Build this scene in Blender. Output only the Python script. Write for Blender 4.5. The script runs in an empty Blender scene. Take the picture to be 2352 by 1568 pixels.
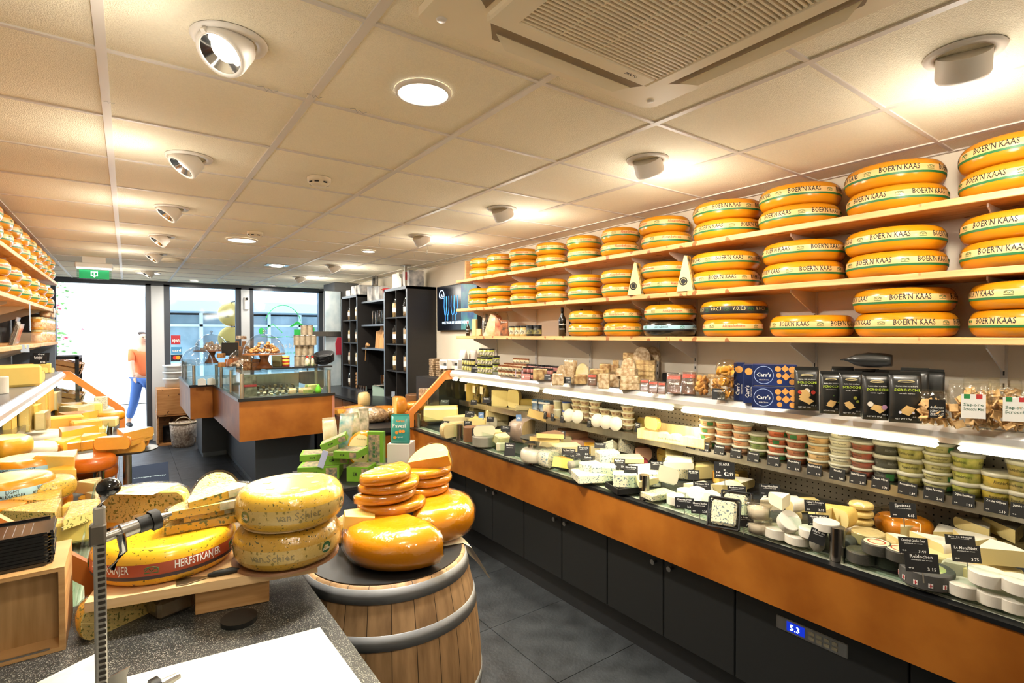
import bpy, bmesh, math, random
from mathutils import Matrix, Vector
random.seed(7)
S = bpy.context.scene
COL = S.collection
PI = math.pi
R = math.radians
# ---------------------------------------------------------------- camera
FPX, YAW, PITCH, ROLL, ZC = 1217.46, R(35.970), R(-0.824), R(0.147), 1.69
cam_d = bpy.data.cameras.new('camera'); cam = bpy.data.objects.new('camera', cam_d); COL.objects.link(cam)
cam_d.sensor_fit = 'HORIZONTAL'; cam_d.sensor_width = 36.0; cam_d.lens = FPX / 2352 * 36.0
cam_d.clip_start = 0.05; cam_d.clip_end = 200
_R0 = Matrix.Rotation(-YAW, 4, 'Z') @ Matrix.Rotation(PI / 2 + PITCH, 4, 'X') @ Matrix.Rotation(-ROLL, 4, 'Z')
cam.matrix_world = Matrix.Translation((0, 0, ZC)) @ _R0
S.camera = cam
_M3 = _R0.to_3x3()
def P(px, py, z=None, x=None, y=None):
    "a measured point: where the sight line through a pixel meets a level, an x plane or a y plane"
    d = _M3 @ Vector(((px - 1176) / FPX, -(py - 784) / FPX, -1.0))
    if z is not None: t = (z - ZC) / d.z
    elif x is not None: t = x / d.x
    else: t = y / d.y
    return Vector((0, 0, ZC)) + d * t
# ---------------------------------------------------------------- view, world
S.view_settings.view_transform = 'Standard'; S.view_settings.look = 'None'
S.view_settings.gamma = 1.0; S.view_settings.use_curve_mapping = False
S.view_settings.exposure = 0.62
try:
    S.cycles.max_bounces = 7; S.cycles.diffuse_bounces = 6; S.cycles.glossy_bounces = 3
    S.cycles.transmission_bounces = 4; S.cycles.transparent_max_bounces = 12
    S.cycles.caustics_reflective = False; S.cycles.caustics_refractive = False
    S.cycles.sample_clamp_indirect = 4.0; S.cycles.use_light_tree = True
except Exception: pass
W = bpy.data.worlds.new('sky'); S.world = W; W.use_nodes = True
W.node_tree.nodes['Background'].inputs[0].default_value = (0.74, 0.87, 1.0, 1)
W.node_tree.nodes['Background'].inputs[1].default_value = 4.2
def sun(name, d, strength, color):
    l = bpy.data.lights.new(name, 'SUN'); l.energy = strength; l.angle = R(12); l.color = color
    o = bpy.data.objects.new(name, l); COL.objects.link(o); o.rotation_euler = Vector(d).to_track_quat('-Z', 'Y').to_euler()
sun('sunlight', (0.35, 0.8, -1.0), 2.0, (1, .98, .95))
def area(name, loc, size, power, color, d=(0, 0, -1), sy=None, spread=PI, portal=False):
    l = bpy.data.lights.new(name, 'AREA'); l.energy = power; l.color = color
    if sy: l.shape = 'RECTANGLE'; l.size = size; l.size_y = sy
    else: l.shape = 'DISK'; l.size = size
    l.spread = spread
    if portal: l.cycles.is_portal = True
    o = bpy.data.objects.new(name, l); COL.objects.link(o); o.location = loc
    o.rotation_euler = Vector(d).to_track_quat('-Z', 'Z' if abs(d[2]) < .9 else 'Y').to_euler(); return o
area('window_portal', (1.1, 10.45, 1.3), 4.2, 1, (1, 1, 1), (0, -1, 0), sy=2.5, portal=True)
WARM = (1.0, 0.86, 0.66)
# ---------------------------------------------------------------- mesh helpers
class MB:
    def __init__(s): s.v = []; s.f = []; s.m = []; s.s = []
    def add(s, vs, fs, mi=0, sm=False, M=None):
        b = len(s.v)
        s.v += [tuple(M @ Vector(v)) for v in vs] if M is not None else [tuple(v) for v in vs]
        for f in fs: s.f.append(tuple(i + b for i in f)); s.m.append(mi); s.s.append(sm)
        return s
    def box(s, x0, y0, z0, x1, y1, z1, mi=0, M=None, bev=0):
        if bev:
            b = min(bev, abs(x1 - x0) * .49, abs(y1 - y0) * .49, abs(z1 - z0) * .49)
            X = (x0, x1); Y = (y0, y1); Z = (z0, z1); vs = []; idx = {}
            for i in (0, 1):
                for j in (0, 1):
                    for k in (0, 1):
                        sx, sy, sz = (b if i == 0 else -b), (b if j == 0 else -b), (b if k == 0 else -b)
                        idx[i, j, k] = len(vs)
                        vs += [(X[i], Y[j] + sy, Z[k] + sz), (X[i] + sx, Y[j], Z[k] + sz), (X[i] + sx, Y[j] + sy, Z[k])]
            fs = []
            g = lambda i, j, k, a: idx[i, j, k] + a
            for i in (0, 1): q = [g(i, 0, 0, 0), g(i, 1, 0, 0), g(i, 1, 1, 0), g(i, 0, 1, 0)]; fs.append(q if i else q[::-1])
            for j in (0, 1): q = [g(0, j, 0, 1), g(1, j, 0, 1), g(1, j, 1, 1), g(0, j, 1, 1)]; fs.append(q[::-1] if j else q)
            for k in (0, 1): q = [g(0, 0, k, 2), g(1, 0, k, 2), g(1, 1, k, 2), g(0, 1, k, 2)]; fs.append(q if k else q[::-1])
            for j in (0, 1):
                for k in (0, 1): q = [g(0, j, k, 1), g(1, j, k, 1), g(1, j, k, 2), g(0, j, k, 2)]; fs.append(q if (j == 0) == (k == 1) else q[::-1])
            for i in (0, 1):
                for k in (0, 1): q = [g(i, 0, k, 0), g(i, 1, k, 0), g(i, 1, k, 2), g(i, 0, k, 2)]; fs.append(q[::-1] if (i == 0) == (k == 1) else q)
            for i in (0, 1):
                for j in (0, 1): q = [g(i, j, 0, 0), g(i, j, 1, 0), g(i, j, 1, 1), g(i, j, 0, 1)]; fs.append(q[::-1] if (i == 1) == (j == 0) else q)
            for i in (0, 1):
                for j in (0, 1):
                    for k in (0, 1): q = [g(i, j, k, 0), g(i, j, k, 1), g(i, j, k, 2)]; fs.append(q if (i + j + k) % 2 == 1 else q[::-1])
            return s.add(vs, fs, mi, False, M)
        v = [(x0, y0, z0), (x1, y0, z0), (x1, y1, z0), (x0, y1, z0), (x0, y0, z1), (x1, y0, z1), (x1, y1, z1), (x0, y1, z1)]
        return s.add(v, [(0, 3, 2, 1), (4, 5, 6, 7), (0, 1, 5, 4), (1, 2, 6, 5), (2, 3, 7, 6), (3, 0, 4, 7)], mi, False, M)
    def cbox(s, w, d, h, mi=0, M=None, bev=0, z=0): return s.box(-w / 2, -d / 2, z, w / 2, d / 2, z + h, mi, M, bev)
    def lathe(s, prof, n=24, mi=0, M=None, a0=0, a1=2 * PI, sm=True, sx=1, sy=1):
        full = abs(a1 - a0 - 2 * PI) < 1e-6; k = n if full else n + 1; vs = []; fs = []
        for i in range(k):
            a = a0 + (a1 - a0) * i / n
            vs += [(r * math.cos(a) * sx, r * math.sin(a) * sy, z) for r, z in prof]
        m = len(prof)
        for i in range(n):
            i2 = (i + 1) % k
            for j in range(m - 1):
                q = []
                for t in (i * m + j, i2 * m + j, i2 * m + j + 1, i * m + j + 1):
                    if (prof[t % m][0] < 1e-6) and any(vs[t][2] == vs[u][2] and prof[u % m][0] < 1e-6 for u in q): continue
                    q.append(t)
                if len(q) > 2: fs.append(q)
        return s.add(vs, fs, mi, sm, M)
    def cyl(s, r, z0, z1, n=20, mi=0, M=None, r2=None):
        r2 = r if r2 is None else r2
        s.lathe([(r, z0), (r2, z1)], n, mi, M)
        for rr, z, rev in ((r, z0, 1), (r2, z1, 0)):
            p = [(rr * math.cos(2 * PI * i / n), rr * math.sin(2 * PI * i / n), z) for i in range(n)]
            s.add(p, [tuple(range(n))[::-1] if rev else tuple(range(n))], mi, False, M)
        return s
    def tube(s, pts, r, n=8, mi=0, M=None, caps=True):
        pts = [Vector(p) for p in pts]; rings = []; up = Vector((0, 0, 1)); vs = []; fs = []
        for i, p in enumerate(pts):
            t = (pts[min(i + 1, len(pts) - 1)] - pts[max(i - 1, 0)]).normalized()
            a = up if abs(t.dot(up)) < .95 else Vector((1, 0, 0))
            u = t.cross(a).normalized(); w = t.cross(u)
            rr = r[i] if isinstance(r, (list, tuple)) else r
            vs += [p + (u * math.cos(2 * PI * k / n) + w * math.sin(2 * PI * k / n)) * rr for k in range(n)]
        for i in range(len(pts) - 1):
            for k in range(n): fs.append((i * n + k, (i + 1) * n + k, (i + 1) * n + (k + 1) % n, i * n + (k + 1) % n))
        s.add(vs, fs, mi, True, M)
        if caps:
            s.add(vs[:n], [tuple(range(n))], mi, False, M); s.add(vs[-n:], [tuple(range(n))[::-1]], mi, False, M)
        return s
    def prism(s, poly, z0, z1, mi=0, M=None, mt=None):
        n = len(poly); A = sum(poly[i][0] * poly[(i + 1) % n][1] - poly[(i + 1) % n][0] * poly[i][1] for i in range(n))
        if A < 0: poly = poly[::-1]
        vs = [(x, y, z0) for x, y in poly] + [(x, y, z1) for x, y in poly]
        s.add(vs, [tuple(range(n))[::-1]], mi, False, M); s.add(vs, [tuple(range(n, 2 * n))], mi if mt is None else mt, False, M)
        return s.add(vs, [(i, (i + 1) % n, n + (i + 1) % n, n + i) for i in range(n)], mi, False, M)
    def build(s, name, mats, parent=None, M=None):
        me = bpy.data.meshes.new(name)
        me.from_pydata(s.v, [], s.f)
        for m in (mats if isinstance(mats, (list, tuple)) else [mats]): me.materials.append(m)
        me.polygons.foreach_set('material_index', s.m); me.polygons.foreach_set('use_smooth', s.s)
        me.validate(); me.update()
        o = bpy.data.objects.new(name, me); COL.objects.link(o)
        if parent is not None: o.parent = parent
        if M is not None: o.matrix_local = M
        return o
def drum(r, h, n=28, mi=0, c=.06):
    c = min(c * h, .004); b = MB().lathe([(r - c, 0), (r, c)], n, mi, sm=False).lathe([(r, c), (r, h - c)], n, mi).lathe([(r, h - c), (r - c, h)], n, mi, sm=False)
    return b.lathe([(0, 0), (r - c, 0)], n, mi, sm=False).lathe([(r - c, h), (0, h)], n, mi, sm=False)
def T(x, y, z): return Matrix.Translation((x, y, z))
def RZ(a): return Matrix.Rotation(R(a), 4, 'Z')
def RX(a): return Matrix.Rotation(R(a), 4, 'X')
def RY(a): return Matrix.Rotation(R(a), 4, 'Y')
def tag(o, label=None, cat=None, group=None, kind=None):
    if label: o['label'] = label
    if cat: o['category'] = cat
    if group: o['group'] = group
    if kind: o['kind'] = kind
    return o
def thing(name, label, cat, M=None, group=None):
    o = bpy.data.objects.new(name, None); COL.objects.link(o); o.empty_display_size = .05
    if M is not None: o.matrix_world = M
    return tag(o, label, cat, group)
def struct(name, mb, mat, M=None): return tag(mb.build(name, mat, None, M), kind='structure')
KIDS = {}
def dup(o, M, label=None, group=None, cat=None):
    def cp(x, par):
        c = x.copy(); COL.objects.link(c)
        if par is not None: c.parent = par
        for k in KID(x): cp(k, c)
        return c
    c = cp(o, None); c.matrix_world = M
    if label: c['label'] = label
    if cat: c['category'] = cat
    if group: c['group'] = group
    elif 'group' in c and group == '': del c['group']
    return c
def KID(x):
    if x.name not in KIDS or len(KIDS) == 0: KIDS[x.name] = [c for c in x.children]
    return KIDS[x.name]
class Proto:
    "first placement uses the built thing, later ones copy it"
    def __init__(s, fn): s.fn = fn; s.o = None
    def put(s, M, label, group=None, cat=None):
        if s.o is None:
            s.o = s.fn(); s.o.matrix_world = M; s.o['label'] = label
            if group: s.o['group'] = group
            if cat: s.o['category'] = cat
            return s.o
        c = dup(s.o, M, label, group, cat)
        return c
# text as flat geometry (cached): list of verts (x,y) and faces
_tx = {}
def textgeo(t, bold=0.0, sp=1.0):
    k = (t, bold, sp)
    if k not in _tx:
        cu = bpy.data.curves.new('lettering', 'FONT'); cu.body = t; cu.size = 1; cu.resolution_u = 1; cu.offset = bold; cu.space_character = sp
        ob = bpy.data.objects.new('lettering', cu); COL.objects.link(ob)
        dg = bpy.context.evaluated_depsgraph_get(); me = ob.evaluated_get(dg).to_mesh()
        vs = [(v.co.x, v.co.y) for v in me.vertices]; fs = [tuple(p.vertices) for p in me.polygons]
        fs = [f if sum(vs[f[i]][0] * vs[f[(i + 1) % len(f)]][1] - vs[f[(i + 1) % len(f)]][0] * vs[f[i]][1] for i in range(len(f))) > 0 else f[::-1] for f in fs]
        ob.evaluated_get(dg).to_mesh_clear(); bpy.data.objects.remove(ob); bpy.data.curves.remove(cu)
        _tx[k] = (vs, fs)
    return _tx[k]
def tdims(t, bold=0, sp=1):
    v, f = textgeo(t, bold, sp); return min(a for a, b in v), max(a for a, b in v)
def text(mb, t, h, M, mi=0, width=None, bold=0.0, align='C', sp=1.0):
    "flat lettering in the local XY plane, facing +Z"
    v, f = textgeo(t, bold, sp)
    if not v: return mb
    x0 = min(a for a, b in v); x1 = max(a for a, b in v); s = h / .72; sx = s if width is None else width / (x1 - x0)
    off = {'C': -(x0 + x1) / 2, 'L': -x0, 'R': -x1}[align]
    return mb.add([((a + off) * sx, b * s, 0) for a, b in v], f, mi, False, M)
def textwrap(mb, t, h, rf, z0, a0, mi=0, width=None, bold=0.0):
    "lettering wrapped on a round side; rf(z) gives the radius"
    v, f = textgeo(t, bold)
    x0 = min(a for a, b in v); x1 = max(a for a, b in v); s = h / .72; r0 = rf(z0 + h / 2); sx = s if width is None else width / (x1 - x0)
    vs = []
    for a, b in v:
        z = z0 + b * s; an = a0 + (a - (x0 + x1) / 2) * sx / r0; rr = rf(z)
        vs.append((rr * math.cos(an), rr * math.sin(an), z))
    return mb.add(vs, f, mi)
# ---------------------------------------------------------------- materials
def srgb(h):
    h = h.lstrip('#'); c = [int(h[i:i + 2], 16) / 255 for i in (0, 2, 4)]
    return tuple(x / 12.92 if x <= .04045 else ((x + .055) / 1.055) ** 2.4 for x in c)
def L(h): return srgb(h) + (1,)
_mat = {}
def mat(name, col='#888888', rough=.5, metal=0, spec=.5, coat=0, noise=0, nscale=12, col2=None, bump=0, bscale=60, var=0, emit=None, es=0, stretch=None, trans=0, wrap=0, speck=None, sscale=90, sth=.35):
    if name in _mat: return _mat[name]
    if col == '': print('MISSING', name); col = '#b8a890'
    m = bpy.data.materials.new(name); m.use_nodes = True; nt = m.node_tree; N = nt.nodes; K = nt.links
    b = N['Principled BSDF']; b.inputs['Base Color'].default_value = L(col); b.inputs['Roughness'].default_value = rough
    b.inputs['Metallic'].default_value = metal; b.inputs['Specular IOR Level'].default_value = spec; b.inputs['Coat Weight'].default_value = coat
    b.inputs['Coat Roughness'].default_value = .12
    tc = N.new('ShaderNodeTexCoord'); vec = tc.outputs['Object']
    if stretch:
        mp = N.new('ShaderNodeMapping'); mp.inputs['Scale'].default_value = stretch; K.new(vec, mp.inputs['Vector']); vec = mp.outputs[0]
    cur = None
    def mix(fac, a, c, bl='MIX'):
        x = N.new('ShaderNodeMix'); x.data_type = 'RGBA'; x.blend_type = bl
        if hasattr(fac, 'name') and not isinstance(fac, (int, float)): K.new(fac, x.inputs[0])
        else: x.inputs[0].default_value = fac
        for s_, i in ((a, 6), (c, 7)):
            if isinstance(s_, tuple): x.inputs[i].default_value = s_
            else: K.new(s_, x.inputs[i])
        return x.outputs[2]
    base = L(col)
    if col2 is None and noise: col2 = tuple(x * (1 - noise) for x in L(col)[:3]) + (1,)
    elif isinstance(col2, str): col2 = L(col2)
    if col2 is not None:
        n = N.new('ShaderNodeTexNoise'); n.inputs['Scale'].default_value = nscale; n.inputs['Detail'].default_value = 4; K.new(vec, n.inputs['Vector'])
        rp = N.new('ShaderNodeValToRGB'); rp.color_ramp.elements[0].position = .35; rp.color_ramp.elements[1].position = .65; K.new(n.outputs[0], rp.inputs[0])
        base = mix(rp.outputs[0], base, col2)
    if speck:
        n = N.new('ShaderNodeTexNoise'); n.inputs['Scale'].default_value = sscale; n.inputs['Detail'].default_value = 1; K.new(tc.outputs['Object'], n.inputs['Vector'])
        rp = N.new('ShaderNodeValToRGB'); rp.color_ramp.elements[0].position = sth; rp.color_ramp.elements[1].position = sth + .03; K.new(n.outputs[0], rp.inputs[0])
        base = mix(rp.outputs[0], L(speck), base)
    if var:
        oi = N.new('ShaderNodeObjectInfo'); hs = N.new('ShaderNodeHueSaturation'); mr = N.new('ShaderNodeMapRange'); mr.inputs[3].default_value = 1 - var; mr.inputs[4].default_value = 1 + var * .6
        K.new(oi.outputs['Random'], mr.inputs[0]); K.new(mr.outputs[0], hs.inputs['Value'])
        if isinstance(base, tuple): hs.inputs['Color'].default_value = base
        else: K.new(base, hs.inputs['Color'])
        base = hs.outputs[0]
    if not isinstance(base, tuple): K.new(base, b.inputs['Base Color'])
    if bump:
        n = N.new('ShaderNodeTexNoise'); n.inputs['Scale'].default_value = bscale; n.inputs['Detail'].default_value = 3; K.new(tc.outputs['Object'], n.inputs['Vector'])
        bp = N.new('ShaderNodeBump'); bp.inputs['Strength'].default_value = bump; bp.inputs['Distance'].default_value = .01; K.new(n.outputs[0], bp.inputs['Height']); K.new(bp.outputs[0], b.inputs['Normal'])
        if wrap: K.new(bp.outputs[0], b.inputs['Coat Normal'])
    if emit: b.inputs['Emission Color'].default_value = L(emit); b.inputs['Emission Strength'].default_value = es
    _mat[name] = m; return m
def clear(name, tint='#ffffff', refl=.09, rough=.05, alpha=.0, col=None, bump=0, bscale=40):
    "thin clear sheet: transparent with a surface reflection; alpha adds a faint own colour"
    if name in _mat: return _mat[name]
    m = bpy.data.materials.new(name); m.use_nodes = True; nt = m.node_tree; N = nt.nodes; K = nt.links; N.remove(N['Principled BSDF'])
    out = N['Material Output']; tr = N.new('ShaderNodeBsdfTransparent'); tr.inputs[0].default_value = L(tint)
    gl = N.new('ShaderNodeBsdfGlossy'); gl.inputs['Roughness'].default_value = rough
    fr = N.new('ShaderNodeLayerWeight'); fr.inputs[0].default_value = .35
    if bump:
        n = N.new('ShaderNodeTexNoise'); n.inputs['Scale'].default_value = bscale; n.inputs['Detail'].default_value = 3
        tc = N.new('ShaderNodeTexCoord'); K.new(tc.outputs['Object'], n.inputs['Vector'])
        bp = N.new('ShaderNodeBump'); bp.inputs['Strength'].default_value = bump; bp.inputs['Distance'].default_value = .01
        K.new(n.outputs[0], bp.inputs['Height']); K.new(bp.outputs[0], gl.inputs['Normal']); K.new(bp.outputs[0], fr.inputs['Normal'])
    pw = N.new('ShaderNodeMath'); pw.operation = 'POWER'; pw.inputs[1].default_value = 3.0; K.new(fr.outputs['Facing'], pw.inputs[0])
    mu = N.new('ShaderNodeMath'); mu.operation = 'MULTIPLY_ADD'; mu.inputs[1].default_value = .55; mu.inputs[2].default_value = refl * .6; mu.use_clamp = True; K.new(pw.outputs[0], mu.inputs[0])
    mx = N.new('ShaderNodeMixShader'); K.new(mu.outputs[0], mx.inputs[0]); K.new(tr.outputs[0], mx.inputs[1]); K.new(gl.outputs[0], mx.inputs[2]); last = mx.outputs[0]
    if alpha:
        df = N.new('ShaderNodeBsdfDiffuse'); df.inputs[0].default_value = L(col or '#ffffff'); m2 = N.new('ShaderNodeMixShader'); m2.inputs[0].default_value = alpha
        K.new(last, m2.inputs[1]); K.new(df.outputs[0], m2.inputs[2]); last = m2.outputs[0]
    K.new(last, out.inputs[0]); _mat[name] = m; return m
def emis(name, col, s): return mat(name, '#000000', emit=col, es=s)
def wood(name, a, b, stretch=(1, 12, 12), sc=6, rough=.55, speck=None): return mat(name, a, rough, col2=b, nscale=sc, stretch=stretch, speck=speck, sscale=14, sth=.3)
GLASS = clear('clear_glass', '#f2faf6', .07)
FILM = clear('plastic_film', '#fffef8', .10, .12, bump=.9, bscale=30)
FILMW = clear('cloudy_film', '#fffef8', .12, .2, alpha=.14, col='#fff8ea', bump=1, bscale=25)
WHITE = mat('white_paint', '#efeeea', .6)
CREAM = mat('cream_wall', '#eadfcb', .75, noise=.04, nscale=3)
METAL = mat('brushed_steel', '#b9b6b0', .28, 1, noise=.12, nscale=40, stretch=(1, 1, .05))
CHROME = mat('chrome', '#d8d8d8', .12, 1)
BLACK = mat('black_plastic', '#141414', .45)
DARK = mat('anthracite_panel', '#161718', .5)
ORANGE = mat('orange_stucco_panel', '#9e601f', .42, col2='#854a10', nscale=4.5, spec=.4)
ORANGE_L = mat('orange_edge', '#d98238', .45)
PINE = wood('pine_board', '#e3b77e', '#cf9c62', (14, 1, 14), 3, .5, speck='#9a6234')
PINEX = wood('pine_board_x', '#e3b77e', '#cf9c62', (1, 14, 14), 3, .5, speck='#9a6234')
CARD = mat('price_card_black', '#16171a', .5)
INKW = mat('white_lettering', '#f4f4f0', .6)
INKB = mat('black_lettering', '#15130f', .6)
ORD = ['first', 'second', 'third', 'fourth', 'fifth', 'sixth', 'seventh', 'eighth', 'ninth', 'tenth', 'eleventh', 'twelfth', 'thirteenth', 'fourteenth', 'fifteenth', 'sixteenth', 'seventeenth', 'eighteenth', 'nineteenth', 'twentieth']
# ================================================================ the room
CEIL = 2.544; XR = 3.16; XL = -.98; YF = 10.2; YB = -2.2
FLOOR = mat('slate_floor', '#2a2d31', .42, col2='#3b3f44', nscale=9, bump=.25, bscale=55, spec=.45)
b = MB().box(XL - .1, YB - .1, -.1, XR + .1, YF + .15, -.006)
struct('floor', b, mat('floor_joint', '#1b1d20', .8))
b = MB(); ts = .59
yy = YB
while yy < YF + .1:
    xx = XL - .3
    while xx < XR + .1:
        b.box(max(xx, XL) + .002, yy + .002, -.006, min(xx + ts, XR) - .002, min(yy + ts, YF + .1) - .002, 0); xx += ts
    yy += ts
struct('trim_1', b, FLOOR)
TILE = mat('ceiling_tile', '#fbf2d8', .85, bump=.5, bscale=220, noise=.05, nscale=160)
b = MB(); X0 = -.054; Y0 = 2.01
xs = [XL] + [X0 + .6 * k for k in range(-1, 6)] + [XR]; ys = [YB] + [Y0 + .6 * k for k in range(-7, 14)] + [YF]
ACX = (.64, 1.56); ACY = (.37, 1.29)
for i in range(len(xs) - 1):
    for j in range(len(ys) - 1):
        b.box(xs[i], ys[j], CEIL + .002, xs[i + 1], ys[j + 1], CEIL + .03)
struct('ceiling', b, TILE)
GRID = mat('ceiling_runner', '#d9d2c8', .5)
b = MB()
for x in xs[1:-1]: b.box(x - .0135, YB, CEIL - .004, x + .0135, YF, CEIL + .004)
struct('trim_2', b, GRID)
b = MB()
for y in ys[1:-1]:
    for i in range(len(xs) - 1): b.box(xs[i] + .0135, y - .008, CEIL - .0035, xs[i + 1] - .0135, y + .008, CEIL + .004)
b.box(XR - .022, YB, CEIL - .005, XR, YF, CEIL + .003).box(XL, YB, CEIL - .005, XL + .022, YF, CEIL + .003)
struct('trim_3', b, GRID)
struct('wall_right', MB().box(XR, YB, 0, XR + .1, YF, CEIL + .03), CREAM)
struct('wall_left', MB().box(XL - .1, YB, 0, XL, YF, CEIL + .03), mat('grey_wall', '#7e7d7c', .8))
struct('wall_rear', MB().box(XL, YB - .1, 0, XR, YB, CEIL + .03), CREAM)
# ---- shop front at y = YF
FR = mat('window_frame_grey', '#3c424c', .4)
b = MB()
b.box(XL, YF, 2.47, XR, YF + .12, 2.62)
for a, c in ((.25, .30), (.49, .555), (1.53, 1.60), (1.735, 1.79), (2.93, 3.0)):
    b.box(a - .01, YF, 0 if a < .35 else .55, c + .01, YF + .1, 2.5)
b.box(.555, YF, .5, 1.53, YF + .1, .57).box(1.79, YF, .5, 2.93, YF + .1, .57).box(-.9, YF, 0, -.84, YF + .1, 2.5)
struct('window_1', b, FR)
WG = clear('window_glass', '#e6f2fa', .06)
struct('window_2', MB().box(.55, YF + .04, .57, 1.54, YF + .05, 2.48), WG)
struct('window_3', MB().box(1.79, YF + .04, .57, 2.93, YF + .05, 2.48), WG)
PIL = mat('pillar_white', '#d3d6da', .6)
b = MB().box(.31, YF - .02, 0, .48, YF + .12, 2.47).box(1.6, YF - .02, 0, 1.735, YF + .12, 2.47).box(3.0, YF - .02, 0, XR, YF + .12, 2.5)
b.box(.48, YF - .03, 0, 3.0, YF + .12, .5).box(.555, YF - .015, .5, 2.93, YF, .95)
struct('wall_front', b, PIL)
dr = MB().box(.13, YF + .14, .04, .2, YF + .18, 2.45).box(-.5, YF + .14, 2.38, .2, YF + .18, 2.45).box(-.5, YF + .14, .04, .2, YF + .18, .14).box(-.5, YF + .14, .04, -.44, YF + .18, 2.45)
# door leaf opened outwards against the street, hinged at the right jamb
o = struct('door_1', MB().box(-.06, 0, .02, 0, .05, 2.42).box(-.95, 0, .02, -.89, .05, 2.42).box(-.89, 0, 2.34, -.06, .05, 2.42).box(-.89, 0, .02, -.06, .05, .12), FR, T(.24, YF + .12, 0) @ RZ(-91))
tag(MB().box(-.89, .02, .12, -.06, .03, 2.34).build('door_pane', WG, o))
# grey column between window wall and shelves
COLM = mat('grey_column', '#5c5d5f', .7, noise=.12, nscale=4)
struct('wall_pillar', MB().box(2.76, 8.75, 0, XR, 9.35, CEIL), COLM)
# window lettering and logo, applied on the street side of the third pane
GREEN = mat('green_vinyl', '#35c85a', .5, emit='#35c85a', es=0)
wl = thing('window_logo', 'green vinyl farmhouse logo with mirrored white lettering on the right shop window', 'window sticker', T(0, YF + .035, 0))
b = MB(); Mw = lambda x, z: T(x, 0, z) @ RX(90)
def arcpts(cx, cz, rx, rz, a0, a1, n=14): return [(cx + rx * math.cos(R(a0 + (a1 - a0) * i / n)), 0, cz + rz * math.sin(R(a0 + (a1 - a0) * i / n))) for i in range(n + 1)]
for pp in (arcpts(2.30, 1.80, .32, .42, 20, 160), [(2.0, 0, 1.78), (2.12, 0, 1.88), (2.28, 0, 1.72)], [(1.93, 0, 1.66), (2.1, 0, 1.63), (2.3, 0, 1.65)], [(2.42, 0, 1.84), (2.54, 0, 1.93), (2.70, 0, 1.82)], [(2.34, 0, 1.65), (2.6, 0, 1.63), (2.75, 0, 1.66)]):
    b.tube(pp, .007, 5)
b.build('logo_outline', GREEN, wl)
b = MB().prism([(2.48, 1.66), (2.60, 1.66), (2.60, 1.78), (2.48, 1.78)], 0, .004, M=RX(90)).prism([(2.40, 1.83), (2.54, 1.93), (2.70, 1.83), (2.66, 1.83), (2.54, 1.88), (2.45, 1.83)], 0, .004, M=RX(90))
for cx, cz in ((1.93, 1.75), (2.74, 1.80), (2.80, 1.78)): b.prism([(cx + .05 * math.cos(k), cz + .06 * math.sin(k * 1.0)) for k in [j * .7 for j in range(9)]], 0, .004, M=RX(90))
b.build('logo_fill', GREEN, wl)
b = MB(); text(b, 'Alexanderhoeve', .085, T(2.38, .004, 1.45) @ Matrix.Scale(-1, 4, (1, 0, 0)) @ RX(90), width=.98)
b.build('lettering', INKW, wl)
b = MB(); text(b, 'kaas & delicatessen', .04, T(2.38, .004, 1.34) @ Matrix.Scale(-1, 4, (1, 0, 0)) @ RX(90), width=.5); b.build('tagline', GREEN, wl)
def sticker(z, h, w, x, cols, label, t=None, ink=INKW):
    o = MB().box(-w / 2, 0, 0, w / 2, .003, h).build('window_sticker', cols[0]); tag(o, label, 'sticker'); o.matrix_world = T(x, YF + .03, z)
    if len(cols) > 1:
        for q, cm in enumerate(cols[1:]): MB().lathe([(0, 0), (h * .3, 0)], 16, 0, T((q - .5) * h * .36, -.003 - .001 * q, h * .55) @ RX(90)).build('disc', cm, o)
    if t: b = MB(); text(b, t, h * .4, T(0, -.002, h * .3) @ RX(90), width=w * .8, bold=.02); b.build('lettering', ink, o)
sticker(1.53, .15, .13, .64, [mat('red_sticker', '#b8323c', .6)], 'faded red sticker topmost on the left shop window', 'open', INKW)
sticker(1.38, .11, .15, .65, [mat('cyan_sticker', '#4d97c8', .6)], 'blue card payment sticker below the red sticker', 'card')
sticker(1.255, .11, .16, .65, [mat('navy_sticker', '#1c2030', .6), mat('sticker_red', '#e0301e', .6), mat('sticker_yellow', '#f2a21c', .6)], 'dark payment sticker with overlapping red and yellow discs')
sticker(1.135, .09, .16, .65, [mat('white_sticker', '#f3f4f8', .6)], 'white payment sticker with blue capital letters VISA', 'VISA', mat('blue_ink', '#1f3f9a', .6))
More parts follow.
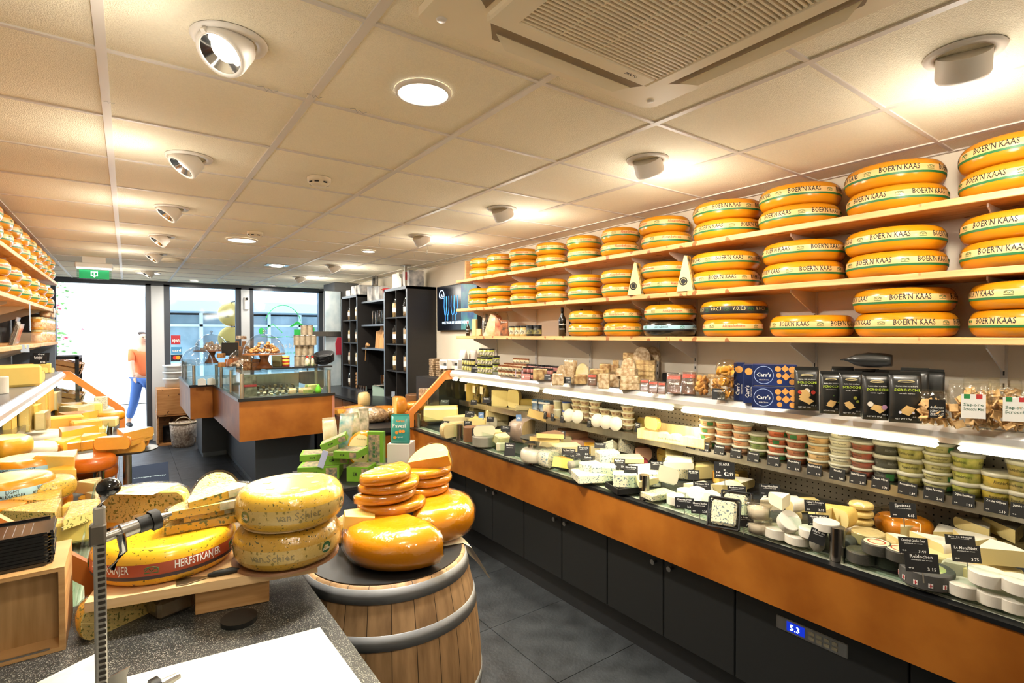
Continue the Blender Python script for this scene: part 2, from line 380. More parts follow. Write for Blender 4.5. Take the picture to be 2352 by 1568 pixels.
# ================================================================ ceiling fittings
LP = mat('lamp_white', '#e2dcd2', .45)
LEDS = emis('led_face', '#fff4e2', 14)
def spot(name, loc, d, power):
    l = bpy.data.lights.new(name, 'SPOT'); l.energy = power; l.color = (1, .91, .74); l.spot_size = R(165); l.spot_blend = .9; l.shadow_soft_size = .07
    o = bpy.data.objects.new(name, l); COL.objects.link(o); o.location = loc; o.rotation_euler = Vector(d).to_track_quat('-Z', 'Y').to_euler()
    l = bpy.data.lights.new('ceiling_fill', 'POINT'); l.energy = power * (.12 if loc[0] < 1 else .17); l.color = (1, .92, .8); l.shadow_soft_size = .09  # added point fill floating below each spotlight, brightens the ceiling
    o = bpy.data.objects.new('ceiling_fill', l); COL.objects.link(o); o.location = Vector(loc) + Vector(d) * .20
def mkdown():
    t = thing('tilted_downlight', 'x', 'ceiling lamp')
    MB().lathe([(.072, -.002), (.074, -.008), (.098, -.008), (.102, 0)], 28).build('ring', LP, t)
    h = MB().lathe([(.068, .015), (.07, -.05), (.066, -.06), (.058, -.06), (.055, -.05)], 28).lathe([(0, .015), (.068, .015)], 28)
    h.box(-.006, .062, -.066, .006, .074, -.052)
    H = h.build('lamp_head', LP, t); H.matrix_local = T(0, 0, -.012) @ RX(38)
    r = MB().lathe([(.056, -.056), (.036, -.03)], 24).build('reflector', CHROME, H)
    e = MB().lathe([(0, -.032), (.05, -.032)], 24).build('light_face', LEDS, H)
    return t
DL = Proto(mkdown)
# heads of the left row aim at the left wall, those of the right row at the right wall
for k in range(7):
    y = 1.739 + 1.25 * k
    if k == 5: y = 8.617
    if k == 6: continue
    DL.put(T(.25, y, CEIL) @ RZ(100 if k else 128), f'tilted white ceiling spotlight, {ORD[k]} from the front in the left row', 'tilted ceiling spotlights')
    spot('spotlight', (.2, y, CEIL - .07), (-.75, -.3 if k < 2 else -.1, -.9), 20 if k else 12)
for k, y in enumerate((.509, 1.727, 2.981, 4.223, 6.625, 8.239)):
    DL.put(T(2.08, y, CEIL) @ RZ(-72), f'tilted white ceiling spotlight, {ORD[k]} from the front in the right row', 'tilted ceiling spotlights')
    spot('spotlight', (2.13, y, CEIL - .075), (.75, .2, -.9), 27)
for k, y in enumerate((.5, -.75)): # the rows go on behind the camera
    spot('spotlight', (.2, y, CEIL - .075), (-.4, .4, -.9), 18)
spot('spotlight', (2.13, -.72, CEIL - .075), (.6, .3, -.9), 30)
def mkpanel(r, name='round_led_panel'):
    def f():
        t = thing(name, 'x', 'ceiling lamp')
        MB().lathe([(r, -.003), (r * 1.02, -.012), (r * 1.12, -.012), (r * 1.17, 0)], 36).build('rim', LP, t)
        MB().lathe([(0, -.006), (r, -.006)], 36).build('light_face', emis('panel_face', '#fffaf0', 9), t); return t
    return f
PN = Proto(mkpanel(.085))
PN.put(T(.854, 1.706, CEIL) @ Matrix.Scale(1, 4), 'round flat ceiling panel lamp nearest the camera, beside the air conditioner', 'round ceiling panel lamps')
PN.put(T(.845, 5.299, CEIL) @ Matrix.Diagonal((1.3, 1.3, 1, 1)), 'wide round ceiling panel lamp just behind the smaller smoke detector', 'round ceiling panel lamps')
PN.put(T(.246, 8.863, CEIL) @ Matrix.Diagonal((1.5, 1.5, 1, 1)), 'flat round ceiling panel lamp above the exit sign side of the door', 'round ceiling panel lamps')
SN = Proto(mkpanel(.06, 'small_downlight'))
for (x, y), lb in (((2.009, 5.262), 'small round recessed lamp above the display tables right of centre'), ((.863, 9.7), 'small round recessed lamp before the left shop window'), ((2.044, 9.9), 'small round recessed lamp before the right shop window')): SN.put(T(x, y, CEIL), lb, 'small recessed lamps')
for x, y, p in ((.854, 1.706, 40), (.845, 5.299, 46), (.246, 8.863, 20), (2.009, 5.262, 14), (1.503, 7, 20), (.863, 9.7, 8), (2.044, 9.9, 8)):
    area('lamp_light', (x, y, CEIL - .02), .16, p, (1, .92, .8))
t = thing('square_downlight', 'square chrome recessed lamp with one round bulb above the cake counter', 'ceiling lamp', T(1.503, 7.0, CEIL))
MB().box(-.13, -.1, -.006, .13, -.07, 0).box(-.13, .07, -.006, .13, .1, 0).box(-.13, -.07, -.006, -.08, .07, 0).box(.08, -.07, -.006, .13, .07, 0).build('frame', METAL, t)
MB().lathe([(0, -.02), (.06, -.02), (.066, 0)], 24).build('light_face', emis('panel_face', '#fffaf0', 9), t)
t = thing('round_ceiling_vent', 'unlit round cream ceiling ring between spotlight rows near the window', 'vent', T(.386, 7.142, CEIL))
MB().lathe([(.055, -.02), (.06, -.03), (.12, -.03), (.13, 0)], 30).build('rim', TILE, t); MB().lathe([(0, -.012), (.056, -.012)], 24).build('disc', LP, t)
def mksmoke():
    t = thing('smoke_detector', 'x', 'smoke detector')
    MB().lathe([(0, -.042), (.03, -.042), (.05, -.034), (.056, -.022), (.06, -.022), (.062, 0)], 28).build('housing', mat('detector_white', '#e6d9bf', .5), t)
    b = MB()
    for a in (200, 235, 270, 305, 20, 60, 110): b.box(-.011, .0518, -.033, .011, .055, -.026, M=RZ(a + 90))
    b.build('vent_slot', BLACK, t); return t
SM = Proto(mksmoke); SM.put(T(.859, 2.977, CEIL), 'round cream smoke detector on the ceiling, the nearer one'); SM.put(T(.872, 4.851, CEIL), 'round cream smoke detector on the ceiling, the farther one')
# wire hooks clipped in the ceiling grid
def hook(px, py, s, lb, flat):
    p = P(px, py, z=CEIL - .006)
    b = MB().tube([(-.03, 0, 0), (-.01, 0, .004), (0, .003, -.008), (.006, 0, .002), (.02, 0, -.006), (.035, 0, .002)] if flat else [(-.04, 0, 0), (.04, 0, 0), (0, 0, 0), (0, 0, -.04), (.004, 0, -.06), (0, 0, -.068), (-.007, 0, -.064), (-.008, 0, -.056)], .0012, 5)
    o = b.build('wire_hook', METAL); o.matrix_world = T(*p) @ Matrix.Scale(s, 4); tag(o, lb, 'hook', 'bent wire hooks in the ceiling grid')
hook(613, 204, 1, 'flat bent wire clip left of the long runner joint', True); hook(721, 220, .8, 'twisted wire hook at the runner crossing above centre', True); hook(822, 254, 1, 'flat bent wire clip between the round panel lamp and smoke detector', True)
hook(250, 235, .5, 'small wire loop under the left ceiling runner', True); hook(872, 540, 1.3, 'hanging wire hook left of the fourth right spotlight', False); hook(981, 563, 1.3, 'hanging wire hook right of the fourth right spotlight', False); hook(951, 575, 1.1, 'hanging wire hook nearest the black shelving', False)
# exit sign
t = thing('exit_sign', 'green emergency exit sign hanging from the ceiling before the door', 'exit sign', T(-.285, 7.4, 0))
MB().box(-.165, -.04, 2.42, .165, .04, 2.475, bev=.008).box(-.1, -.01, 2.475, .1, .01, CEIL).build('housing', WHITE, t)
MB().box(-.15, -.036, 2.413, .15, .036, 2.421).build('light_strip', emis('sign_light', '#ffffff', 4), t)
MB().box(-.15, -.006, 2.30, .15, .006, 2.413).build('acrylic_plate', clear('acrylic', '#dff4ea', .08), t)
MB().box(-.13, -.008, 2.305, .13, -.0065, 2.40).build('green_panel', mat('exit_green', '#0d8a50', .5, emit='#0d8a50', es=.5), t)
b = MB(); q = -.0095
for bx in ((-.03, 2.375, .03, 2.383), (-.03, 2.335, -.022, 2.383), (.022, 2.335, .03, 2.383), (-.03, 2.335, -.012, 2.343), (.012, 2.335, .03, 2.343), (-.004, 2.33, .004, 2.368)): b.box(bx[0], q, bx[1], bx[2], q + .001, bx[3])
b.prism([(-.014, 2.334), (.014, 2.334), (0, 2.318)], 0, .001, M=T(0, q + .001, 0) @ RX(90)); b.build('door_arrow_symbol', mat('sign_white', '#f2fff6', .5, emit='#f2fff6', es=1.2), t)
# air conditioner cassette
ACM = mat('cassette_plastic', '#f2e6ca', .5); ACD = mat('cassette_dark', '#8a7a62', .8)
t = thing('air_conditioner', 'large square ceiling air conditioner cassette with slatted grille', 'air conditioner', T(1.1, .83, CEIL))
b = MB(); A = .475
b.prism([(-A, -A + .03), (-A + .03, -A), (A - .03, -A), (A, -A + .03), (A, A - .03), (A - .03, A), (-A + .03, A), (-A, A - .03)], -.024, 0)
b.build('cassette_panel', ACM, t)
b = MB()
for i in range(40):
    y = -.27 + i * .54 / 39; b.box(-.275, y - .0028, -.046, .275, y + .0028, -.036)
for x in (-.14, 0, .14): b.box(x - .003, -.275, -.044, x + .003, .275, -.036)
b.build('grille', ACM, t)
MB().box(-.278, -.278, -.036, .278, .278, -.030).build('filter', ACD, t)
b = MB()
for sx in (-1, 1): b.box(sx * .275, -.33, -.048, sx * .33, .33, -.024, bev=.006)
for sy in (-1, 1): b.box(-.275, sy * .275, -.048, .275, sy * .33, -.024, bev=.006)
b.build('grille_frame', ACM, t)
for a in range(4):
    sl = MB().prism([(-.31, .352), (-.26, .418), (.26, .418), (.31, .352)], -.0255, -.0245, mi=0); o = sl.build('air_outlet', ACD, t); o.matrix_local = RZ(90 * a)
    lv = MB().prism([(-.27, .0), (-.22, .034), (.22, .034), (.27, .0)], 0, .003, M=T(0, .384, -.030) @ RX(-30)).build('louvre', ACM, o)
b = MB(); text(b, 'SANYO', .012, T(.18, .303, -.0485) @ RX(180) @ RZ(0), bold=.02); b.build('lettering', INKB, t)
for sx, sy in ((1, 1), (-1, 1)): MB().lathe([(0, -.028), (.012, -.028), (.014, -.024)], 14, M=T(sx * .42, sy * .42, 0)).build('screw_cap', LP, t)
for x in (.3, .6): pass
# ================================================================ refrigerated cases
STEEL = mat('perforated_steel', '#8d877c', .38, .7)
def perforated():
    m = bpy.data.materials.new('perforated_back'); m.use_nodes = True; nt = m.node_tree; N = nt.nodes; K = nt.links; b = N['Principled BSDF']
    tc = N.new('ShaderNodeTexCoord'); sp = N.new('ShaderNodeSeparateXYZ'); K.new(tc.outputs['Object'], sp.inputs[0]); outs = []
    for ax, ph in ((1, 0), (2, 0)):
        a = N.new('ShaderNodeMath'); a.operation = 'MULTIPLY'; a.inputs[1].default_value = 2 * PI / .028; K.new(sp.outputs[ax], a.inputs[0])
        c = N.new('ShaderNodeMath'); c.operation = 'COSINE'; K.new(a.outputs[0], c.inputs[0]); outs.append(c.outputs[0])
    s = N.new('ShaderNodeMath'); s.operation = 'ADD'; K.new(outs[0], s.inputs[0]); K.new(outs[1], s.inputs[1])
    g = N.new('ShaderNodeMath'); g.operation = 'GREATER_THAN'; g.inputs[1].default_value = 1.72; K.new(s.outputs[0], g.inputs[0])
    mx = N.new('ShaderNodeMix'); mx.data_type = 'RGBA'; mx.inputs[6].default_value = L('#a39a8b'); mx.inputs[7].default_value = L('#15120e'); K.new(g.outputs[0], mx.inputs[0]); K.new(mx.outputs[2], b.inputs['Base Color'])
    b.inputs['Metallic'].default_value = .6; b.inputs['Roughness'].default_value = .35; return m
PERF = perforated()
TUBE = emis('lamp_tube_glow', '#fff0c4', 7)
DECK = mat('deck_glass_green', '#c4c9b8', .15, spec=.8, noise=.15, nscale=20, stretch=(20, .6, 1))
SLATEBED = mat('slate_bed', '#33373a', .35, bump=.15)
EDGE = mat('black_edge', '#101113', .4)
def case(name, label, cat, y0, y1, posts, seams, M, ends, panel=True):
    "section in local x: 0 is the front of the orange panel, canopy rail at .40, wall at 1.08"
    t = thing(name, label, cat, M)
    MB().box(0, y0, .60, .03, y1, .825).build('front_panel', ORANGE, t)
    MB().box(-.006, y0, .825, .035, y1, .840).build('front_edge_strip', EDGE, t)
    MB().box(.03, y0, .60, .95, y1, .70).build('case_body', DARK, t)
    b = MB().box(.035, y0, .79, .12, y1, .832)
    for x in (.045, .062, .08, .1): b.box(x, y0, .832, x + .006, y1, .838)
    b.build('front_ledge', DECK, t)
    MB().box(.12, y0, .78, .76, y1, .855).build('display_bed', SLATEBED, t)
    MB().box(.76, y0, .855, .775, y1, 1.30).build('back_panel', PERF, t)
    y = y0 + .3
    while y < y1: MB().box(.752, y, .86, .76, y + .03, 1.03).build('back_rail', STEEL, t); y += .93
    MB().box(.53, y0, 1.035, .76, y1, 1.045).box(.515, y0, 1.005, .53, y1, 1.052).build('inner_shelf', METAL, t)
    ns = len(seams)
    for i in range(ns - 1):
        a, c = seams[i + 1], seams[i]
        wide = (c - a) > .5
        d = MB().box(.08, a + .003, .17, .10, c - .003, .597, bev=.003).build('cabinet_door', DARK, t)
        if not wide:
            ky = a + .05 if i % 2 == 0 else c - .05
            k = MB().cyl(.009, 0, .02, 14).cyl(.013, .02, .026, 14).build('door_knob', METAL, d); k.matrix_local = T(.08, ky, .535) @ RY(-90)
    MB().box(.10, y0, .17, .9, y1, .60).build('cabinet_body', mat('dark_carcass', '#1b1c1f', .6), t)
    MB().box(.14, y0, 0, .9, y1, .17).build('kick_board', mat('kick_black', '#202124', .5), t)
    # canopy
    MB().box(.43, y0, 1.32, 1.06, y1, 1.345).build('canopy_board', mat('canopy_grey', '#8f9196', .3, .3), t)
    b = MB().box(.40, y0, 1.272, .465, y1, 1.342, bev=.024); b.build('canopy_rail', mat('canopy_aluminium', '#e2e2e2', .25, .4), t)
    MB().box(.465, y0, 1.285, .77, y1, 1.319).build('canopy_underside', STEEL, t)
    b = MB(); y = y0 + .06
    while y < y1 - .1: b.box(.415, y, 1.250, .445, min(y + 1.16, y1 - .04), 1.270, bev=.008); y += 1.22
    b.build('lamp_tube', TUBE, t)
    for y in posts:
        b = MB().cyl(.026, .835, .965, 20); p = b.build('glass_post', mat('post_steel', '#a8a098', .2, 1), t); p.matrix_local = T(.062, y, 0) @ Matrix.Diagonal((1, 1, 1, 1))
        MB().cyl(.024, .832, .837, 18).build('post_foot', METAL, p)
    pp = [y1] + posts + [y0]
    for i in range(len(pp) - 1):
        MB().box(.058, pp[i + 1] + .02, .84, .064, pp[i] - .02, .957).build('front_glass', GLASS, t)
    for ye in ends:
        prof = [(-.05, .60), (-.05, .93), (-.04, .96), (.37, 1.34), (.42, 1.345), (.52, 1.30), (.52, 1.27), (.45, 1.26), (.36, 1.255), (.035, .955), (.03, .60)]
        MB().prism([(x, z) for x, z in prof], -.015, .015, M=T(0, ye, 0) @ RX(90)).build('end_frame', ORANGE_L, t)
        MB().prism([(.03, .84), (.03, .95), (.36, 1.25), (.76, 1.28), (.76, .84)], -.003, .003, M=T(0, ye, 0) @ RX(90)).build('end_glass', GLASS, t)
    return t
SEAM = [4.36, 3.99, 3.61, 3.228, 2.846, 2.459, 2.076, 1.691, 1.305, .66, .0]
RC = case('cheese_display_case', 'long glass-fronted cheese counter with orange panel and dark doors along the right wall', 'display case', -.6, 4.45, [4.41, 3.668, 2.736, 1.797, .883, -.05], SEAM, T(2.08, 0, 0), (4.455,))
for dd in (1.2, 2.35, 3.5): pass
# control panel on the wide door
cpn = MB().box(-.006, 0, 0, 0, .27, .055, bev=.003).build('control_panel', METAL, RC); cpn.matrix_local = T(.082, .85, .475)
MB().box(-.001, .155, .010, 0, .225, .048).build('display_window', mat('lcd_blue', '#0c1a66', .3, emit='#1030c0', es=.7), cpn).location = (-.007, 0, 0)
b = MB(); text(b, '5.3', .024, T(-.0095, .192, .017) @ RZ(-90) @ RX(90), bold=.01); b.build('lettering', emis('lcd_digits', '#cfe4ff', 3), cpn)
b = MB()
for i in range(4):
    for j in range(2): b.box(-.0085, .035 + i * .028, .012 + j * .02, -.006, .055 + i * .028, .024 + j * .02)
b.build('key_pad', mat('key_grey', '#8b8778', .5), cpn)
LC = case('left_cheese_case', 'open glass-fronted cheese counter with orange ends along the left wall', 'display case', 2.01, 6.58, [2.75, 3.75, 4.7, 5.65], [6.55 - .39 * i for i in range(11)], T(-.075, 0, 0) @ Matrix.Scale(-1, 4, (1, 0, 0)), (2.0, 6.59))
area('case_light', (2.50, 1.9, 1.24), .03, 34, (1, .89, .60), (-.25, 0, -1), sy=4.9)
area('case_light', (-.50, 4.4, 1.24), .03, 26, (1, .90, .62), (.25, 0, -1), sy=4.2)
# ================================================================ wall shelves
BRK = mat('bracket_white', '#dcd8d2', .5)
RAIL = mat('rail_white', '#d5d0c8', .5)
def shelf(side, z, x0, x1, y0, y1, brs, label, split):
    t = thing('cheese_shelf', label, 'shelf', T(0, 0, z))
    yy = sorted([y0] + split + [y1])
    for i in range(len(yy) - 1): MB().box(x0, yy[i] + .002, -.030, x1, yy[i + 1] - .002, 0, bev=.003).build('shelf_board', PINE, t)
    for y in brs:
        xf = x0 + .07 if side > 0 else x1 - .07; xb = x1 if side > 0 else x0
        b = MB().prism([(xf, -.03), (xb, -.03), (xb, -.15), (xb - .03 * side, -.15), (xf, -.045)], -.003, .003, M=T(0, y, 0) @ RX(90)); b.build('shelf_bracket', BRK, t)
BR = [4.62, 3.95, 3.22, 2.52, 2.2, 1.42, .62]
for z, lb, sp in ((2.252, 'topmost pine shelf on the right wall carrying pairs of cheese wheels', [3.3, 2.04]), (1.952, 'middle pine shelf on the right wall below the topmost one', [2.02]), (1.670, 'lowest pine shelf on the right wall with bottles, jars and wheels', [2.15])):
    shelf(1, z, 2.80, 3.15, -.4, 4.86, BR, lb, sp)
for i, y in enumerate(BR):
    b = MB().box(3.146, y - .012, 1.36, 3.158, y + .012, 2.40); 
    for q in range(18): b.box(3.1445, y - .003, 1.39 + q * .055, 3.1465, y + .003, 1.41 + q * .055, 1)
    o = b.build('shelf_upright', [RAIL, BLACK]); tag(o, f'slotted white upright rail behind the right wall shelves, {ORD[i]} from the window end', 'shelf upright')
BL = [2.6, 3.4, 4.2, 5.0, 5.8, 6.7]
for z, y1, lb in ((2.252, 7.5, 'topmost pine shelf on the left wall full of cheese wheels'), (1.952, 7.5, 'middle pine shelf on the left wall above the honey jars'), (1.62, 7.45, 'lowest pine shelf on the left wall carrying jars of honey')):
    shelf(-1, z, XL + .01, -.60, 1.9, y1, BL, lb, [4.6])
# ---------------------------------------------------------------- whole cheese wheels
GOUDA = mat('gouda_rind', '#d38a12', .22, coat=.35, var=.10, noise=.06, nscale=3, spec=.5)
GOUDAD = mat('gouda_rind_dark', '#c87f14', .25, coat=.35, var=.08, noise=.06, nscale=3)
BAND = mat('label_band_cream', '#e9bf7e', .4, coat=.2)
REDI = mat('red_lettering', '#b5402a', .6); GRI = mat('green_stripe', '#1f6b35', .45)
def wprof(r, h, n=16, rn=.86):
    # rounded side, flat top and bottom
    q = r * .6; p = [(0, 0), (q, 0)]
    for i in range(n + 1):
        a = -PI / 2 + PI * i / n
        c = math.copysign(abs(math.cos(a)) ** .72, math.cos(a)); s_ = math.copysign(abs(math.sin(a)) ** .9, math.sin(a))
        p.append((r - h * .42 + h * .42 * c, h / 2 + h / 2 * s_))
    return p + [(q, h), (0, h)]
def rof(r, h):
    def f(z):
        s_ = min(1, abs((z - h / 2) / (h / 2))) ** (1 / .9); a = math.asin(s_)
        return r - h * .42 + h * .42 * abs(math.cos(a)) ** .72
    return f
def logo(mb, rf, a0, zc, w, mi):
    "small oval farmhouse emblem"
    def pt(u, v): r_ = rf(zc + v) + .0012; return (r_ * math.cos(a0 + u / r_), r_ * math.sin(a0 + u / r_), zc + v)
    for pts in ([(w * math.cos(k * PI / 9), w * .42 * math.sin(k * PI / 9) + .002) for k in range(10)], [(-w * .9, -.002), (-w * .4, .006), (0, -.003)], [(0, -.003), (w * .5, .005), (w, -.002)], [(-w, -.007), (w, -.007)]):
        mb.tube([pt(u, v) for u, v in pts], .0011, 4, mi, caps=False)
def mkwheel(r, h, words, size, bandm, inkm, stripe=True, rind=None, wd=None, reps=4, zb=None):
    def f():
        t = thing('round_cheese', 'x', 'cheese')
        MB().lathe(wprof(r, h), 44).build('rind', rind or GOUDA, t)
        rf = rof(r, h); z0, z1 = zb or (h * .38, h * .70)
        b = MB().lathe([(rf(z0 + (z1 - z0) * i / 5) + .0006, z0 + (z1 - z0) * i / 5) for i in range(6)], 44)
        band = b.build('label_band', bandm, t)
        if stripe: MB().lathe([(rf(z0) + .001, z0 - .003), (rf(z0 + .004) + .0014, z0 + .007)], 44).build('stripe', stripe if stripe is not True else GRI, t)
        b = MB(); f2 = lambda z: rf(z) + .0012
        zt = z0 + (z1 - z0) * .55 - size * .36 + .003
        for k in range(reps):
            a = 2 * PI * k / reps
            textwrap(b, words, size, f2, zt, a, 0, width=wd, bold=.012)
            logo(b, rf, a + PI / reps, (z0 + z1) / 2 + .003, .016, 1)
        b.build('lettering', [inkm, GRI], band)
        return t
    return f
WB = Proto(mkwheel(.20, .112, "BOER'N KAAS", .026, BAND, INKB, wd=.155, reps=5))
WA = Proto(mkwheel(.138, .098, 'Alexanderhoeve', .019, BAND, REDI, wd=.115, reps=4))
WM = Proto(mkwheel(.168, .104, 'Alexanderhoeve', .019, BAND, REDI, wd=.125, reps=4))
rnd = random.Random(3)
def wlabel(kind, tier, k, shelfname, side='right'):
    s_ = {'B': 'black-lettered', 'A': 'red-lettered', 'M': 'wide red-lettered'}[kind]
    return f"{tier} {s_} amber cheese, {ORD[k]} pair from the window end, {shelfname}"
rows = {'topmost right shelf': (2.252, [(4.519, 'A'), (4.20, 'A'), (3.83, 'A'), (3.445, 'A'), (3.055, 'A'), (2.68, 'A'), (2.30, 'M'), (1.865, 'B'), (1.43, 'B'), (.988, 'B'), (.545, 'B'), (.12, 'B')]),
        'middle right shelf': (1.952, [(4.55, 'A'), (4.20, 'A'), (3.83, 'A'), (3.45, 'A'), (3.05, 'A'), (2.68, 'A'), (2.29, 'M'), (1.88, 'B'), (1.41, 'B'), (.984, 'B'), (.54, 'B'), (.1, 'B')])}
PR = {'A': (WA, .138, .098), 'B': (WB, .20, .112), 'M': (WM, .168, .104)}
for nm, (z, ls) in rows.items():
    for k, (y, kd) in enumerate(ls):
        if y < .3: continue
        pr_, r, h = PR[kd]
        for j, tier in enumerate(('lower', 'upper')):
            pr_.put(T(2.785 + r + rnd.uniform(-.006, .008), y + rnd.uniform(-.008, .008), z + j * (h + .0005)) @ RZ(rnd.uniform(0, 360)), wlabel(kd, tier, k, nm), nm + ' cheese wheels')
LOW = [(3.036, 'A', 0), (3.03, 'A', 1), (2.65, 'A', 0), (2.655, 'A', 1), (2.26, 'M', 1), (1.807, 'M', 0), (1.366, 'B', 0), (.941, 'B', 0), (.95, 'B', 1), (.50, 'B', 0), (.50, 'B', 1)]
seq = {3.036: 0, 3.03: 0, 2.65: 1, 2.655: 1, 2.26: 2, 1.807: 3, 1.366: 4, .941: 5, .95: 5, .5: 6}
for y, kd, j in LOW:
    pr_, r, h = PR[kd]
    tier = 'upper' if j else 'lower'
    lb = wlabel(kd, tier, seq[y], 'lowest right shelf').replace('pair', 'stack')
    if y == 2.26: lb = 'red-lettered cheese wheel resting on the black pale-blue-banded wheel'
    if y == 1.807: lb = 'red-lettered cheese wheel below the black-banded very old cheese'
    if y == 1.366: lb = 'single black-lettered cheese wheel with nothing on top of it'
    pr_.put(T(2.785 + r, y, 1.6705 + j * (h + .0005)) @ RZ(rnd.uniform(0, 360)), lb, 'cheese wheels on the lowest right shelf')
BLUEB = mat('pale_blue_band', '#9cc6d8', .4)
WK = Proto(mkwheel(.172, .104, 'LIGHT ALEXANDER', .014, BLUEB, INKB, stripe=mat('black_stripe', '#16181c', .4), rind=mat('black_wax', '#191816', .2, coat=.5), wd=.09))
WK.put(T(2.96, 2.27, 1.67) @ RZ(200), 'black waxed cheese wheel with a pale blue band on the lowest right shelf')
WV = Proto(mkwheel(.19, .112, 'V.O.C.3', .022, mat('black_band', '#1d1b17', .4), mat('gold_letter', '#cdbb87', .5), stripe=False, wd=.07, reps=9, zb=(.034, .078)))
WV.put(T(2.975, 1.812, 1.7695) @ RZ(20), 'amber cheese wheel with a black V.O.C.3 band, upper of its stack')
# left wall wheels: pairs
yt = [3.15, 3.55, 3.93, 4.30, 4.66, 5.02, 5.38, 5.74, 6.09, 6.43, 6.76, 7.10]
ym = [2.75, 3.2, 3.62, 4.07, 4.52, 4.97, 5.42, 5.9, 6.42, 6.95]
for nm, z, ys_ in (('topmost left shelf', 2.252, yt), ('middle left shelf', 1.952, ym)):
    n = len(ys_)
    for k, y in enumerate(ys_):
        if y < 3.9: continue
        pr_, r, h = (PR['M'] if nm[0] == 't' else (PR['B'] if k in (4, 6) else PR['M'])); pr_ = PR['M'][0]; r, h = .168, .104
        for j, tier in enumerate(('lower', 'upper')):
            pr_.put(T(-.585 - r, y + rnd.uniform(-.01, .01), z + j * (h + .0005)) @ RZ(rnd.uniform(0, 360)), f'{tier} amber cheese of the {ORD[n - 1 - k]} pair from the window end, {nm}', nm + ' cheese wheels')
# ================================================================ generic goods
def choux(): return MB()
def jar(r, h, glass, content, fill=.8, lid=None, lidh=.02, lidr=None, labelm=None, words=None, inkm=None, name='glass_jar', cat='jar', n=16, band=(.2, .65)):
    def f():
        t = thing(name, 'x', cat)
        if glass: MB().lathe([(0, .001), (r * .9, .001), (r, .01), (r, h * .82), (r * .85, h * .93), (r * .85, h)], n).build('glass_body', glass, t)
        ri = r * (.95 if glass else 1)
        MB().lathe([(0, .003), (ri * .9, .003), (ri, .01), (ri, h * fill), (0, h * fill)] if glass else [(0, 0), (ri * .95, 0), (ri, .006), (ri, h), (0, h)], n).build('contents', content, t)
        if lid: MB().lathe([(lidr or r * .9, h - lidh * .4), (lidr or r * .9, h + lidh * .6), (0, h + lidh * .6)], n, sm=False).build('lid', lid, t)
        if labelm:
            b = MB().lathe([(r * 1.01, h * band[0]), (r * 1.01, h * band[1])], n); lb = b.build('paper_label', labelm, t)
            if words:
                b = MB()
                for k in range(4): textwrap(b, words, h * (band[1] - band[0]) * .3, lambda z: r * 1.02, h * (band[0] + band[1]) / 2 - h * .06, k * PI / 2, width=r * 1.1, bold=.01)
                b.build('lettering', inkm or INKB, lb)
        return t
    return f
def blob_pile(n, r, R0, H, seed, flat=1, n2=7):
    "positions of small round things heaped in a dome of radius R0, height H"
    g = random.Random(seed); out = []
    for i in range(n):
        a = g.uniform(0, 2 * PI); q = R0 * math.sqrt(g.random()); z = g.random() ** 1.3 * H * (1 - (q / R0) ** 2)
        out.append((q * math.cos(a), q * math.sin(a), z + r, g.uniform(0, 360), g.uniform(0, 60)))
    return out
def ball(r, n=10, m=6, sz=.85):
    return [(r * math.sin(PI * i / m), -r * sz * math.cos(PI * i / m)) for i in range(m + 1)]
def slab(pts, h, bev=.004):
    return MB().prism(pts, 0, h)
def rot(rz=0, rx=0, ry=0): return RZ(rz) @ RX(rx) @ RY(ry)
def put(o, M): o.matrix_world = M; return o
def bagmesh(w, d, h, seed=0, top=True):
    "a filled pouch: bulging front and back, pinched crimped top seal"
    g = random.Random(seed); b = MB(); nx, nz = 7, 9; fr = []; vs = []
    for side in (-1, 1):
        for j in range(nz):
            v = j / (nz - 1); taper = 1 if v < .75 else 1 - (v - .75) / .25 * .97
            bulge = (.75 + .25 * math.sin(PI * min(v / .8, 1))) * taper
            for i in range(nx):
                u = i / (nx - 1) * 2 - 1
                dd = d / 2 * bulge * (1 - .35 * u * u) + g.uniform(-1, 1) * .03 * d * taper
                vs.append((u * w / 2 * (1 - .04 * math.sin(PI * v)), side * dd, v * h))
    fs = []
    for sd in (0, 1):
        o_ = sd * nx * nz
        for j in range(nz - 1):
            for i in range(nx - 1):
                q = (o_ + j * nx + i, o_ + j * nx + i + 1, o_ + (j + 1) * nx + i + 1, o_ + (j + 1) * nx + i); fs.append(q if sd == 0 else q[::-1])
    K_ = nx * nz
    for j in range(nz - 1):
        for i in (0, nx - 1):
            q = (j * nx + i, (j + 1) * nx + i, K_ + (j + 1) * nx + i, K_ + j * nx + i); fs.append(q if i == 0 else q[::-1])
    for i in range(nx - 1): fs.append((i, K_ + i, K_ + i + 1, i + 1)); fs.append(((nz - 1) * nx + i, (nz - 1) * nx + i + 1, K_ + (nz - 1) * nx + i + 1, K_ + (nz - 1) * nx + i))
    b.add(vs, fs, 0, True)
    if top: b.box(-w * .48, -.002, h - .001, w * .48, .002, h + h * .06)
    return b
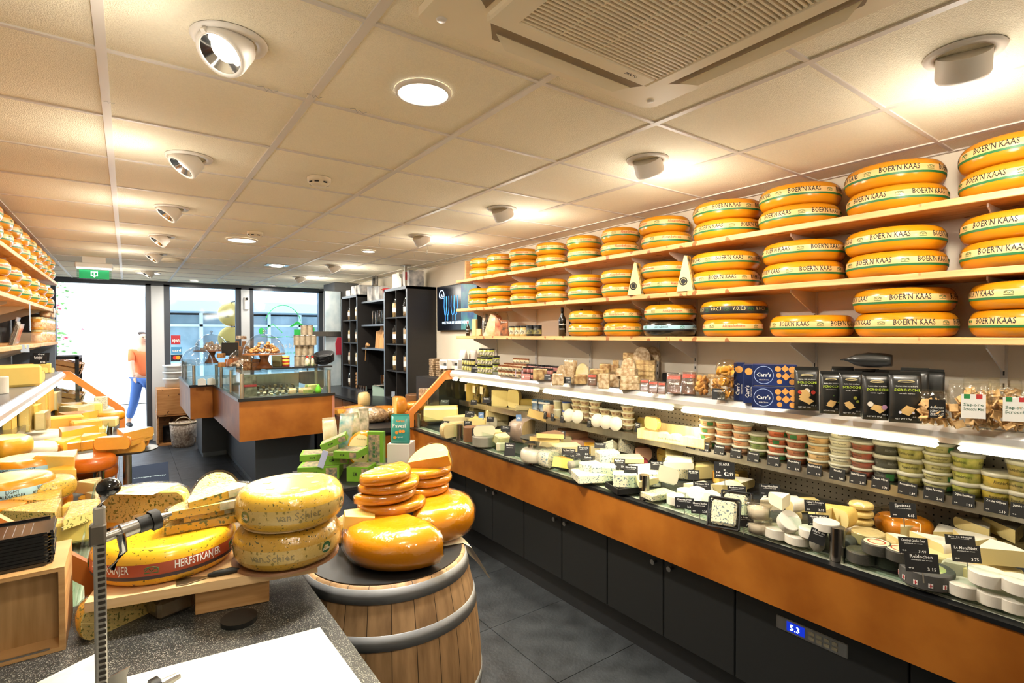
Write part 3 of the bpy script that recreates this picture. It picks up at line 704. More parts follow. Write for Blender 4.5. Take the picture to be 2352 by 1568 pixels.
# ================================================================ L-shaped cake counter
cc = thing('cake_counter', 'L-shaped orange and grey counter with glass display before the shop windows', 'counter')
BLU = mat('counter_base_grey', '#4a5058', .38)
CX0, CX1, CY0, CY1 = .855, 1.73, 5.6, 7.49
MB().box(CX0, CY0, .665, CX1, CY1, 1.05).build('orange_front', ORANGE, cc)
MB().box(.61, CY1, .665, 1.3, 9.1, 1.05).build('orange_front', ORANGE, cc)
MB().box(CX1, CY0 + .01, .665, CX1 + .03, CY0 + .5, 1.05).build('side_trim', mat('side_trim_pink', '#c98c74', .4), cc)
MB().box(CX0 - .012, CY0 - .012, 1.05, CX1 + .03, CY1, 1.078).box(.598, CY1 - .012, 1.05, 1.3, 9.1, 1.078).build('worktop', mat('worktop_black', '#17181b', .3), cc)
MB().box(1.12, 6.33, .06, 1.75, 9.0, .665).box(.82, 8.41, .06, 1.12, 9.1, .665).build('base_cabinet', BLU, cc)
MB().box(1.13, 6.34, 0, 1.74, 9.0, .06).box(.83, 8.42, 0, 1.12, 9.1, .06).build('base_plinth', mat('plinth_metal', '#7d8790', .3, .6), cc)
for x, y in ((CX0 + .03, CY0 + .03), (CX1 - .02, CY0 + .03), (CX0 + .03, 6.28), (CX0 + .03, 7.0), (.655, 7.54), (.89, 7.47), (.65, 8.6), (.65, 9.05), (CX1 - .02, 6.1)):
    MB().cyl(.018, 1.078, 1.315, 14).build('glass_post', METAL, cc).matrix_world = T(x, y, 0)
MB().box(CX0 + .01, CY0 + .01, 1.315, CX1, 6.12, 1.325).box(CX0 + .01, 6.12, 1.315, CX0 + .32, CY1, 1.325).build('glass_top', GLASS, cc)
MB().box(.62, CY1 + .03, 1.318, .95, 9.08, 1.328).build('glass_top', GLASS, cc)
MB().box(1.15, 5.9, 1.327, CX1 + .1, 6.35, 1.345).build('rear_ledge', mat('worktop_black', ''), cc)
MB().box(CX0 + .05, CY0 + .022, 1.082, CX1 - .05, CY0 + .028, 1.31).box(CX0 + .022, CY0 + .05, 1.082, CX0 + .028, CY1 - .05, 1.31).build('front_glass', GLASS, cc)
MB().box(.64, CY1 + .03, 1.082, .646, 9.05, 1.31).box(.67, CY1 + .027, 1.082, .88, CY1 + .033, 1.31).build('front_glass', GLASS, cc)
MB().box(CX0 + .05, 6.4, 1.079, 1.6, 6.42, 1.25).build('mirror_back', METAL, cc)
# small vent cover boxes on the corner
b = MB()
for q, x in enumerate((.69, .79)):
    o = MB().prism([(0, 0), (.085, 0), (.085, .06), (.055, .085), (0, .07)], 0, .07, M=RX(90)).build('paper_box', mat('paper_white', '#dad8d0', .7)); put(tag(o, ('left' if q == 0 else 'right') + ' white folded paper box at the inner corner of the cake counter', 'box'), T(x, 7.45, 1.079) @ RZ(-8))
# glass domes with pastries
ACR = mat('teak', '#6e3d1c', .45, col2='#8f5a2c', nscale=5, stretch=(1, 1, 8))
def domestand(r, hs, big=True):
    t = thing('cake_stand', 'x', 'cake stand')
    MB().lathe([(0, 0), (.075, 0), (.08, .01), (.05, .05), (.034, hs * .6), (.05, hs * .95), (.05, hs)], 24).build('pedestal', ACR, t)
    MB().lathe([(0, hs), (r, hs), (r, hs + .012), (0, hs + .012)], 36, sm=False).build('plate', ACR, t); return t
def domecover(r, h):
    t = thing('glass_dome', 'x', 'glass dome')
    MB().lathe([(r * math.cos(a * PI / 20), h * math.sin(a * PI / 20)) for a in range(0, 10)] + [(.012, h)], 40).build('dome', clear('dome_glass', '#f4f8fa', .26), t)
    MB().lathe([(r - .004, 0), (r + .004, 0), (r + .004, .006), (r - .004, .006)], 40).build('rim', clear('dome_rim', '#e8eef2', .5), t)
    MB().lathe([(0, h - .002), (.008, h), (.008, h + .012), (.018, h + .02), (.018, h + .032), (0, h + .042)], 16).build('knob', clear('dome_rim', ''), t); return t
CHX = mat('choux_golden', '#c08a45', .5, col2='#8f5a24', nscale=30, var=.15); CHB = mat('choux_brown', '#8a5c38', .5, col2='#e4d2b6', nscale=26, var=.2)
def pastry(m, nm):
    def f():
        o = MB().lathe(ball(.019), 9).build(nm, m); tag(o, 'x', 'pastry'); return o
    return f
def heap(cx, cy, z, Rr, H, n, pr_, lb, grp, seed):
    for x, y, zz, a, c in blob_pile(n, .017, Rr, H, seed): pr_.put(T(cx + x, cy + y, z + zz) @ RZ(a) @ RX(c), lb, grp)
p1 = P(607, 850, z=1.326); p1 = Vector((1.03 + .06, 5.83, 1.326)) if False else p1
d1 = domestand(.2, .14); put(d1, T(p1.x, p1.y, 1.3455 if p1.x > 1.05 and p1.y > 5.7 else 1.3265)); d1['label'] = 'dark wooden cake stand under the nearer large glass dome'
zz = d1.matrix_world.translation.z + .152
dm = domecover(.195, .20); put(dm, T(p1.x, p1.y, zz)); dm['label'] = 'large clear dome over golden puffs on the nearer wooden stand'
PG = Proto(pastry(CHX, 'choux_puff')); PBr = Proto(pastry(CHB, 'chocolate_puff'))
heap(p1.x, p1.y, zz, .14, .10, 70, PG, 'golden puff heaped under the nearer large glass dome', 'golden puffs under the nearer dome', 4)
p2 = P(486, 833, z=1.33)
d2 = domestand(.2, .15); put(d2, T(p2.x + .0, p2.y, 1.329)); d2['label'] = 'dark wooden cake stand under the farther large glass dome'
dm = domecover(.195, .21); put(dm, T(p2.x, p2.y, 1.329 + .162)); dm['label'] = 'large clear dome over brown puffs on the farther wooden stand'
heap(p2.x, p2.y, 1.491, .13, .10, 50, PBr, 'brown and white puff heaped under the farther glass dome', 'brown puffs under the farther dome', 5)
p3 = P(566, 845, z=1.326)
dm = domecover(.17, .2); put(dm, T(p3.x, p3.y + .25, 1.3265)); dm['label'] = 'clear dome over chocolate puffs, standing low left of the nearer stand'
heap(p3.x, p3.y + .25, 1.3265, .12, .07, 40, PBr, 'chocolate puff heaped under the low dome beside the nearer stand', 'chocolate puffs under the low dome', 6)
p4 = P(452, 838, z=1.33)
dm = domecover(.17, .22); put(dm, T(p4.x, p4.y, 1.3295)); dm['label'] = 'clear dome standing low at the left end of the cake counter'
BAGC = mat('cookie_bag', '#c9a170', .35, col2='#7a4a28', nscale=40, coat=.6)
BUN = mat('bun_brown', '#9b6a3c', .5, col2='#6d4020', nscale=20, var=.2)
def small(px, py, w, h, d, m, lb, cat, z=1.3265, shape='box', rz=-30, name=None, top=None, y=None, on_=None):
    p = P(px, py, z=z) if y is None else P(px, py, y=y); 
    if y is not None: p.z = z
    if shape == 'box': b = MB().cbox(w, d, h, bev=min(w, d, h) * .06)
    elif shape == 'bag': b = bagmesh(w, d, h, seed=int(px))
    elif shape == 'cyl': b = MB().lathe([(0, 0), (w / 2 * .97, 0), (w / 2, .004), (w / 2, h), (0, h)], 18, sm=False)
    elif shape == 'pot': b = MB().lathe([(0, 0), (w / 2 * .8, 0), (w / 2, h), (w / 2 * .96, h), (w / 2 * .76, .01), (0, .01)], 22)
    o = b.build(name or cat.replace(' ', '_'), m); put(tag(o, lb, cat), T(p.x, p.y, p.z + .0005) @ RZ(rz)); return o
small(569, 850, .085, .085, .06, BAGC, 'clear bag of ring biscuits before the low dome on the cake counter', 'biscuit bag', shape='bag')
for k, (px, py, zz_) in enumerate(((590, 850, 1.3265), (590, 850, 1.3655), (590, 850, 1.4045))):
    t = small(px, py, .07, .036, .06, BUN, ('lowest', 'middle', 'topmost')[k] + ' clear tray of round biscuits beside the nearer wooden stand', 'biscuit tray', z=zz_)
    if k: t.location.x, t.location.y = first.x, first.y
    else: first = t.location.copy()
t = thing('touch_screen', 'black back of a till screen between the two large domes', 'screen', T(*P(526, 850, z=1.33)) @ RZ(-28)); t.location = P(528, 802, y=6.9) ; t.location.z = 1.327
MB().box(-.09, -.01, .12, .09, .012, .27, bev=.006).build('screen_body', BLACK, t); MB().box(-.015, .0, .0, .015, .02, .14).cbox(.14, .1, .012).build('stand', BLACK, t)
CRATE = wood('tan_wood', '#b98a56', '#9c6d3c', (1, 10, 1), 8)
for (px, py, w, h, lb) in ((548, 790, .09, .09, 'brown carton with pale jars behind the low dome'), (559, 779, .10, .04, 'shallow tray stacked on the brown carton by the till'),
        (540, 838, .075, .10, 'tall russet carton between the till screen and the low dome'), (527, 845, .08, .085, 'orange and red patterned gift tin on the cake counter'), (540, 848, .05, .045, 'small yellow cheese-coloured carton beside the patterned tin'), (512, 822, .07, .05, 'upper clear box of caramels beside the till'), (511, 838, .075, .05, 'lower clear box of caramels beside the till')):
    p = P(px, 845, y=6.75); zb = P(px, py, y=6.75).z
    m = mat('tin_' + lb[:6], {'brown': '#8a6a46', 'shall': '#c9bfae', 'tall ': '#9a5430', 'orang': '#c96f33', 'small': '#d8a546', 'upper': '#b7813f', 'lower': '#a9743a'}[lb[:5]], .45, col2='#6d4a2c', nscale=25)
    zb = max(1.3275, zb if lb[0] in 'us' and py < 830 else 1.3275)
    o = MB().cbox(w, .07, h, bev=.004).build('carton', m); put(tag(o, lb, 'carton'), T(p.x, 6.75 + (0 if py > 830 else .12), zb if (py < 830 and lb[0] != 'u' or lb.startswith('upper')) else 1.3275) @ RZ(-25))
# cutting boards standing against the pillar
for k, (px, lb) in enumerate(((544, 'paddle-shaped wooden serving board leaning by the window pillar, left one'), (560, 'paddle-shaped wooden serving board leaning by the window pillar, right one'))):
    p = P(px, 785, y=7.3 - .05 * k)
    b = MB().prism([(-.08, 0), (.08, 0), (.08, .19), (.05, .215), (.02, .225), (.02, .28), (-.02, .28), (-.02, .225), (-.05, .215), (-.08, .19)], 0, .018, M=RX(90))
    put(tag(b.build('serving_board', wood('walnut_board', '#a9743f', '#5f3a1c', (12, 1, 1), 3)), lb, 'serving board'), T(p.x, p.y, 1.327) @ RZ(-30) @ RX(-4))
# cans, tins, bottles and bowls on the rear ledge
CAN = mat('biscuit_can', '#b3a58d', .35, .5, noise=.25, nscale=30)
def mkcan():
    t = thing('biscuit_can', 'x', 'can'); MB().cyl(.036, 0, .108, 20).build('can_body', CAN, t); MB().lathe([(.0365, .1), (.0375, .106), (.0365, .112), (0, .112)], 20).build('lid', METAL, t); return t
CN = Proto(mkcan); rws = [((682, 697, 711, 722), 848, 'bottom'), ((684, 699, 713), 829, 'third'), ((681, 692, 704, 716), 808, 'second'), ((699, 712), 785, 'top')]
rws = [((682, 695, 708, 721), 0), ((686, 700, 714), 1), ((681, 693, 706, 718), 2), ((699, 712), 3)]
names = ['bottom row', 'second row', 'third row', 'top row']
for xs_, lev in rws:
    for k, px in enumerate(xs_):
        p = P(px, 820, y=6.15); CN.put(T(p.x, 6.12 + (.03 if lev % 2 else 0), 1.3455 + lev * .1125) @ RZ(k * 70), f'striped metal can, {ORD[k]} from left in the {names[lev]} of the stack', 'striped cans stacked on the counter')
SQ = mat('olive_carton', '#6f6a45', .5)
for k in range(3): small(637, 845, .085, .04, .07, SQ, ('lowest', 'middle', 'topmost')[k] + ' olive green carton stacked right of the nearer dome', 'carton', z=1.3455 + .0405 * k, y=6.1)
for k, c in enumerate(('#8a2b20', '#d8b13f', '#b03a24', '#e0c35a', '#7a2a22', '#d8b86a')): small(657, 845, .075, .018, .07, mat('tin_c%d' % k, c, .4), f'{("dark red", "mustard", "red", "pale yellow", "maroon", "sand")[k]} round flat tin in the stack beside the olive cartons', 'tin', z=1.3455 + .0185 * k, y=6.1, shape='cyl')
BOWL = mat('black_bowl', '#1b1d21', .35)
for k in range(7):
    b = MB().lathe([(0, 0), (.05, 0), (.11, .03), (.112, .034), (.05, .006), (0, .006)], 28); p = P(742, 845, y=6.05)
    put(tag(b.build('black_bowl', BOWL), f'black oval dish, {ORD[k]} from the bottom of the leaning stack', 'dish', 'black dishes stacked right of the cans'), T(p.x, 6.0, 1.3655 + k * .013) @ RX(14) @ RY(-10))
for k, px in enumerate((706, 718)):
    t = thing('syrup_bottle', f'small {("round", "slim")[k]} bottle with a red cap before the striped cans', 'bottle', T(*P(px, 845, y=5.98))); t.location.z = 1.3455
    MB().lathe([(0, 0), (.028 - .008 * k, 0), (.03 - .008 * k, .01), (.028 - .008 * k, .06), (.012, .08), (.012, .095)], 16).build('bottle_body', mat('bottle_tint', '#c7b7a2', .25, col2='#5f7a48', nscale=18), t)
    MB().cyl(.014, .09, .11, 12).build('cap', mat('cap_red', '#9c2c22', .4), t)
# pastries inside the glass counter: chocolate bars and wafers on trays
CH1 = mat('choc_slab', '#3d2618', .4, col2='#e8dccb', nscale=22); CH2 = mat('wafer_cream', '#e2cfa6', .6, col2='#6b4225', nscale=30)
g = random.Random(11)
def mkbar(m): return lambda: tag(MB().cbox(.075, .03, .014, bev=.004).build('chocolate_bar', m), 'x', 'confectionery')
BA, BB = Proto(mkbar(CH1)), Proto(mkbar(CH2))
for ty in range(3):
    MB_ = MB().box(-.29, -.075, 0, .29, .075, .008); y0_ = 5.74 + ty * .18
    put(tag(MB_.build('serving_tray', METAL), f'{ORD[ty]} steel tray of sweets behind the front glass, counted from the front', 'tray'), T(1.24, y0_, 1.0785 + .012 * ty))
    for i in range(9):
        for lev in range(2 if ty < 2 else 3):
            (BA if (i + ty + lev) % 3 else BB).put(T(.99 + i * .058, y0_ + g.uniform(-.012, .012), 1.0875 + .012 * ty + lev * .015) @ RZ(80 + g.uniform(-12, 12)), f'{("brown", "pale")[0 if (i + ty + lev) % 3 else 1]} wrapped sweet slab on the {ORD[ty]} steel tray', f'sweet slabs on the {ORD[ty]} tray {"brown" if (i + ty + lev) % 3 else "pale"}')
small(573, 902, .13, .2, .004, mat('poster_card', '#8a7d6c', .5, col2='#3c3328', nscale=18), 'photo poster card with a red band in the glass counter corner', 'poster card', y=5.67, z=1.08, rz=0)
MB().box(-.065, -.0035, .1, .065, -.0022, .122).build('red_band', mat('poster_red', '#9c1f28', .5), bpy.data.objects['poster_card'])
for k, (px, w, h) in enumerate(((715, .11, .08), (704, .10, .04))): small(px, 880, w, h, .08, mat('soap_green', '#d6bf7c', .5, col2='#8aa04c', nscale=16), ('tall', 'flat')[k] + ' cream and green tea box at the right end of the glass counter', 'carton', y=5.8 - .09 * k, z=1.0785, rz=12)
t = thing('green_bird_figure', 'small bright green pear-shaped figure at the right end of the glass counter', 'figure', T(*P(731, 899, y=5.68))); t.location.z = 1.0785
MB().lathe([(0, 0), (.026, .002), (.033, .02), (.028, .045), (.016, .07), (.012, .085), (0, .09)], 16).build('pear_body', mat('lime', '#6fcf2c', .35), t)
for k, px in enumerate((672, 694, 707)): small(px, 898, .07, .06, .05, mat('gift_pack', '#c98a5c', .4, col2='#e8c9a8', nscale=12, coat=.5), f'{ORD[k]} clear sweet bag with red ribbon in the glass counter', 'sweet bag', y=5.70, z=1.0785, shape='bag', rz=10 * k)
# white tubs, wooden stool box and basket on the far left
for k in range(3):
    b = MB().lathe([(0, .01), (.125, .0), (.145, .12), (.165, .125), (.165, .15), (.152, .15), (.150, .125), (.132, .012), (0, .012)], 32)
    put(tag(b.build('white_bucket', mat('bucket_white', '#dcdedd', .45)), f'white plastic bucket, {("lowest", "middle", "topmost")[k]} of the nested stack by the door', 'bucket'), T(.60, 9.85, .865 + .10 * k + .0005) @ RZ(12 * k))
PB = wood('knotty_box', '#c08a55', '#a8733e', (1, 1, 8), 5, speck='#5f3414')
t = thing('wooden_crate', 'upper knotty wooden box carrying the white buckets', 'crate', T(.60, 9.85, 0)); MB().box(-.25, -.22, .48, .25, .22, .864, bev=.006).build('crate_body', PB, t); MB().box(-.255, -.225, .47, .255, .225, .495).build('base_rim', PB, t)
t = thing('wooden_crate', 'lower open wooden crate lying below the knotty box', 'crate', T(.60, 9.85, 0)); MB().box(-.25, -.22, .0, -.23, .22, .465).box(.23, -.22, 0, .25, .22, .465).box(-.23, .2, 0, .23, .22, .465).build('crate_body', PB, t); MB().box(-.23, -.22, 0, .23, .2, .02).build('crate_bottom', PB, t); MB().box(-.23, -.22, .445, .23, .2, .465).build('crate_top', PB, t)
b = MB()
g = random.Random(2)
for i in range(5): b.lathe(ball(.09, sz=.5), 10, M=T(-.1 + i * .05, -.05 + g.uniform(-.05, .05), .05 + .03 * (i % 3)) @ RX(g.uniform(0, 40)))
put(tag(bagmesh(.34, .22, .24, 5).build('black_bag', mat('black_bag_fabric', '#101114', .5, bump=.4)), 'crumpled black bag inside the lower wooden crate', 'bag'), T(.60, 9.84, .0205))
bk = thing('wicker_basket', 'round woven basket with pale rope handles on the floor by the cake counter', 'basket', T(.67, 9.42, 0))
MB().lathe([(0, 0), (.135, 0), (.15, .05), (.165, .2), (.175, .36), (.165, .36), (.155, .2), (.13, .02), (0, .02)], 32).build('woven_body', mat('basket_weave', '#8f7a6e', .8, col2='#d6cbbc', nscale=38, bump=.8, bscale=90), bk)
MB().lathe([(.165, .345), (.178, .35), (.178, .37), (.165, .375)], 32).tube(arcpts(0, .35, .1, .09, 0, 180), .008, 6).build('rope_rim', mat('rope', '#c9b79a', .8), bk)
# door mat
t = thing('door_mat', 'dark blue doormat with mirrored white lettering before the door', 'door mat', T(.34, 8.55, 0)); q = [P(x, y, z=0) for x, y in ((290, 1070), (390, 1068), (372, 1030), (300, 1040))]
t.location = (0, 0, 0); MB().prism([(.02, 6.95), (.36, 6.9), (.42, 8.35), (.0, 8.3)], .0, .008).build('mat_body', mat('mat_blue', '#27344d', .9, bump=.5, bscale=300), t)
b = MB(); text(b, 'Alexanderhoeve', .06, T(.2, 7.62, .0088) @ RZ(178), width=.32, bold=.02); text(b, 'cheese shop', .035, T(.2, 7.1, .0088) @ RZ(178), width=.25); b.build('lettering', mat('mat_white', '#cfe6ea', .8), t)
# ================================================================ black cube shelving on the right wall
OAK = mat('black_brown_board', '#1d1a19', .5, noise=.15, nscale=4, stretch=(1, 1, 8)); OAKE = mat('shelf_edge_grey', '#5f6a77', .4)
def cubes(y0, y1, z0, z1, cols, rowsn, lb, xf=2.76):
    t = thing('cube_shelf', lb, 'shelving unit'); e = .035
    b = MB().box(xf, y0, z0, XR - .01, y0 + e, z1).box(xf, y1 - e, z0, XR - .01, y1, z1).box(xf, y0, z1 - e, XR - .01, y1, z1).box(xf, y0, z0, XR - .01, y1, z0 + .02)
    b.build('outer_frame', OAK, t)
    MB().box(XR - .012, y0, z0, XR - .006, y1, z1).build('back_board', OAK, t)
    w = (y1 - y0 - 2 * e) / cols; h = (z1 - z0 - e - .02) / rowsn
    for i in range(1, rowsn): MB().box(xf + .01, y0 + e, z0 + .02 + h * i - .008, XR - .02, y1 - e, z0 + .02 + h * i + .008).build('shelf_board', OAK, t)
    for i in range(1, cols): MB().box(xf + .012, y0 + e + w * i - .008, z0 + .02, XR - .02, y0 + e + w * i + .008, z1 - e).build('divider', OAK, t)
    b = MB().box(xf - .002, y0, z0, xf, y0 + e, z1).box(xf - .002, y1 - e, z0, xf, y1, z1).box(xf - .002, y0, z1 - e, xf, y1, z1)
    b.build('edge_band', OAKE, t)
    return t, w, h
cabz = .85
wc = thing('wall_cabinet', 'low orange-doored cabinet run with dark worktop under the black shelving', 'cabinet')
MB().box(2.35, 5.95, cabz - .035, XR - .005, 8.7, cabz).box(1.80, 8.15, cabz + .0, 2.35, 8.7, cabz + .035).build('worktop', mat('worktop_black', ''), wc)
MB().box(2.42, 5.97, .1, XR - .01, 8.65, cabz - .035).build('cabinet_body', mat('dark_carcass', ''), wc)
for i in range(6):
    d = MB().box(2.40, 6.0 + i * .44, .12, 2.42, 6.43 + i * .44, cabz - .06, bev=.003).build('cabinet_door', ORANGE, wc)
    MB().tube([(2.395, 6.05 + i * .44 + (.32 if i % 2 else 0), .70), (2.38, 6.05 + i * .44 + (.32 if i % 2 else 0), .70), (2.38, 6.05 + i * .44 + (.32 if i % 2 else 0), .63), (2.395, 6.05 + i * .44 + (.32 if i % 2 else 0), .63)], .004, 6).build('door_handle', METAL, d)
MB().box(1.80, 6.4, 0, 1.88, 8.7, cabz).build('end_panel', DARK, wc)
big, bw, bh = cubes(5.97, 6.70, cabz, 2.28, 2, 4, 'large black open cube shelving with glass jars beside the screen')
sml, sw, sh = cubes(7.70, 8.42, cabz, 2.28, 2, 4, 'farther black open cube shelving with glass jars beside the grey pillar')
mid = thing('wall_rack', 'black open shelves between the two cube shelving units', 'shelving unit')
MB().box(XR - .03, 6.70, cabz, XR - .01, 7.70, 2.2).build('back_board', OAK, mid)
for z in (1.21 + .28, 1.83, 2.17): MB().box(2.82, 6.702, z - .025, XR - .03, 7.698, z).build('shelf_board', OAKE, mid)
NUT = mat('nut_mix', '#c79a62', .6, col2='#6d4422', nscale=28); CKR = mat('pale_biscuits', '#e2c489', .6, col2='#a9743a', nscale=26); NB = mat('brown_biscuits', '#8f5a34', .6, col2='#e0c29a', nscale=26)
JG = clear('jar_glass', '#eef4f4', .14)
def mkstore(m, fill, h=.25, r=.062):
    def f():
        t = thing('storage_jar', 'x', 'jar')
        MB().lathe([(0, .001), (r, .001), (r, h * .78), (r * .6, h * .88), (r * .6, h * .93)], 20).build('glass_body', JG, t)
        MB().lathe([(0, .004), (r * .94, .004), (r * .94, h * fill), (0, h * fill + .01)], 18).build('contents', m, t)
        MB().lathe([(r * .64, h * .92), (r * .68, h * .95), (r * .3, h), (0, h + .01)], 18).build('lid', JG, t)
        MB().box(-r * .4, -r - .003, h * .25, r * .4, -r - .001, h * .5).build('price_label', mat('label_white', '#e6e6e2', .6), t)
        return t
    return f
JJ = [Proto(mkstore(CKR, .72)), Proto(mkstore(NB, .35)), Proto(mkstore(NB, .72)), Proto(mkstore(NUT, .6))]
def cubejars(y0, w, z0, h, e, rows_, unit):
    for (r_, c, k) in rows_:
        JJ[k].put(T(2.86, y0 + e + w * (c + .5), z0 + .0285 + h * r_ + (0 if r_ else 0)) @ RZ(-60), f'storage jar in the {("left", "right")[1 - c]} cell of {("bottom", "third", "second", "top")[r_]} row, {unit}', f'jars in the {unit}')
cubejars(5.97, bw, cabz, bh, .035, [(3, 1, 0), (3, 0, 1), (2, 1, 3), (2, 0, 2), (1, 1, 0), (1, 0, 2)], 'large cube shelving')
cubejars(7.70, sw, cabz, sh, .035, [(3, 1, 3), (3, 0, 0), (2, 1, 0), (2, 0, 3), (1, 1, 2), (1, 0, 0), (0, 1, 1)], 'farther cube shelving')
for k in range(5): small(0, 0, .09, .04, .07, NUT, f'brown nut bread pack, {ORD[k]} from the bottom in the farther cube shelving', 'bread pack', y=None) if False else put(tag(MB().cbox(.10, .09, .048, bev=.01).build('bread_pack', NUT), f'brown nut bread pack, {ORD[k]} from the bottom in the farther cube shelving', 'bread pack', 'bread packs in the farther cube shelving'), T(2.86, 7.70 + .035 + sw * .5, cabz + .0205 + .0485 * k) @ RZ(8 * (k % 3)))
# goods on and between the shelving
WB_ = mat('white_box', '#d9d6d2', .6, col2='#7b7f86', nscale=9)
def boxon(name, lb, cat, x, y, z, w, d, h, m, rz=0): return put(tag(MB().cbox(w, d, h, bev=.003).build(name, m), lb, cat), T(x, y, z + .0005) @ RZ(rz))
boxon('gift_box', 'tall white gift box left of the board on the large cube shelving', 'box', 2.95, 6.55, 2.28, .20, .14, .2, WHITE, 10)
boxon('gift_box', 'white glassware box right of the board on the large cube shelving', 'box', 2.95, 6.20, 2.28, .20, .2, .21, WB_)
put(tag(MB().prism([(-.05, 0), (.05, 0), (.055, .12), (.02, .15), (.02, .2), (-.02, .2), (-.02, .15), (-.055, .12)], 0, .015, M=RX(90)).build('serving_board', mat('white_marble', '#e3dfd6', .3)), 'white paddle board with a wooden handle on top of the large shelving', 'serving board'), T(2.83, 6.38, 2.2805) @ RZ(-60))
t = thing('suspension_post', 'thin metal post from the large cube shelving to the ceiling', 'post', T(2.80, 6.1, 0)); MB().box(-.014, -.014, 2.281, .014, .014, CEIL - .006).build('post_bar', METAL, t); MB().box(-.012, -.018, 2.36, .012, -.0145, 2.46).build('red_tag', mat('poster_red', ''), t); MB().box(-.05, -.05, CEIL - .0135, .05, .05, CEIL - .0055).build('mounting_plate', METAL, t)
for k, (y, w, h) in enumerate(((8.28, .2, .10), (8.02, .22, .15), (7.80, .13, .15))): boxon('gift_box', ('small white box with a patterned front, leftmost atop the farther shelving', 'large white fondue box in the middle atop the farther shelving', 'narrow white box at the right end atop the farther shelving')[k], 'box', 2.92, y, 2.28, .2, w, h, WB_)
for k, (y, w, h) in enumerate(((7.5, .18, .22), (7.22, .17, .20))): boxon('gift_box', ('left', 'right')[k] + ' white fondue set box on the open top shelf', 'box', 2.95, y, 2.17, .16, w, h, WB_)
t = thing('fondue_pot', 'red enamel fondue pot with wooden handle on the open top shelf', 'pot', T(2.95, 6.98, 2.1705)); MB().lathe([(0, .06), (.06, .06), (.085, .1), (.09, .15), (.084, .15), (.06, .075), (0, .07)], 24).build('pot_body', mat('red_enamel', '#b01818', .2, coat=.6), t); MB().tube([(-.02, .08, .13), (-.04, .2, .16)], .012, 8).build('handle', ACR, t)
b = MB(); 
for a in range(3): b.tube([(.08 * math.cos(a * 2.1), .08 * math.sin(a * 2.1), 0), (.065 * math.cos(a * 2.1), .065 * math.sin(a * 2.1), .075)], .004, 5)
b.lathe([(.068, .074), (.074, .078), (.068, .082)], 20).build('stand', BLACK, t)
put(tag(bagmesh(.09, .05, .22, 9).build('coffee_bag', mat('black_foil', '#1a1a1c', .3, coat=.4, col2='#8a8378', nscale=14)), 'tall black foil bag standing on the white fondue boxes', 'bag'), T(2.93, 7.43, 2.3925) @ RZ(-60))
for k in range(4):
    b = MB().tube([(0, 0, 0), (0, -.02 + k * .004, .14), (0, -.03, .2)], [.004, .012, .003], 6); put(tag(b.build('serving_knife', (CHROME, BLACK)[k % 2]), f'{("steel", "black")[k % 2]} cheese tool, {ORD[k]} from the left on the open shelf', 'kitchen tool'), T(2.93, 7.55 - k * .06, 1.8305))
for k in range(3):
    t = thing('glass_carafe', f'glass vase, {ORD[k]} from the left on the second open shelf', 'vase', T(2.93, 7.26 - k * .15, 1.8305)); MB().lathe([(0, .002), (.05 - k * .008, .002), (.055 - k * .008, .06), (.035, .14), (.04, .2)], 20).build('glass_body', JG, t)
boxon('white_box', 'narrow white box at the right end of the second open shelf', 'box', 2.95, 6.78, 1.83, .12, .08, .26, WHITE)
LB = wood('light_board', '#d3a56c', '#bb8850', (8, 1, 1), 5)
for k, (y, w, h) in enumerate(((7.28, .20, .34), (7.08, .18, .24), (7.0, .14, .20))):
    put(tag(MB().prism([(-w / 2, 0), (w / 2, 0), (w / 2, h * .7), (w * .12, h * .76), (w * .12, h), (-w * .12, h), (-w * .12, h * .76), (-w / 2, h * .7)], 0, .016, M=RX(90)).build('serving_board', LB), f'pale serving board, {ORD[k]} from the left on the third open shelf', 'serving board'), T(2.95 - k * .045, y, 1.4905) @ RZ(-68) @ RX(-6))
t = thing('wooden_spatula', 'wooden bent ladle hanging below the third open shelf at its left end', 'ladle', T(2.84, 7.6, 1.30)); MB().tube([(0, 0, 0), (0, -.03, .18), (0, -.09, .24), (0, -.14, .23)], [.008, .01, .03, .02], 8).build('ladle_body', LB, t)
for k in range(4): put(tag(MB().cyl(.035, 0, .1 + .0 * k, 18).build('steel_tumbler', CHROME), f'steel tumbler, {ORD[k]} from the left on the dark worktop', 'tumbler'), T(2.75, 7.62 - k * .09, cabz + .0005))
for k in range(2): put(tag(MB().cyl(.045, 0, .26, 20).build('steel_canister', CHROME), f'{("left", "right")[k]} tall steel canister behind the kitchen scale', 'canister'), T(2.98, 7.25 - k * .12, cabz + .0005))
t = thing('kitchen_scale', 'pale green retro scale on the dark worktop', 'scale', T(2.85, 6.92, cabz + .0005) @ RZ(-60)); MB().prism([(-.12, 0), (.12, 0), (.12, .07), (-.04, .14), (-.12, .14)], -.1, .1, M=RX(90)).build('scale_body', mat('mint_enamel', '#9fb8ac', .35), t); MB().box(-.09, -.12, .14, .1, .12, .15, bev=.004).build('scale_plate', METAL, t)
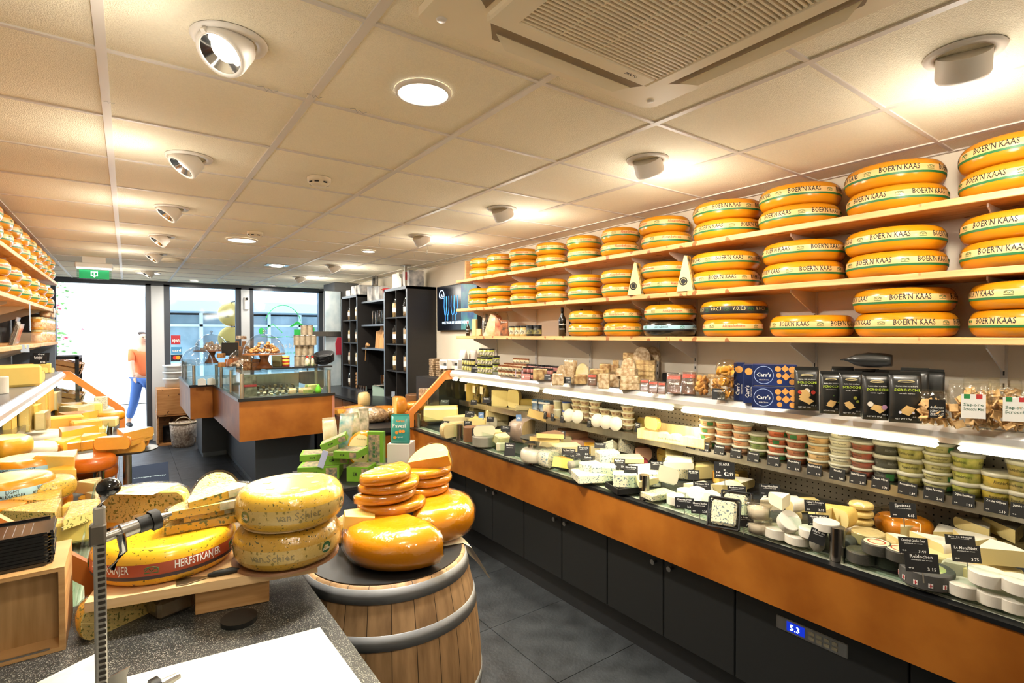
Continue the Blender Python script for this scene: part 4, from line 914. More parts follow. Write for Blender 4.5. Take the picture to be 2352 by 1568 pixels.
# ---- steel appliance, rail, mitten at the back corner
t = thing('meat_slicer_cover', 'low brushed steel appliance at the back corner beside the farther shelving', 'appliance', T(2.2, 8.3, cabz + .036)); MB().box(-.16, -.14, 0, .2, .14, .26, bev=.008).build('steel_housing', METAL, t); MB().cyl(.012, .26, .29, 10).build('top_knob', BLACK, t)
boxon('folded_paper', 'stack of cream paper on the counter before the steel appliance', 'paper', 2.25, 8.0 + .02, cabz, .16, .1, .05, mat('cream_paper', '#d9c7a4', .8))
MB_ = MB().box(0, 0, 0, .5, .025, .075); put(tag(MB_.build('magnet_rail', METAL), 'horizontal steel rail at eye level before the grey pillar', 'rail'), T(2.35, 8.66, 1.66))
t = thing('oven_mitt', 'dark red oven mitt hanging from the steel rail', 'oven mitt', T(2.78, 8.6, 1.36)); MB().prism([(-.05, 0), (.05, 0), (.055, .18), (.03, .28), (-.03, .28), (-.06, .18)], -.015, .015, M=RX(90)).build('mitt_body', mat('mitt_red', '#a01d33', .8), t)
boxon('tiled_panel', 'tall pale marble-look panel leaning before the grey pillar', 'panel', 2.72, 8.72, 1.2, .25, .02, 1.1, mat('marble_panel', '#9fb4c2', .4, col2='#c9d4da', nscale=5))
bpy.data.objects['tiled_panel'].location.z = cabz + .0005; bpy.data.objects['tiled_panel'].scale = (1, 1, 1.4)
# ---- wall screen
t = thing('wall_screen', 'black television on the right wall showing wine glasses and white lettering', 'television', T(3.12, 5.38, 2.0))
MB().box(-.02, -.47, -.27, .03, .47, .27, bev=.005).build('screen_body', BLACK, t)
sc = MB().box(-.0215, -.46, -.26, -.0205, .46, .26).build('display', mat('screen_dark', '#05070b', .2, col2='#0c1220', nscale=4, emit='#070b14', es=.4), t)
MB().box(-.0225, -.46, -.26, -.0216, -.12, .26).build('display_picture', mat('screen_picture', '#13202c', .3, col2='#3f8a4c', nscale=6, emit='#284a78', es=.8), sc)
SB = emis('screen_blue', '#4da3ff', 1.6); SW = emis('screen_white', '#cfe8ff', 2.2)
MS = lambda y, z: T(-.0235, y, z) @ RZ(-90) @ RX(90)
b = MB(); text(b, 'OOK VOOR DE LEKKERE WIJNEN', .032, MS(.02, -.19), width=.62, bold=.02)
for pts in ([(.055 * math.cos(k * PI / 9), .05 * math.sin(k * PI / 9)) for k in range(10)], [(-.06, -.0), (-.06, -.03), (-.02, -.035), (0, 0), (.02, -.035), (.06, -.03), (.06, 0)]): b.tube([(-.0235, .34 - u, .17 + v) for u, v in pts], .004, 5)
text(b, 'Alexanderhoeve', .014, MS(.34, .115), width=.11); b.build('screen_lettering', SW, sc)
b = MB()
for cy, w in ((.25, .03), (.19, .03), (.07, .045), (.0, .045)):
    for s_ in (-1, 1): b.tube([(-.0235, cy + s_ * w * .8, .14), (-.0235, cy + s_ * w, .02), (-.0235, cy + s_ * w * .5, -.07), (-.0235, cy, -.09), (-.0235, cy, -.15)], .003, 5)
b.build('wine_glass_outline', SB, sc)
# ================================================================ cheeses, packs and cards placed where they stand
YEL = '#f0c95e'
MT = {}
def pairm(k):
    "rind and paste of each kind of cheese"
    if k in MT: return MT[k]
    D = dict(yel=('#e9a92f', '#f5d777', None), org=('#d97b16', '#f0b04a', None), cream=('#d3bf8a', '#e4d5a4', None), white=('#ded8ca', '#e6dfc6', None),
             blue=('#d8d2b8', '#e0dabf', '#5f7683'), grey=('#8d897c', '#e9dfbf', None), brown=('#7a5230', '#e8c882', None), brie=('#dcd6c6', '#e3d092', None),
             herb=('#e3b23c', '#f0d488', '#6c7034'), ash=('#4d4c4a', '#eee6d0', None), pink=('#e39a78', '#f3c0a0', None), amber=('#e08e17', '#f3cf70', None), dorg=('#c7640f', '#e89a2e', None), straw=('#d9b45c', '#f4e09a', None), red=('#7d2330', '#a8414a', None))[k]
    a = mat('rind_' + k, D[0], .32 if k in ('yel', 'org', 'amber', 'dorg') else .55, noise=.14, nscale=14, bump=.12, bscale=60, var=.06, speck=D[2], sscale=110, sth=.36, coat=.25 if k in ('yel', 'org', 'amber', 'dorg') else .05)
    c = mat('paste_' + k, D[1], .42, noise=.05, nscale=9, var=.05, speck=D[2], sscale=130, sth=.38, spec=.4)
    MT[k] = (a, c); return MT[k]
def sector(r, h, ang, rd=.25, n=12):
    b = MB(); e = min(rd * h, r * .3); pf = [(r - e, 0), (r - e * .3, h * .12), (r, h * .35), (r, h * .65), (r - e * .3, h * .88), (r - e, h)]
    k = len(pf); vs = [(0, 0, 0), (0, 0, h)]; a0 = -R(ang) / 2
    for i in range(n + 1):
        a = a0 + R(ang) * i / n; vs += [(q * math.cos(a), q * math.sin(a), z) for q, z in pf]
    I = lambda i, j: 2 + i * k + j
    for i in range(n):
        b_ = [(I(i, j), I(i + 1, j), I(i + 1, j + 1), I(i, j + 1)) for j in range(k - 1)]
        b.add(vs, b_, 0, True) if i == 0 else [b.f.append(f) or b.m.append(0) or b.s.append(True) for f in b_]
    for i in range(n):
        for f in ((0, I(i + 1, 0), I(i, 0)), (1, I(i, k - 1), I(i + 1, k - 1))): b.f.append(f); b.m.append(0); b.s.append(False)
    for f in ([0] + [I(0, j) for j in range(k)] + [1], ([0] + [I(n, j) for j in range(k)] + [1])[::-1]): b.f.append(tuple(f)); b.m.append(1); b.s.append(False)
    return b
def cheese(kind, k, w, h, d=None, ang=48):
    if kind == 'wedge': return sector(w, h, ang), 'cheese_wedge', (-w * .5, 0)
    if kind == 'half': return sector(w / 2, h, 180), 'half_cheese', (-w * .12, 0)
    if kind == 'wheel': return MB().lathe(wprof(w / 2, h), 26) if h < w * .7 and w > .18 else drum(w / 2, h), 'round_cheese', (0, 0)
    if kind == 'log': return MB().lathe([(0, 0), (h * .42, 0), (h * .5, h * .08), (h * .5, w - h * .08), (h * .42, w), (0, w)], 20, M=T(-w / 2, 0, h / 2) @ RY(90)), 'cheese_log', (0, 0)
    d = d or w * .6
    b = MB().cbox(w, d, h, 1, bev=min(w, d, h) * .12); b.cbox(w * 1.004, d * .02, h * 1.004, 0, M=T(0, d * .49, 0))
    return b, 'cheese_block', (0, 0)
LOG = []
CLAMP = (2.155, 2.80, 4.36)
def CH(kind, k, px, py, wp, hp, label, rz=0, z=None, lev=0, tx=0, ty=0, film=0, d=None, ang=48, cat='cheese', base=.8555, grp=None, y=None, x=None):
    z = (base if z is None else z) + lev
    p = P(px, py, z=z) if x is None else P(px, py, x=x)
    if x is None and CLAMP and .85 < z < 1.2:
        q = Vector((min(max(p.x, CLAMP[0]), CLAMP[1]), min(p.y, CLAMP[2]), z)); p = q
    if x is not None: p.y = min(p.y, 6.35)
    p.z = z; dep = max(.3, (_M3.inverted() @ (p - Vector((0, 0, ZC)))).z * -1); u = dep / FPX
    q = 1.0 if kind == 'wheel' else 1.14; w, h = wp * u * q, hp * u * q
    b, nm, off = cheese(kind, k, w, h, d * u if d else None, ang)
    b.v = [(a + off[0], c + off[1], e) for a, c, e in b.v]
    lift = abs(math.sin(R(tx))) * w * .3 + abs(math.sin(R(ty))) * w * .45
    o = b.build(nm, pairm(k)); put(tag(o, label, cat, grp), T(p.x, p.y, z + lift) @ RZ(rz - 36) @ RX(tx) @ RY(ty))
    if film:
        f = o.data.copy(); f.name = 'plastic_wrap'; f.materials.clear(); f.materials.append(FILM if film == 1 else FILMW)
        for q in f.polygons: q.material_index = 0
        fo = bpy.data.objects.new('plastic_wrap', f); COL.objects.link(fo); fo.parent = o; c = sum((v.co for v in f.vertices), Vector()) / len(f.vertices)
        for v in f.vertices: v.co = c + (v.co - c) * 1.05 + Vector((0, 0, 0))
    return o
def card(px, py, lines, wp=26, hp=17, face=-66, z=None, x=None, y=None, tilt=-14, label=None, m=None, pin=True, grp=None, ink=None, yaw=0):
    p = P(px, py, z=z) if z is not None else (P(px, py, x=x) if x is not None else P(px, py, y=y))
    dep = (_M3.inverted() @ (p - Vector((0, 0, ZC)))).z * -1; u = dep / FPX; w, h = wp * u, hp * u
    b = MB().box(-w / 2, -.0008, -h / 2, w / 2, .0008, h / 2)
    o = b.build('price_card', m or CARD); put(tag(o, label, 'price card', grp), T(*p) @ RZ(face + yaw) @ RX(tilt))
    if lines:
        b = MB(); n = len(lines)
        for i, (t_, hh, ox, oz, ww) in enumerate(lines): text(b, t_, hh * h, T(ox * w, -.0012, oz * h - hh * h / 2) @ RX(90), width=ww * w if ww else None, bold=.015)
        b.build('lettering', ink or INKW, o)
    if pin: MB().box(-.0015, .0, -h / 2 - .03, .0015, .002, -h / 2).build('card_pin', METAL, o)
    return o
def PC(name, price=None, sub=True):
    L_ = [(name, .17, 0, .33, min(.8, .075 * len(name)))]
    if sub: L_.append(('uitstekend van smaak', .06, 0, .14, .62))
    if price: L_.append((price, .17, .28, -.30, .26)); L_.append(('oo', .12, -.33, -.28, .16))
    return L_
# ---------------------------------------------------------------- right case, bed
Z0 = .8555
right_bed = [
 ('wheel', 'white', 1772, 1237, 56, 22, 'white goat round lying flat, left of the stack of three white rounds', 0, 0, 0, 0, 0),
 ('wheel', 'white', 1786, 1222, 48, 20, 'white goat round with a printed top leaning on the flat one', 0, .045, 50, 0, 0),
 ('wheel', 'white', 1832, 1246, 56, 19, 'bottom white round of the stack of three small goat cheeses', 0, 0, 0, 0, 0),
 ('wheel', 'white', 1833, 1246, 54, 19, 'middle white round of the stack of three small goat cheeses', 0, .042, 0, 0, 0),
 ('wheel', 'white', 1834, 1246, 54, 19, 'top white round of the stack of three small goat cheeses', 0, .084, 0, 0, 0),
 ('wedge', 'white', 1770, 1165, 52, 24, 'lowest left white triangle of the stacked triangular cheeses', 40, 0, 0, 0, 0),
 ('wedge', 'white', 1808, 1168, 52, 24, 'lowest right white triangle of the stacked triangular cheeses', -30, 0, 0, 0, 0),
 ('wedge', 'white', 1764, 1168, 50, 22, 'middle left white triangle behind the Fromage card', 30, .06, 0, 0, 0),
 ('wedge', 'brie', 1812, 1168, 56, 22, 'middle right white triangle of the stacked triangular cheeses', -60, .06, 0, 0, 0),
 ('wedge', 'white', 1786, 1166, 50, 24, 'topmost white triangle crowning the stacked triangular cheeses', 70, .125, 0, 0, 0),
 ('half', 'cream', 1815, 1192, 56, 18, 'half cream cheese behind the small white goat rounds', -20, 0, 0, 0, 0),
 ('wheel', 'cream', 1912, 1212, 82, 24, 'pale round box carrying the orange-rind quarters', 0, 0, 0, 0, 0),
 ('wedge', 'straw', 1888, 1202, 60, 32, 'left orange-washed quarter on the pale round box', 60, .06, 0, 0, 0),
 ('wedge', 'straw', 1926, 1202, 62, 34, 'right orange-washed quarter on the pale round box', -50, .06, 0, 0, 0),
 ('half', 'pink', 1894, 1238, 42, 26, 'orange pink half cheese behind the Munster card', -80, 0, 0, 0, 0),
 ('wheel', 'cream', 1994, 1246, 66, 26, 'pale wooden round box before the clear shells', 0, .02, 0, 0, 1),
 ('wheel', 'cream', 2000, 1252, 96, 18, 'wider pale round below the wooden round box', 0, 0, 0, 0, 0),
 ('wheel', 'ash', 1978, 1287, 60, 24, 'lower dark-sided round of the left red-topped pair', 0, 0, 0, 0, 1),
 ('wheel', 'ash', 1982, 1287, 58, 24, 'upper dark-sided round of the left red-topped pair', 0, .052, 0, 0, 1),
 ('wheel', 'ash', 2042, 1298, 60, 24, 'lower dark-sided round of the right red-topped pair', 0, 0, 0, 0, 1),
 ('wheel', 'ash', 2045, 1298, 58, 24, 'upper dark-sided round of the right red-topped pair', 0, .052, 0, 0, 1),
 ('log', 'grey', 1872, 1262, 38, 28, 'grey mouldy goat log under the tilted card', 60, 0, 0, 0, 0),
 ('log', 'grey', 1902, 1256, 34, 26, 'grey mouldy goat log next to the steel post', 50, 0, 0, 0, 0),
 ('log', 'ash', 1946, 1262, 36, 26, 'dark ash goat log right of the steel post', 40, 0, 0, 0, 0),
 ('log', 'white', 1958, 1232, 36, 20, 'small yellow white log behind the ash goat log', 20, 0, 0, 0, 0),
 ('log', 'white', 1990, 1262, 30, 18, 'short white log between the log and the dark rounds', 20, 0, 0, 0, 0),
 ('half', 'brie', 2068, 1262, 70, 24, 'half cream cheese in a round box behind the Camembert card', 0, 0, 0, 0, 0),
 ('wedge', 'brie', 2085, 1228, 60, 22, 'cream wedge behind the Camembert card', 30, .02, 0, 0, 0),
 ('wedge', 'brie', 2140, 1262, 78, 26, 'pale brie wedge right of the Camembert card', -60, .02, 0, 0, 0),
 ('wheel', 'cream', 2150, 1290, 92, 24, 'pale round box below the brie wedge', 0, 0, 0, 0, 0),
 ('wedge', 'brie', 2170, 1238, 70, 20, 'cream brie wedge left of the Brie de Meaux card', 20, .02, 0, 0, 0),
 ('wedge', 'brie', 2230, 1262, 86, 26, 'thick brie wedge behind the Le Mont card', 40, .03, 0, 0, 0),
 ('wedge', 'brie', 2286, 1290, 92, 32, 'large golden-edged brie wedge right of the Le Mont card', 10, .06, 0, 0, 0),
 ('wedge', 'brie', 2250, 1225, 78, 22, 'white brie wedge in back with an upright cut side', 70, .05, 0, 0, 1),
 ('wedge', 'brie', 2316, 1232, 84, 26, 'tall white brie wedge at the far right in back', 60, .06, 0, 0, 1),
 ('block', 'brie', 2270, 1330, 100, 26, 'long cut brie slab in the lower layer at right', 12, 0, 0, 0, 0),
 ('block', 'brie', 2320, 1262, 80, 24, 'brie slab beside the golden-edged wedge at the frame edge', 0, 0, 0, 0, 0),
 ('wedge', 'white', 2215, 1325, 70, 28, 'white cheese with a green printed paper label', 120, 0, 0, 0, 1),
 ('wheel', 'white', 2205, 1372, 66, 28, 'crinkled white goat piece, leftmost of the front pile', 0, 0, 0, 0, 0),
 ('wheel', 'white', 2246, 1362, 70, 30, 'crinkled white goat piece stacked upper left in the front pile', 0, .055, 0, 0, 0),
 ('wheel', 'white', 2276, 1392, 66, 28, 'crinkled white goat piece, middle of the bottom row', 0, 0, 0, 0, 0),
 ('wheel', 'white', 2322, 1412, 66, 28, 'crinkled white goat piece, rightmost of the bottom row', 0, 0, 0, 0, 0),
 ('wheel', 'white', 2322, 1390, 78, 30, 'crinkled white goat piece stacked upper right in the front pile', 0, .06, 0, 0, 0),
 ('block', 'straw', 1850, 1172, 56, 22, 'yellow-lined pale carton behind the Chimay card', 0, 0, 0, 0, 0),
 ('block', 'blue', 1432, 1118, 44, 30, 'blue-veined block standing in the black tray', -10, .01, 0, 0, 0),
 ('block', 'blue', 1466, 1122, 40, 34, 'blue-veined half block left of the second steel post', 20, 0, 0, 0, 0),
 ('block', 'blue', 1494, 1116, 40, 30, 'blue-veined block right of the second steel post', 0, 0, 0, 0, 0),
 ('wedge', 'white', 1523, 1116, 48, 32, 'white wedge leaning right of the blue blocks', 40, .02, 0, 20, 0),
 ('block', 'blue', 1512, 1142, 60, 12, 'flat wrapped pale slab in front of the white wedge', 25, 0, 0, 0, 1),
 ('wedge', 'cream', 1478, 1112, 60, 12, 'thin cream slice laid over the blue blocks', 60, .05, 0, 0, 0),
 ('wheel', 'white', 1552, 1156, 40, 20, 'small goat round left of the Chevre Frais card', 0, 0, 0, 0, 0),
 ('wheel', 'white', 1576, 1142, 42, 18, 'goat round behind the Chevre Frais card', 0, 0, 0, 0, 0),
 ('wheel', 'white', 1600, 1158, 50, 24, 'sliced goat roll behind the Chevre Buche card', 0, 0, 30, 0, 0),
 ('wheel', 'white', 1632, 1166, 46, 24, 'white goat round left of the black-rimmed tray', 0, 0, 40, 0, 0),
 ('wedge', 'white', 1602, 1128, 56, 16, 'white soft wedge before the Valdeon card', 0, .01, 0, 0, 1),
 ('block', 'blue', 1560, 1098, 54, 42, 'tall wrapped blue-veined block with a pink top', -20, 0, 0, 0, 1),
 ('wedge', 'white', 1552, 1074, 60, 14, 'pale wedge resting on the tall wrapped block', 20, .1, 0, 0, 0),
 ('block', 'straw', 1613, 1098, 46, 30, 'sliced yellow stack behind the Valdeon card', 10, 0, 0, 0, 0),
 ('block', 'cream', 1586, 1072, 24, 16, 'small cream cube behind the tall wrapped block', 0, 0, 0, 0, 0),
 ('block', 'yel', 1547, 1058, 26, 18, 'small yellow block right of the Comte card', 0, 0, 0, 0, 0),
 ('wedge', 'yel', 1530, 1062, 36, 28, 'yellow wedge standing behind the fourth card row', 80, 0, 0, 0, 0),
 ('wedge', 'straw', 1542, 1052, 40, 30, 'yellow wedge stacked on top near the perforated wall', 40, .07, 0, 0, 0),
 ('block', 'straw', 1562, 1060, 30, 14, 'small straw block right of the standing yellow wedge', 0, 0, 0, 0, 0),
 ('wedge', 'blue', 1643, 1090, 40, 26, 'white blue-veined wedge left of the large St. Agur card', 70, 0, 0, 0, 0),
 ('wedge', 'blue', 1700, 1088, 40, 26, 'blue-veined wedge behind the large St. Agur card', 20, .03, 0, 0, 0),
 ('block', 'amber', 1668, 1112, 44, 24, 'gold and dark printed wedge pack under the St. Agur card', 0, 0, 0, 0, 1),
 ('block', 'amber', 1698, 1104, 34, 22, 'gold foil wedge pack right of the St. Agur card', 30, 0, 0, 0, 1),
 ('wedge', 'brie', 1668, 1128, 66, 16, 'long cream wedge before the Brebirousse card', 10, .02, 0, 0, 0),
 ('wedge', 'brie', 1706, 1120, 50, 16, 'orange-edged soft wedge behind the Brebirousse card', 60, .02, 0, 0, 0),
 ('block', 'blue', 1348, 1088, 40, 22, 'cream blue-veined block left of the stacked pair', 20, .03, 0, 0, 0),
 ('block', 'blue', 1386, 1092, 48, 22, 'cream blue-veined block on the long slab', -10, .03, 0, 0, 0),
 ('block', 'blue', 1368, 1102, 88, 18, 'long cream blue-veined slab at the front glass', 10, 0, 0, 0, 0),
 ('block', 'blue', 1396, 1062, 44, 24, 'stacked cream block behind the front slabs', 15, .05, 0, 0, 0),
 ('log', 'grey', 1318, 1076, 28, 16, 'upper grey mould-ripened roll by the front glass', 30, .03, 0, 0, 0),
 ('log', 'grey', 1322, 1088, 28, 14, 'lower grey mould-ripened roll by the front glass', 30, 0, 0, 0, 0),
 ('half', 'blue', 1268, 1066, 78, 30, 'large blue-veined half wheel lying by the front glass', 150, 0, 0, 0, 0),
 ('wedge', 'yel', 1284, 1078, 44, 20, 'yellow wedge lying before the large half wheel', 30, 0, 0, 12, 0),
 ('half', 'cream', 1258, 1040, 40, 26, 'cream half round right of the steel disc stand', 120, 0, 0, 0, 0),
 ('block', 'cream', 1300, 1040, 56, 18, 'broad cream slab behind the Bleu card', 10, 0, 0, 0, 0),
 ('block', 'pink', 1330, 1012, 62, 24, 'salmon pink cheese block with shiny wrapped top', 10, 0, 0, 0, 1),
 ('wedge', 'pink', 1336, 1022, 48, 12, 'pink orange thin wedge before the salmon block', 20, .0, 0, 0, 0),
 ('wedge', 'yel', 1352, 1040, 42, 18, 'bright yellow wedge behind the Camembert-style pair of cards', 60, 0, 0, 0, 0),
 ('wedge', 'cream', 1376, 1044, 38, 18, 'cream wedge right of the bright yellow wedge', 20, 0, 0, 0, 0),
 ('wedge', 'grey', 1402, 1038, 36, 26, 'dark-rinded wedge by the perforated wall', 50, 0, 0, 0, 1),
 ('wedge', 'blue', 1405, 1056, 46, 28, 'white wedge with blue spots standing upright', 90, .01, 0, 24, 0),
 ('wedge', 'blue', 1430, 1046, 44, 30, 'pointed white wedge with blue spots in back', 60, .03, 0, 18, 0),
 ('block', 'brie', 1440, 1060, 60, 12, 'long white slab resting across the middle pile', 0, .06, 0, 0, 0),
 ('block', 'white', 1458, 1040, 34, 34, 'white paper-wrapped cheese near the perforated wall', 10, .02, 0, 0, 1),
 ('wedge', 'pink', 1474, 1056, 34, 26, 'pale pink rind wedge at the back of the middle pile', 30, 0, 0, 0, 0),
 ('wedge', 'red', 1462, 1068, 44, 14, 'dark red wine-soaked wedge below the long white slab', 0, 0, 0, 0, 0),
 ('block', 'white', 1486, 1086, 64, 14, 'flat white slab behind the blue blocks', 8, .04, 0, 0, 0),
 ('block', 'blue', 1446, 1072, 44, 22, 'white veined block behind the Blue card', 20, 0, 0, 0, 0),
 ('block', 'cream', 1006, 914, 40, 8, 'topmost long pale piece of the stack beside the end frame', 10, .11, 0, 0, 1),
 ('block', 'cream', 1000, 922, 48, 10, 'middle long pale piece of the stack beside the end frame', 14, .06, 0, 0, 1),
 ('block', 'cream', 1004, 934, 60, 14, 'lowest long pale piece of the stack beside the end frame', 12, .0, 0, 0, 1),
 ('block', 'straw', 1007, 962, 68, 26, 'large pale yellow block near the end frame', 8, .04, 0, 0, 0),
 ('block', 'cream', 1052, 940, 28, 14, 'upper pale block tilted on its neighbour', 30, .06, 0, 14, 0),
 ('block', 'cream', 1052, 948, 26, 14, 'lower pale block under the tilted one', 20, 0, 0, 0, 0),
 ('block', 'white', 1086, 938, 34, 12, 'white-topped block on the cream pair', 10, .06, 0, 0, 0),
 ('block', 'cream', 1086, 948, 36, 14, 'cream block under the white-topped one', 5, 0, 0, 0, 0),
 ('half', 'straw', 1018, 1004, 66, 26, 'half cheese under a clear shell by the front glass', 140, 0, 0, 0, 2),
 ('wedge', 'cream', 1042, 972, 46, 14, 'cream wedge behind the clear shell', 30, .03, 0, 0, 0),
 ('wedge', 'cream', 1072, 968, 44, 14, 'cream wedge behind the third card', 10, .03, 0, 0, 0),
 ('wedge', 'straw', 1092, 980, 40, 18, 'straw wedge left of the grey-rinded piece', 50, .03, 0, 0, 0),
 ('wheel', 'brown', 1074, 1014, 34, 34, 'tall dark brown round drum by the front glass', 0, 0, 0, 0, 0),
 ('wheel', 'grey', 1112, 1022, 54, 22, 'grey mouldy round lying by the front glass', 0, 0, 0, 0, 0),
 ('half', 'grey', 1112, 1000, 44, 20, 'half grey cheese standing on the mouldy round', 100, .07, 0, 0, 0),
 ('block', 'brie', 1142, 966, 46, 24, 'large white-topped square cheese, upper of two', 8, .05, 0, 0, 0),
 ('block', 'cream', 1142, 978, 44, 16, 'cream square cheese below the white-topped one', 8, 0, 0, 0, 0),
 ('wedge', 'grey', 1124, 984, 30, 22, 'grey-rinded wedge before the square cheeses', 70, .02, 0, 0, 0),
 ('wedge', 'cream', 1164, 974, 36, 20, 'cream wedge right of the square cheeses', 80, 0, 0, 0, 0),
 ('block', 'cream', 1150, 1020, 30, 18, 'cream block leaning right of the mouldy round', 40, .03, 20, 0, 0),
 ('block', 'straw', 1140, 1006, 30, 16, 'straw block behind the leaning cream block', 20, .03, 0, 0, 0),
 ('block', 'white', 1154, 1034, 24, 16, 'small white paper-wrapped piece by the front glass', 0, 0, 0, 0, 1),
 ('half', 'brown', 1204, 1010, 82, 40, 'large brown-rinded half wheel behind the disc stand', 160, 0, 0, 0, 2),
 ('wedge', 'brown', 1246, 974, 66, 16, 'brown-rinded wedge laid on the large half wheel', 10, .13, 0, 16, 1),
 ('block', 'cream', 1212, 968, 26, 10, 'small cream piece left of the brown-rinded wedge', 10, .1, 0, 0, 0),
 ('wheel', 'white', 1213, 1062, 68, 30, 'paper-wrapped pale cheese under the disc stand', 0, 0, 0, 0, 2),
 ('wedge', 'straw', 1262, 1020, 50, 20, 'pale wedge right of the brown half wheel', 40, 0, 0, 0, 1),
 ('wedge', 'cream', 1290, 1018, 44, 16, 'cream wedge behind the salmon block', 0, 0, 0, 0, 0),
]
ACROSS = 0
for (kd, k, px, py, wp, hp, lb, rz, lev, tx, ty, film) in right_bed:
    CH(kd, k, px, py, wp, hp, lb, rz, lev=lev, tx=tx, ty=ty, film=film)
# red printed paper on the dark-sided rounds
for o in [x for x in COL.objects if 'dark-sided round' in str(x.get('label', '')) and 'upper' in x['label']]:
    h = max(v.co.z for v in o.data.vertices); r = max(v.co.x for v in o.data.vertices)
    MB().lathe([(0, h + .001), (r * .86, h + .001)], 24).lathe([(r * .5, h + .0018), (r * .62, h + .0018)], 24, 1).build('paper_top', [mat('label_cream', '#e9d3b0', .6), mat('label_red', '#b8442e', .6)], o)
o = CH('wheel', 'ash', 2118, 1345, 104, 36, 'round cheese with red and green printed paper and dark side, front right'); h = max(v.co.z for v in o.data.vertices); r = max(v.co.x for v in o.data.vertices)
MB().lathe([(0, h + .001), (r * .62, h + .001), (r * .9, h - .004)], 28).lathe([(r * .9, h - .004), (r * 1.0, h * .8)], 28, 1).lathe([(0, h + .002), (r * .45, h + .002)], 24, 2).build('printed_paper', [mat('label_green', '#8fae5a', .5, col2='#e3d9a0', nscale=16), mat('label_red', ''), mat('label_cream', '')], o)
b = MB()
for a in range(12): b.box(-.006, -.001, .012, .006, .001, .026, 0, RZ(30 * a) @ T(0, -r * 1.003, 0)).box(-.0015, -.0015, .013, .0015, .0005, .025, 1, RZ(30 * a) @ T(0, -r * 1.003, 0)).box(-.005, -.0015, .018, .005, .0005, .020, 1, RZ(30 * a) @ T(0, -r * 1.003, 0))
b.build('cross_badge', [mat('badge_white', '#e9e2dc', .5), mat('badge_red', '#b52c34', .5)], o)
# baked cheese under a clear oval lid, clear shells, black tray, tubs
e_ = CH('wheel', 'amber', 2075, 1222, 112, 34, 'large golden baked-looking round cheese in a clear lidded tray', lev=.006)
rr = max(v.co.x for v in e_.data.vertices); hh = max(v.co.z for v in e_.data.vertices)
MB().lathe([(rr * 1.2, 0), (rr * 1.18, .008), (rr * 1.08, .012), (rr * 1.02, hh + .01), (rr * .8, hh + .028), (0, hh + .032)], 30).build('clear_lid', clear('clear_pet', '#fbf6ec', .16), e_)
MB().lathe([(rr * 1.0, -.005), (rr * 1.2, 0), (rr * 1.2, .004)], 30).build('black_tray', BLACK, e_)
for k in range(4):
    t = thing('clear_cheese_shell', f'{("lowest", "second", "third", "topmost")[k]} clear shell of the stack holding soft yellow cheese', 'cheese pack', T(*P(1978, 1222, z=Z0)) @ RZ(15 * k)); t.location.z = Z0 + .033 * k
    MB().lathe([(0, 0), (.035, 0), (.05, .018), (.064, .02), (.05, .024), (.04, .036), (0, .038)], 26).build('clear_shell', clear('clear_pet', ''), t); MB().lathe(wprof(.045, .022), 22, M=T(0, 0, .004)).build('soft_cheese', pairm('straw')[1], t)
for k, (px, py, lv) in enumerate(((1742, 1222, 0), (1742, 1222, .062))):
    t = thing('cheese_tub', ('lower', 'upper')[k] + ' clear tub of white cheese left of the goat rounds', 'cheese tub', T(*P(px, py, z=Z0))); t.location.z = Z0 + lv
    MB().lathe([(0, 0), (.042, 0), (.05, .055), (.053, .055), (.053, .061), (0, .061)], 26).build('clear_tub', clear('clear_pet', ''), t); MB().lathe([(0, .002), (.040, .002), (.045, .04), (0, .042)], 22).build('white_cheese', pairm('white')[0], t)
def trayp(px, py, s, M2, lb, cheese_=True):
    t = thing('cheese_tray', lb, 'cheese pack', T(*P(px, py, z=Z0)) @ M2)
    b = MB().prism([(-s * .5, -s * .38), (-s * .38, -s * .5), (s * .38, -s * .5), (s * .5, -s * .38), (s * .5, s * .38), (s * .38, s * .5), (-s * .38, s * .5), (-s * .5, s * .38)], 0, .004)
    for a in range(4): b.box(-s * .48, -s * .52, 0, s * .48, -s * .48, .03, 0, RZ(90 * a))
    b.build('black_tray', BLACK, t)
    if cheese_: MB().cbox(s * .8, s * .82, .028, bev=.01, z=.005).build('white_cheese', pairm('blue')[1], t); MB().cbox(s * .92, s * .92, .033, bev=.006, z=.005).build('plastic_wrap', FILM, t)
    return t
trayp(1664, 1212, .125, T(0, 0, .06) @ RZ(-66) @ RX(62), 'blue-spotted white cheese in a black-rimmed tray, tilted to the front')
trayp(1690, 1192, .12, T(0, 0, .058) @ RZ(-66) @ RX(62), 'second black-rimmed tray just behind the tilted front one')
trayp(1434, 1124, .15, RZ(-20), 'empty-rimmed black tray under the blue-veined block', False)
# shiny dark disc on the first steel post right, with cheese on it
t = thing('disc_stand', 'black disc shelf on a steel post inside the right case front', 'display stand', T(2.19, 2.74, 0)); MB().cyl(.11, 1.0, 1.008, 30).build('disc', EDGE, t); MB().cyl(.012, .841, 1.0, 12).build('post', METAL, t)
CH('wedge', 'brown', 1204, 1018, 62, 9, 'lower dark-rinded wedge on the black disc', 10, z=1.009, ang=60, film=1)
CH('wedge', 'brown', 1206, 1012, 56, 9, 'upper golden slice on the black disc', 15, z=1.037, ang=55)
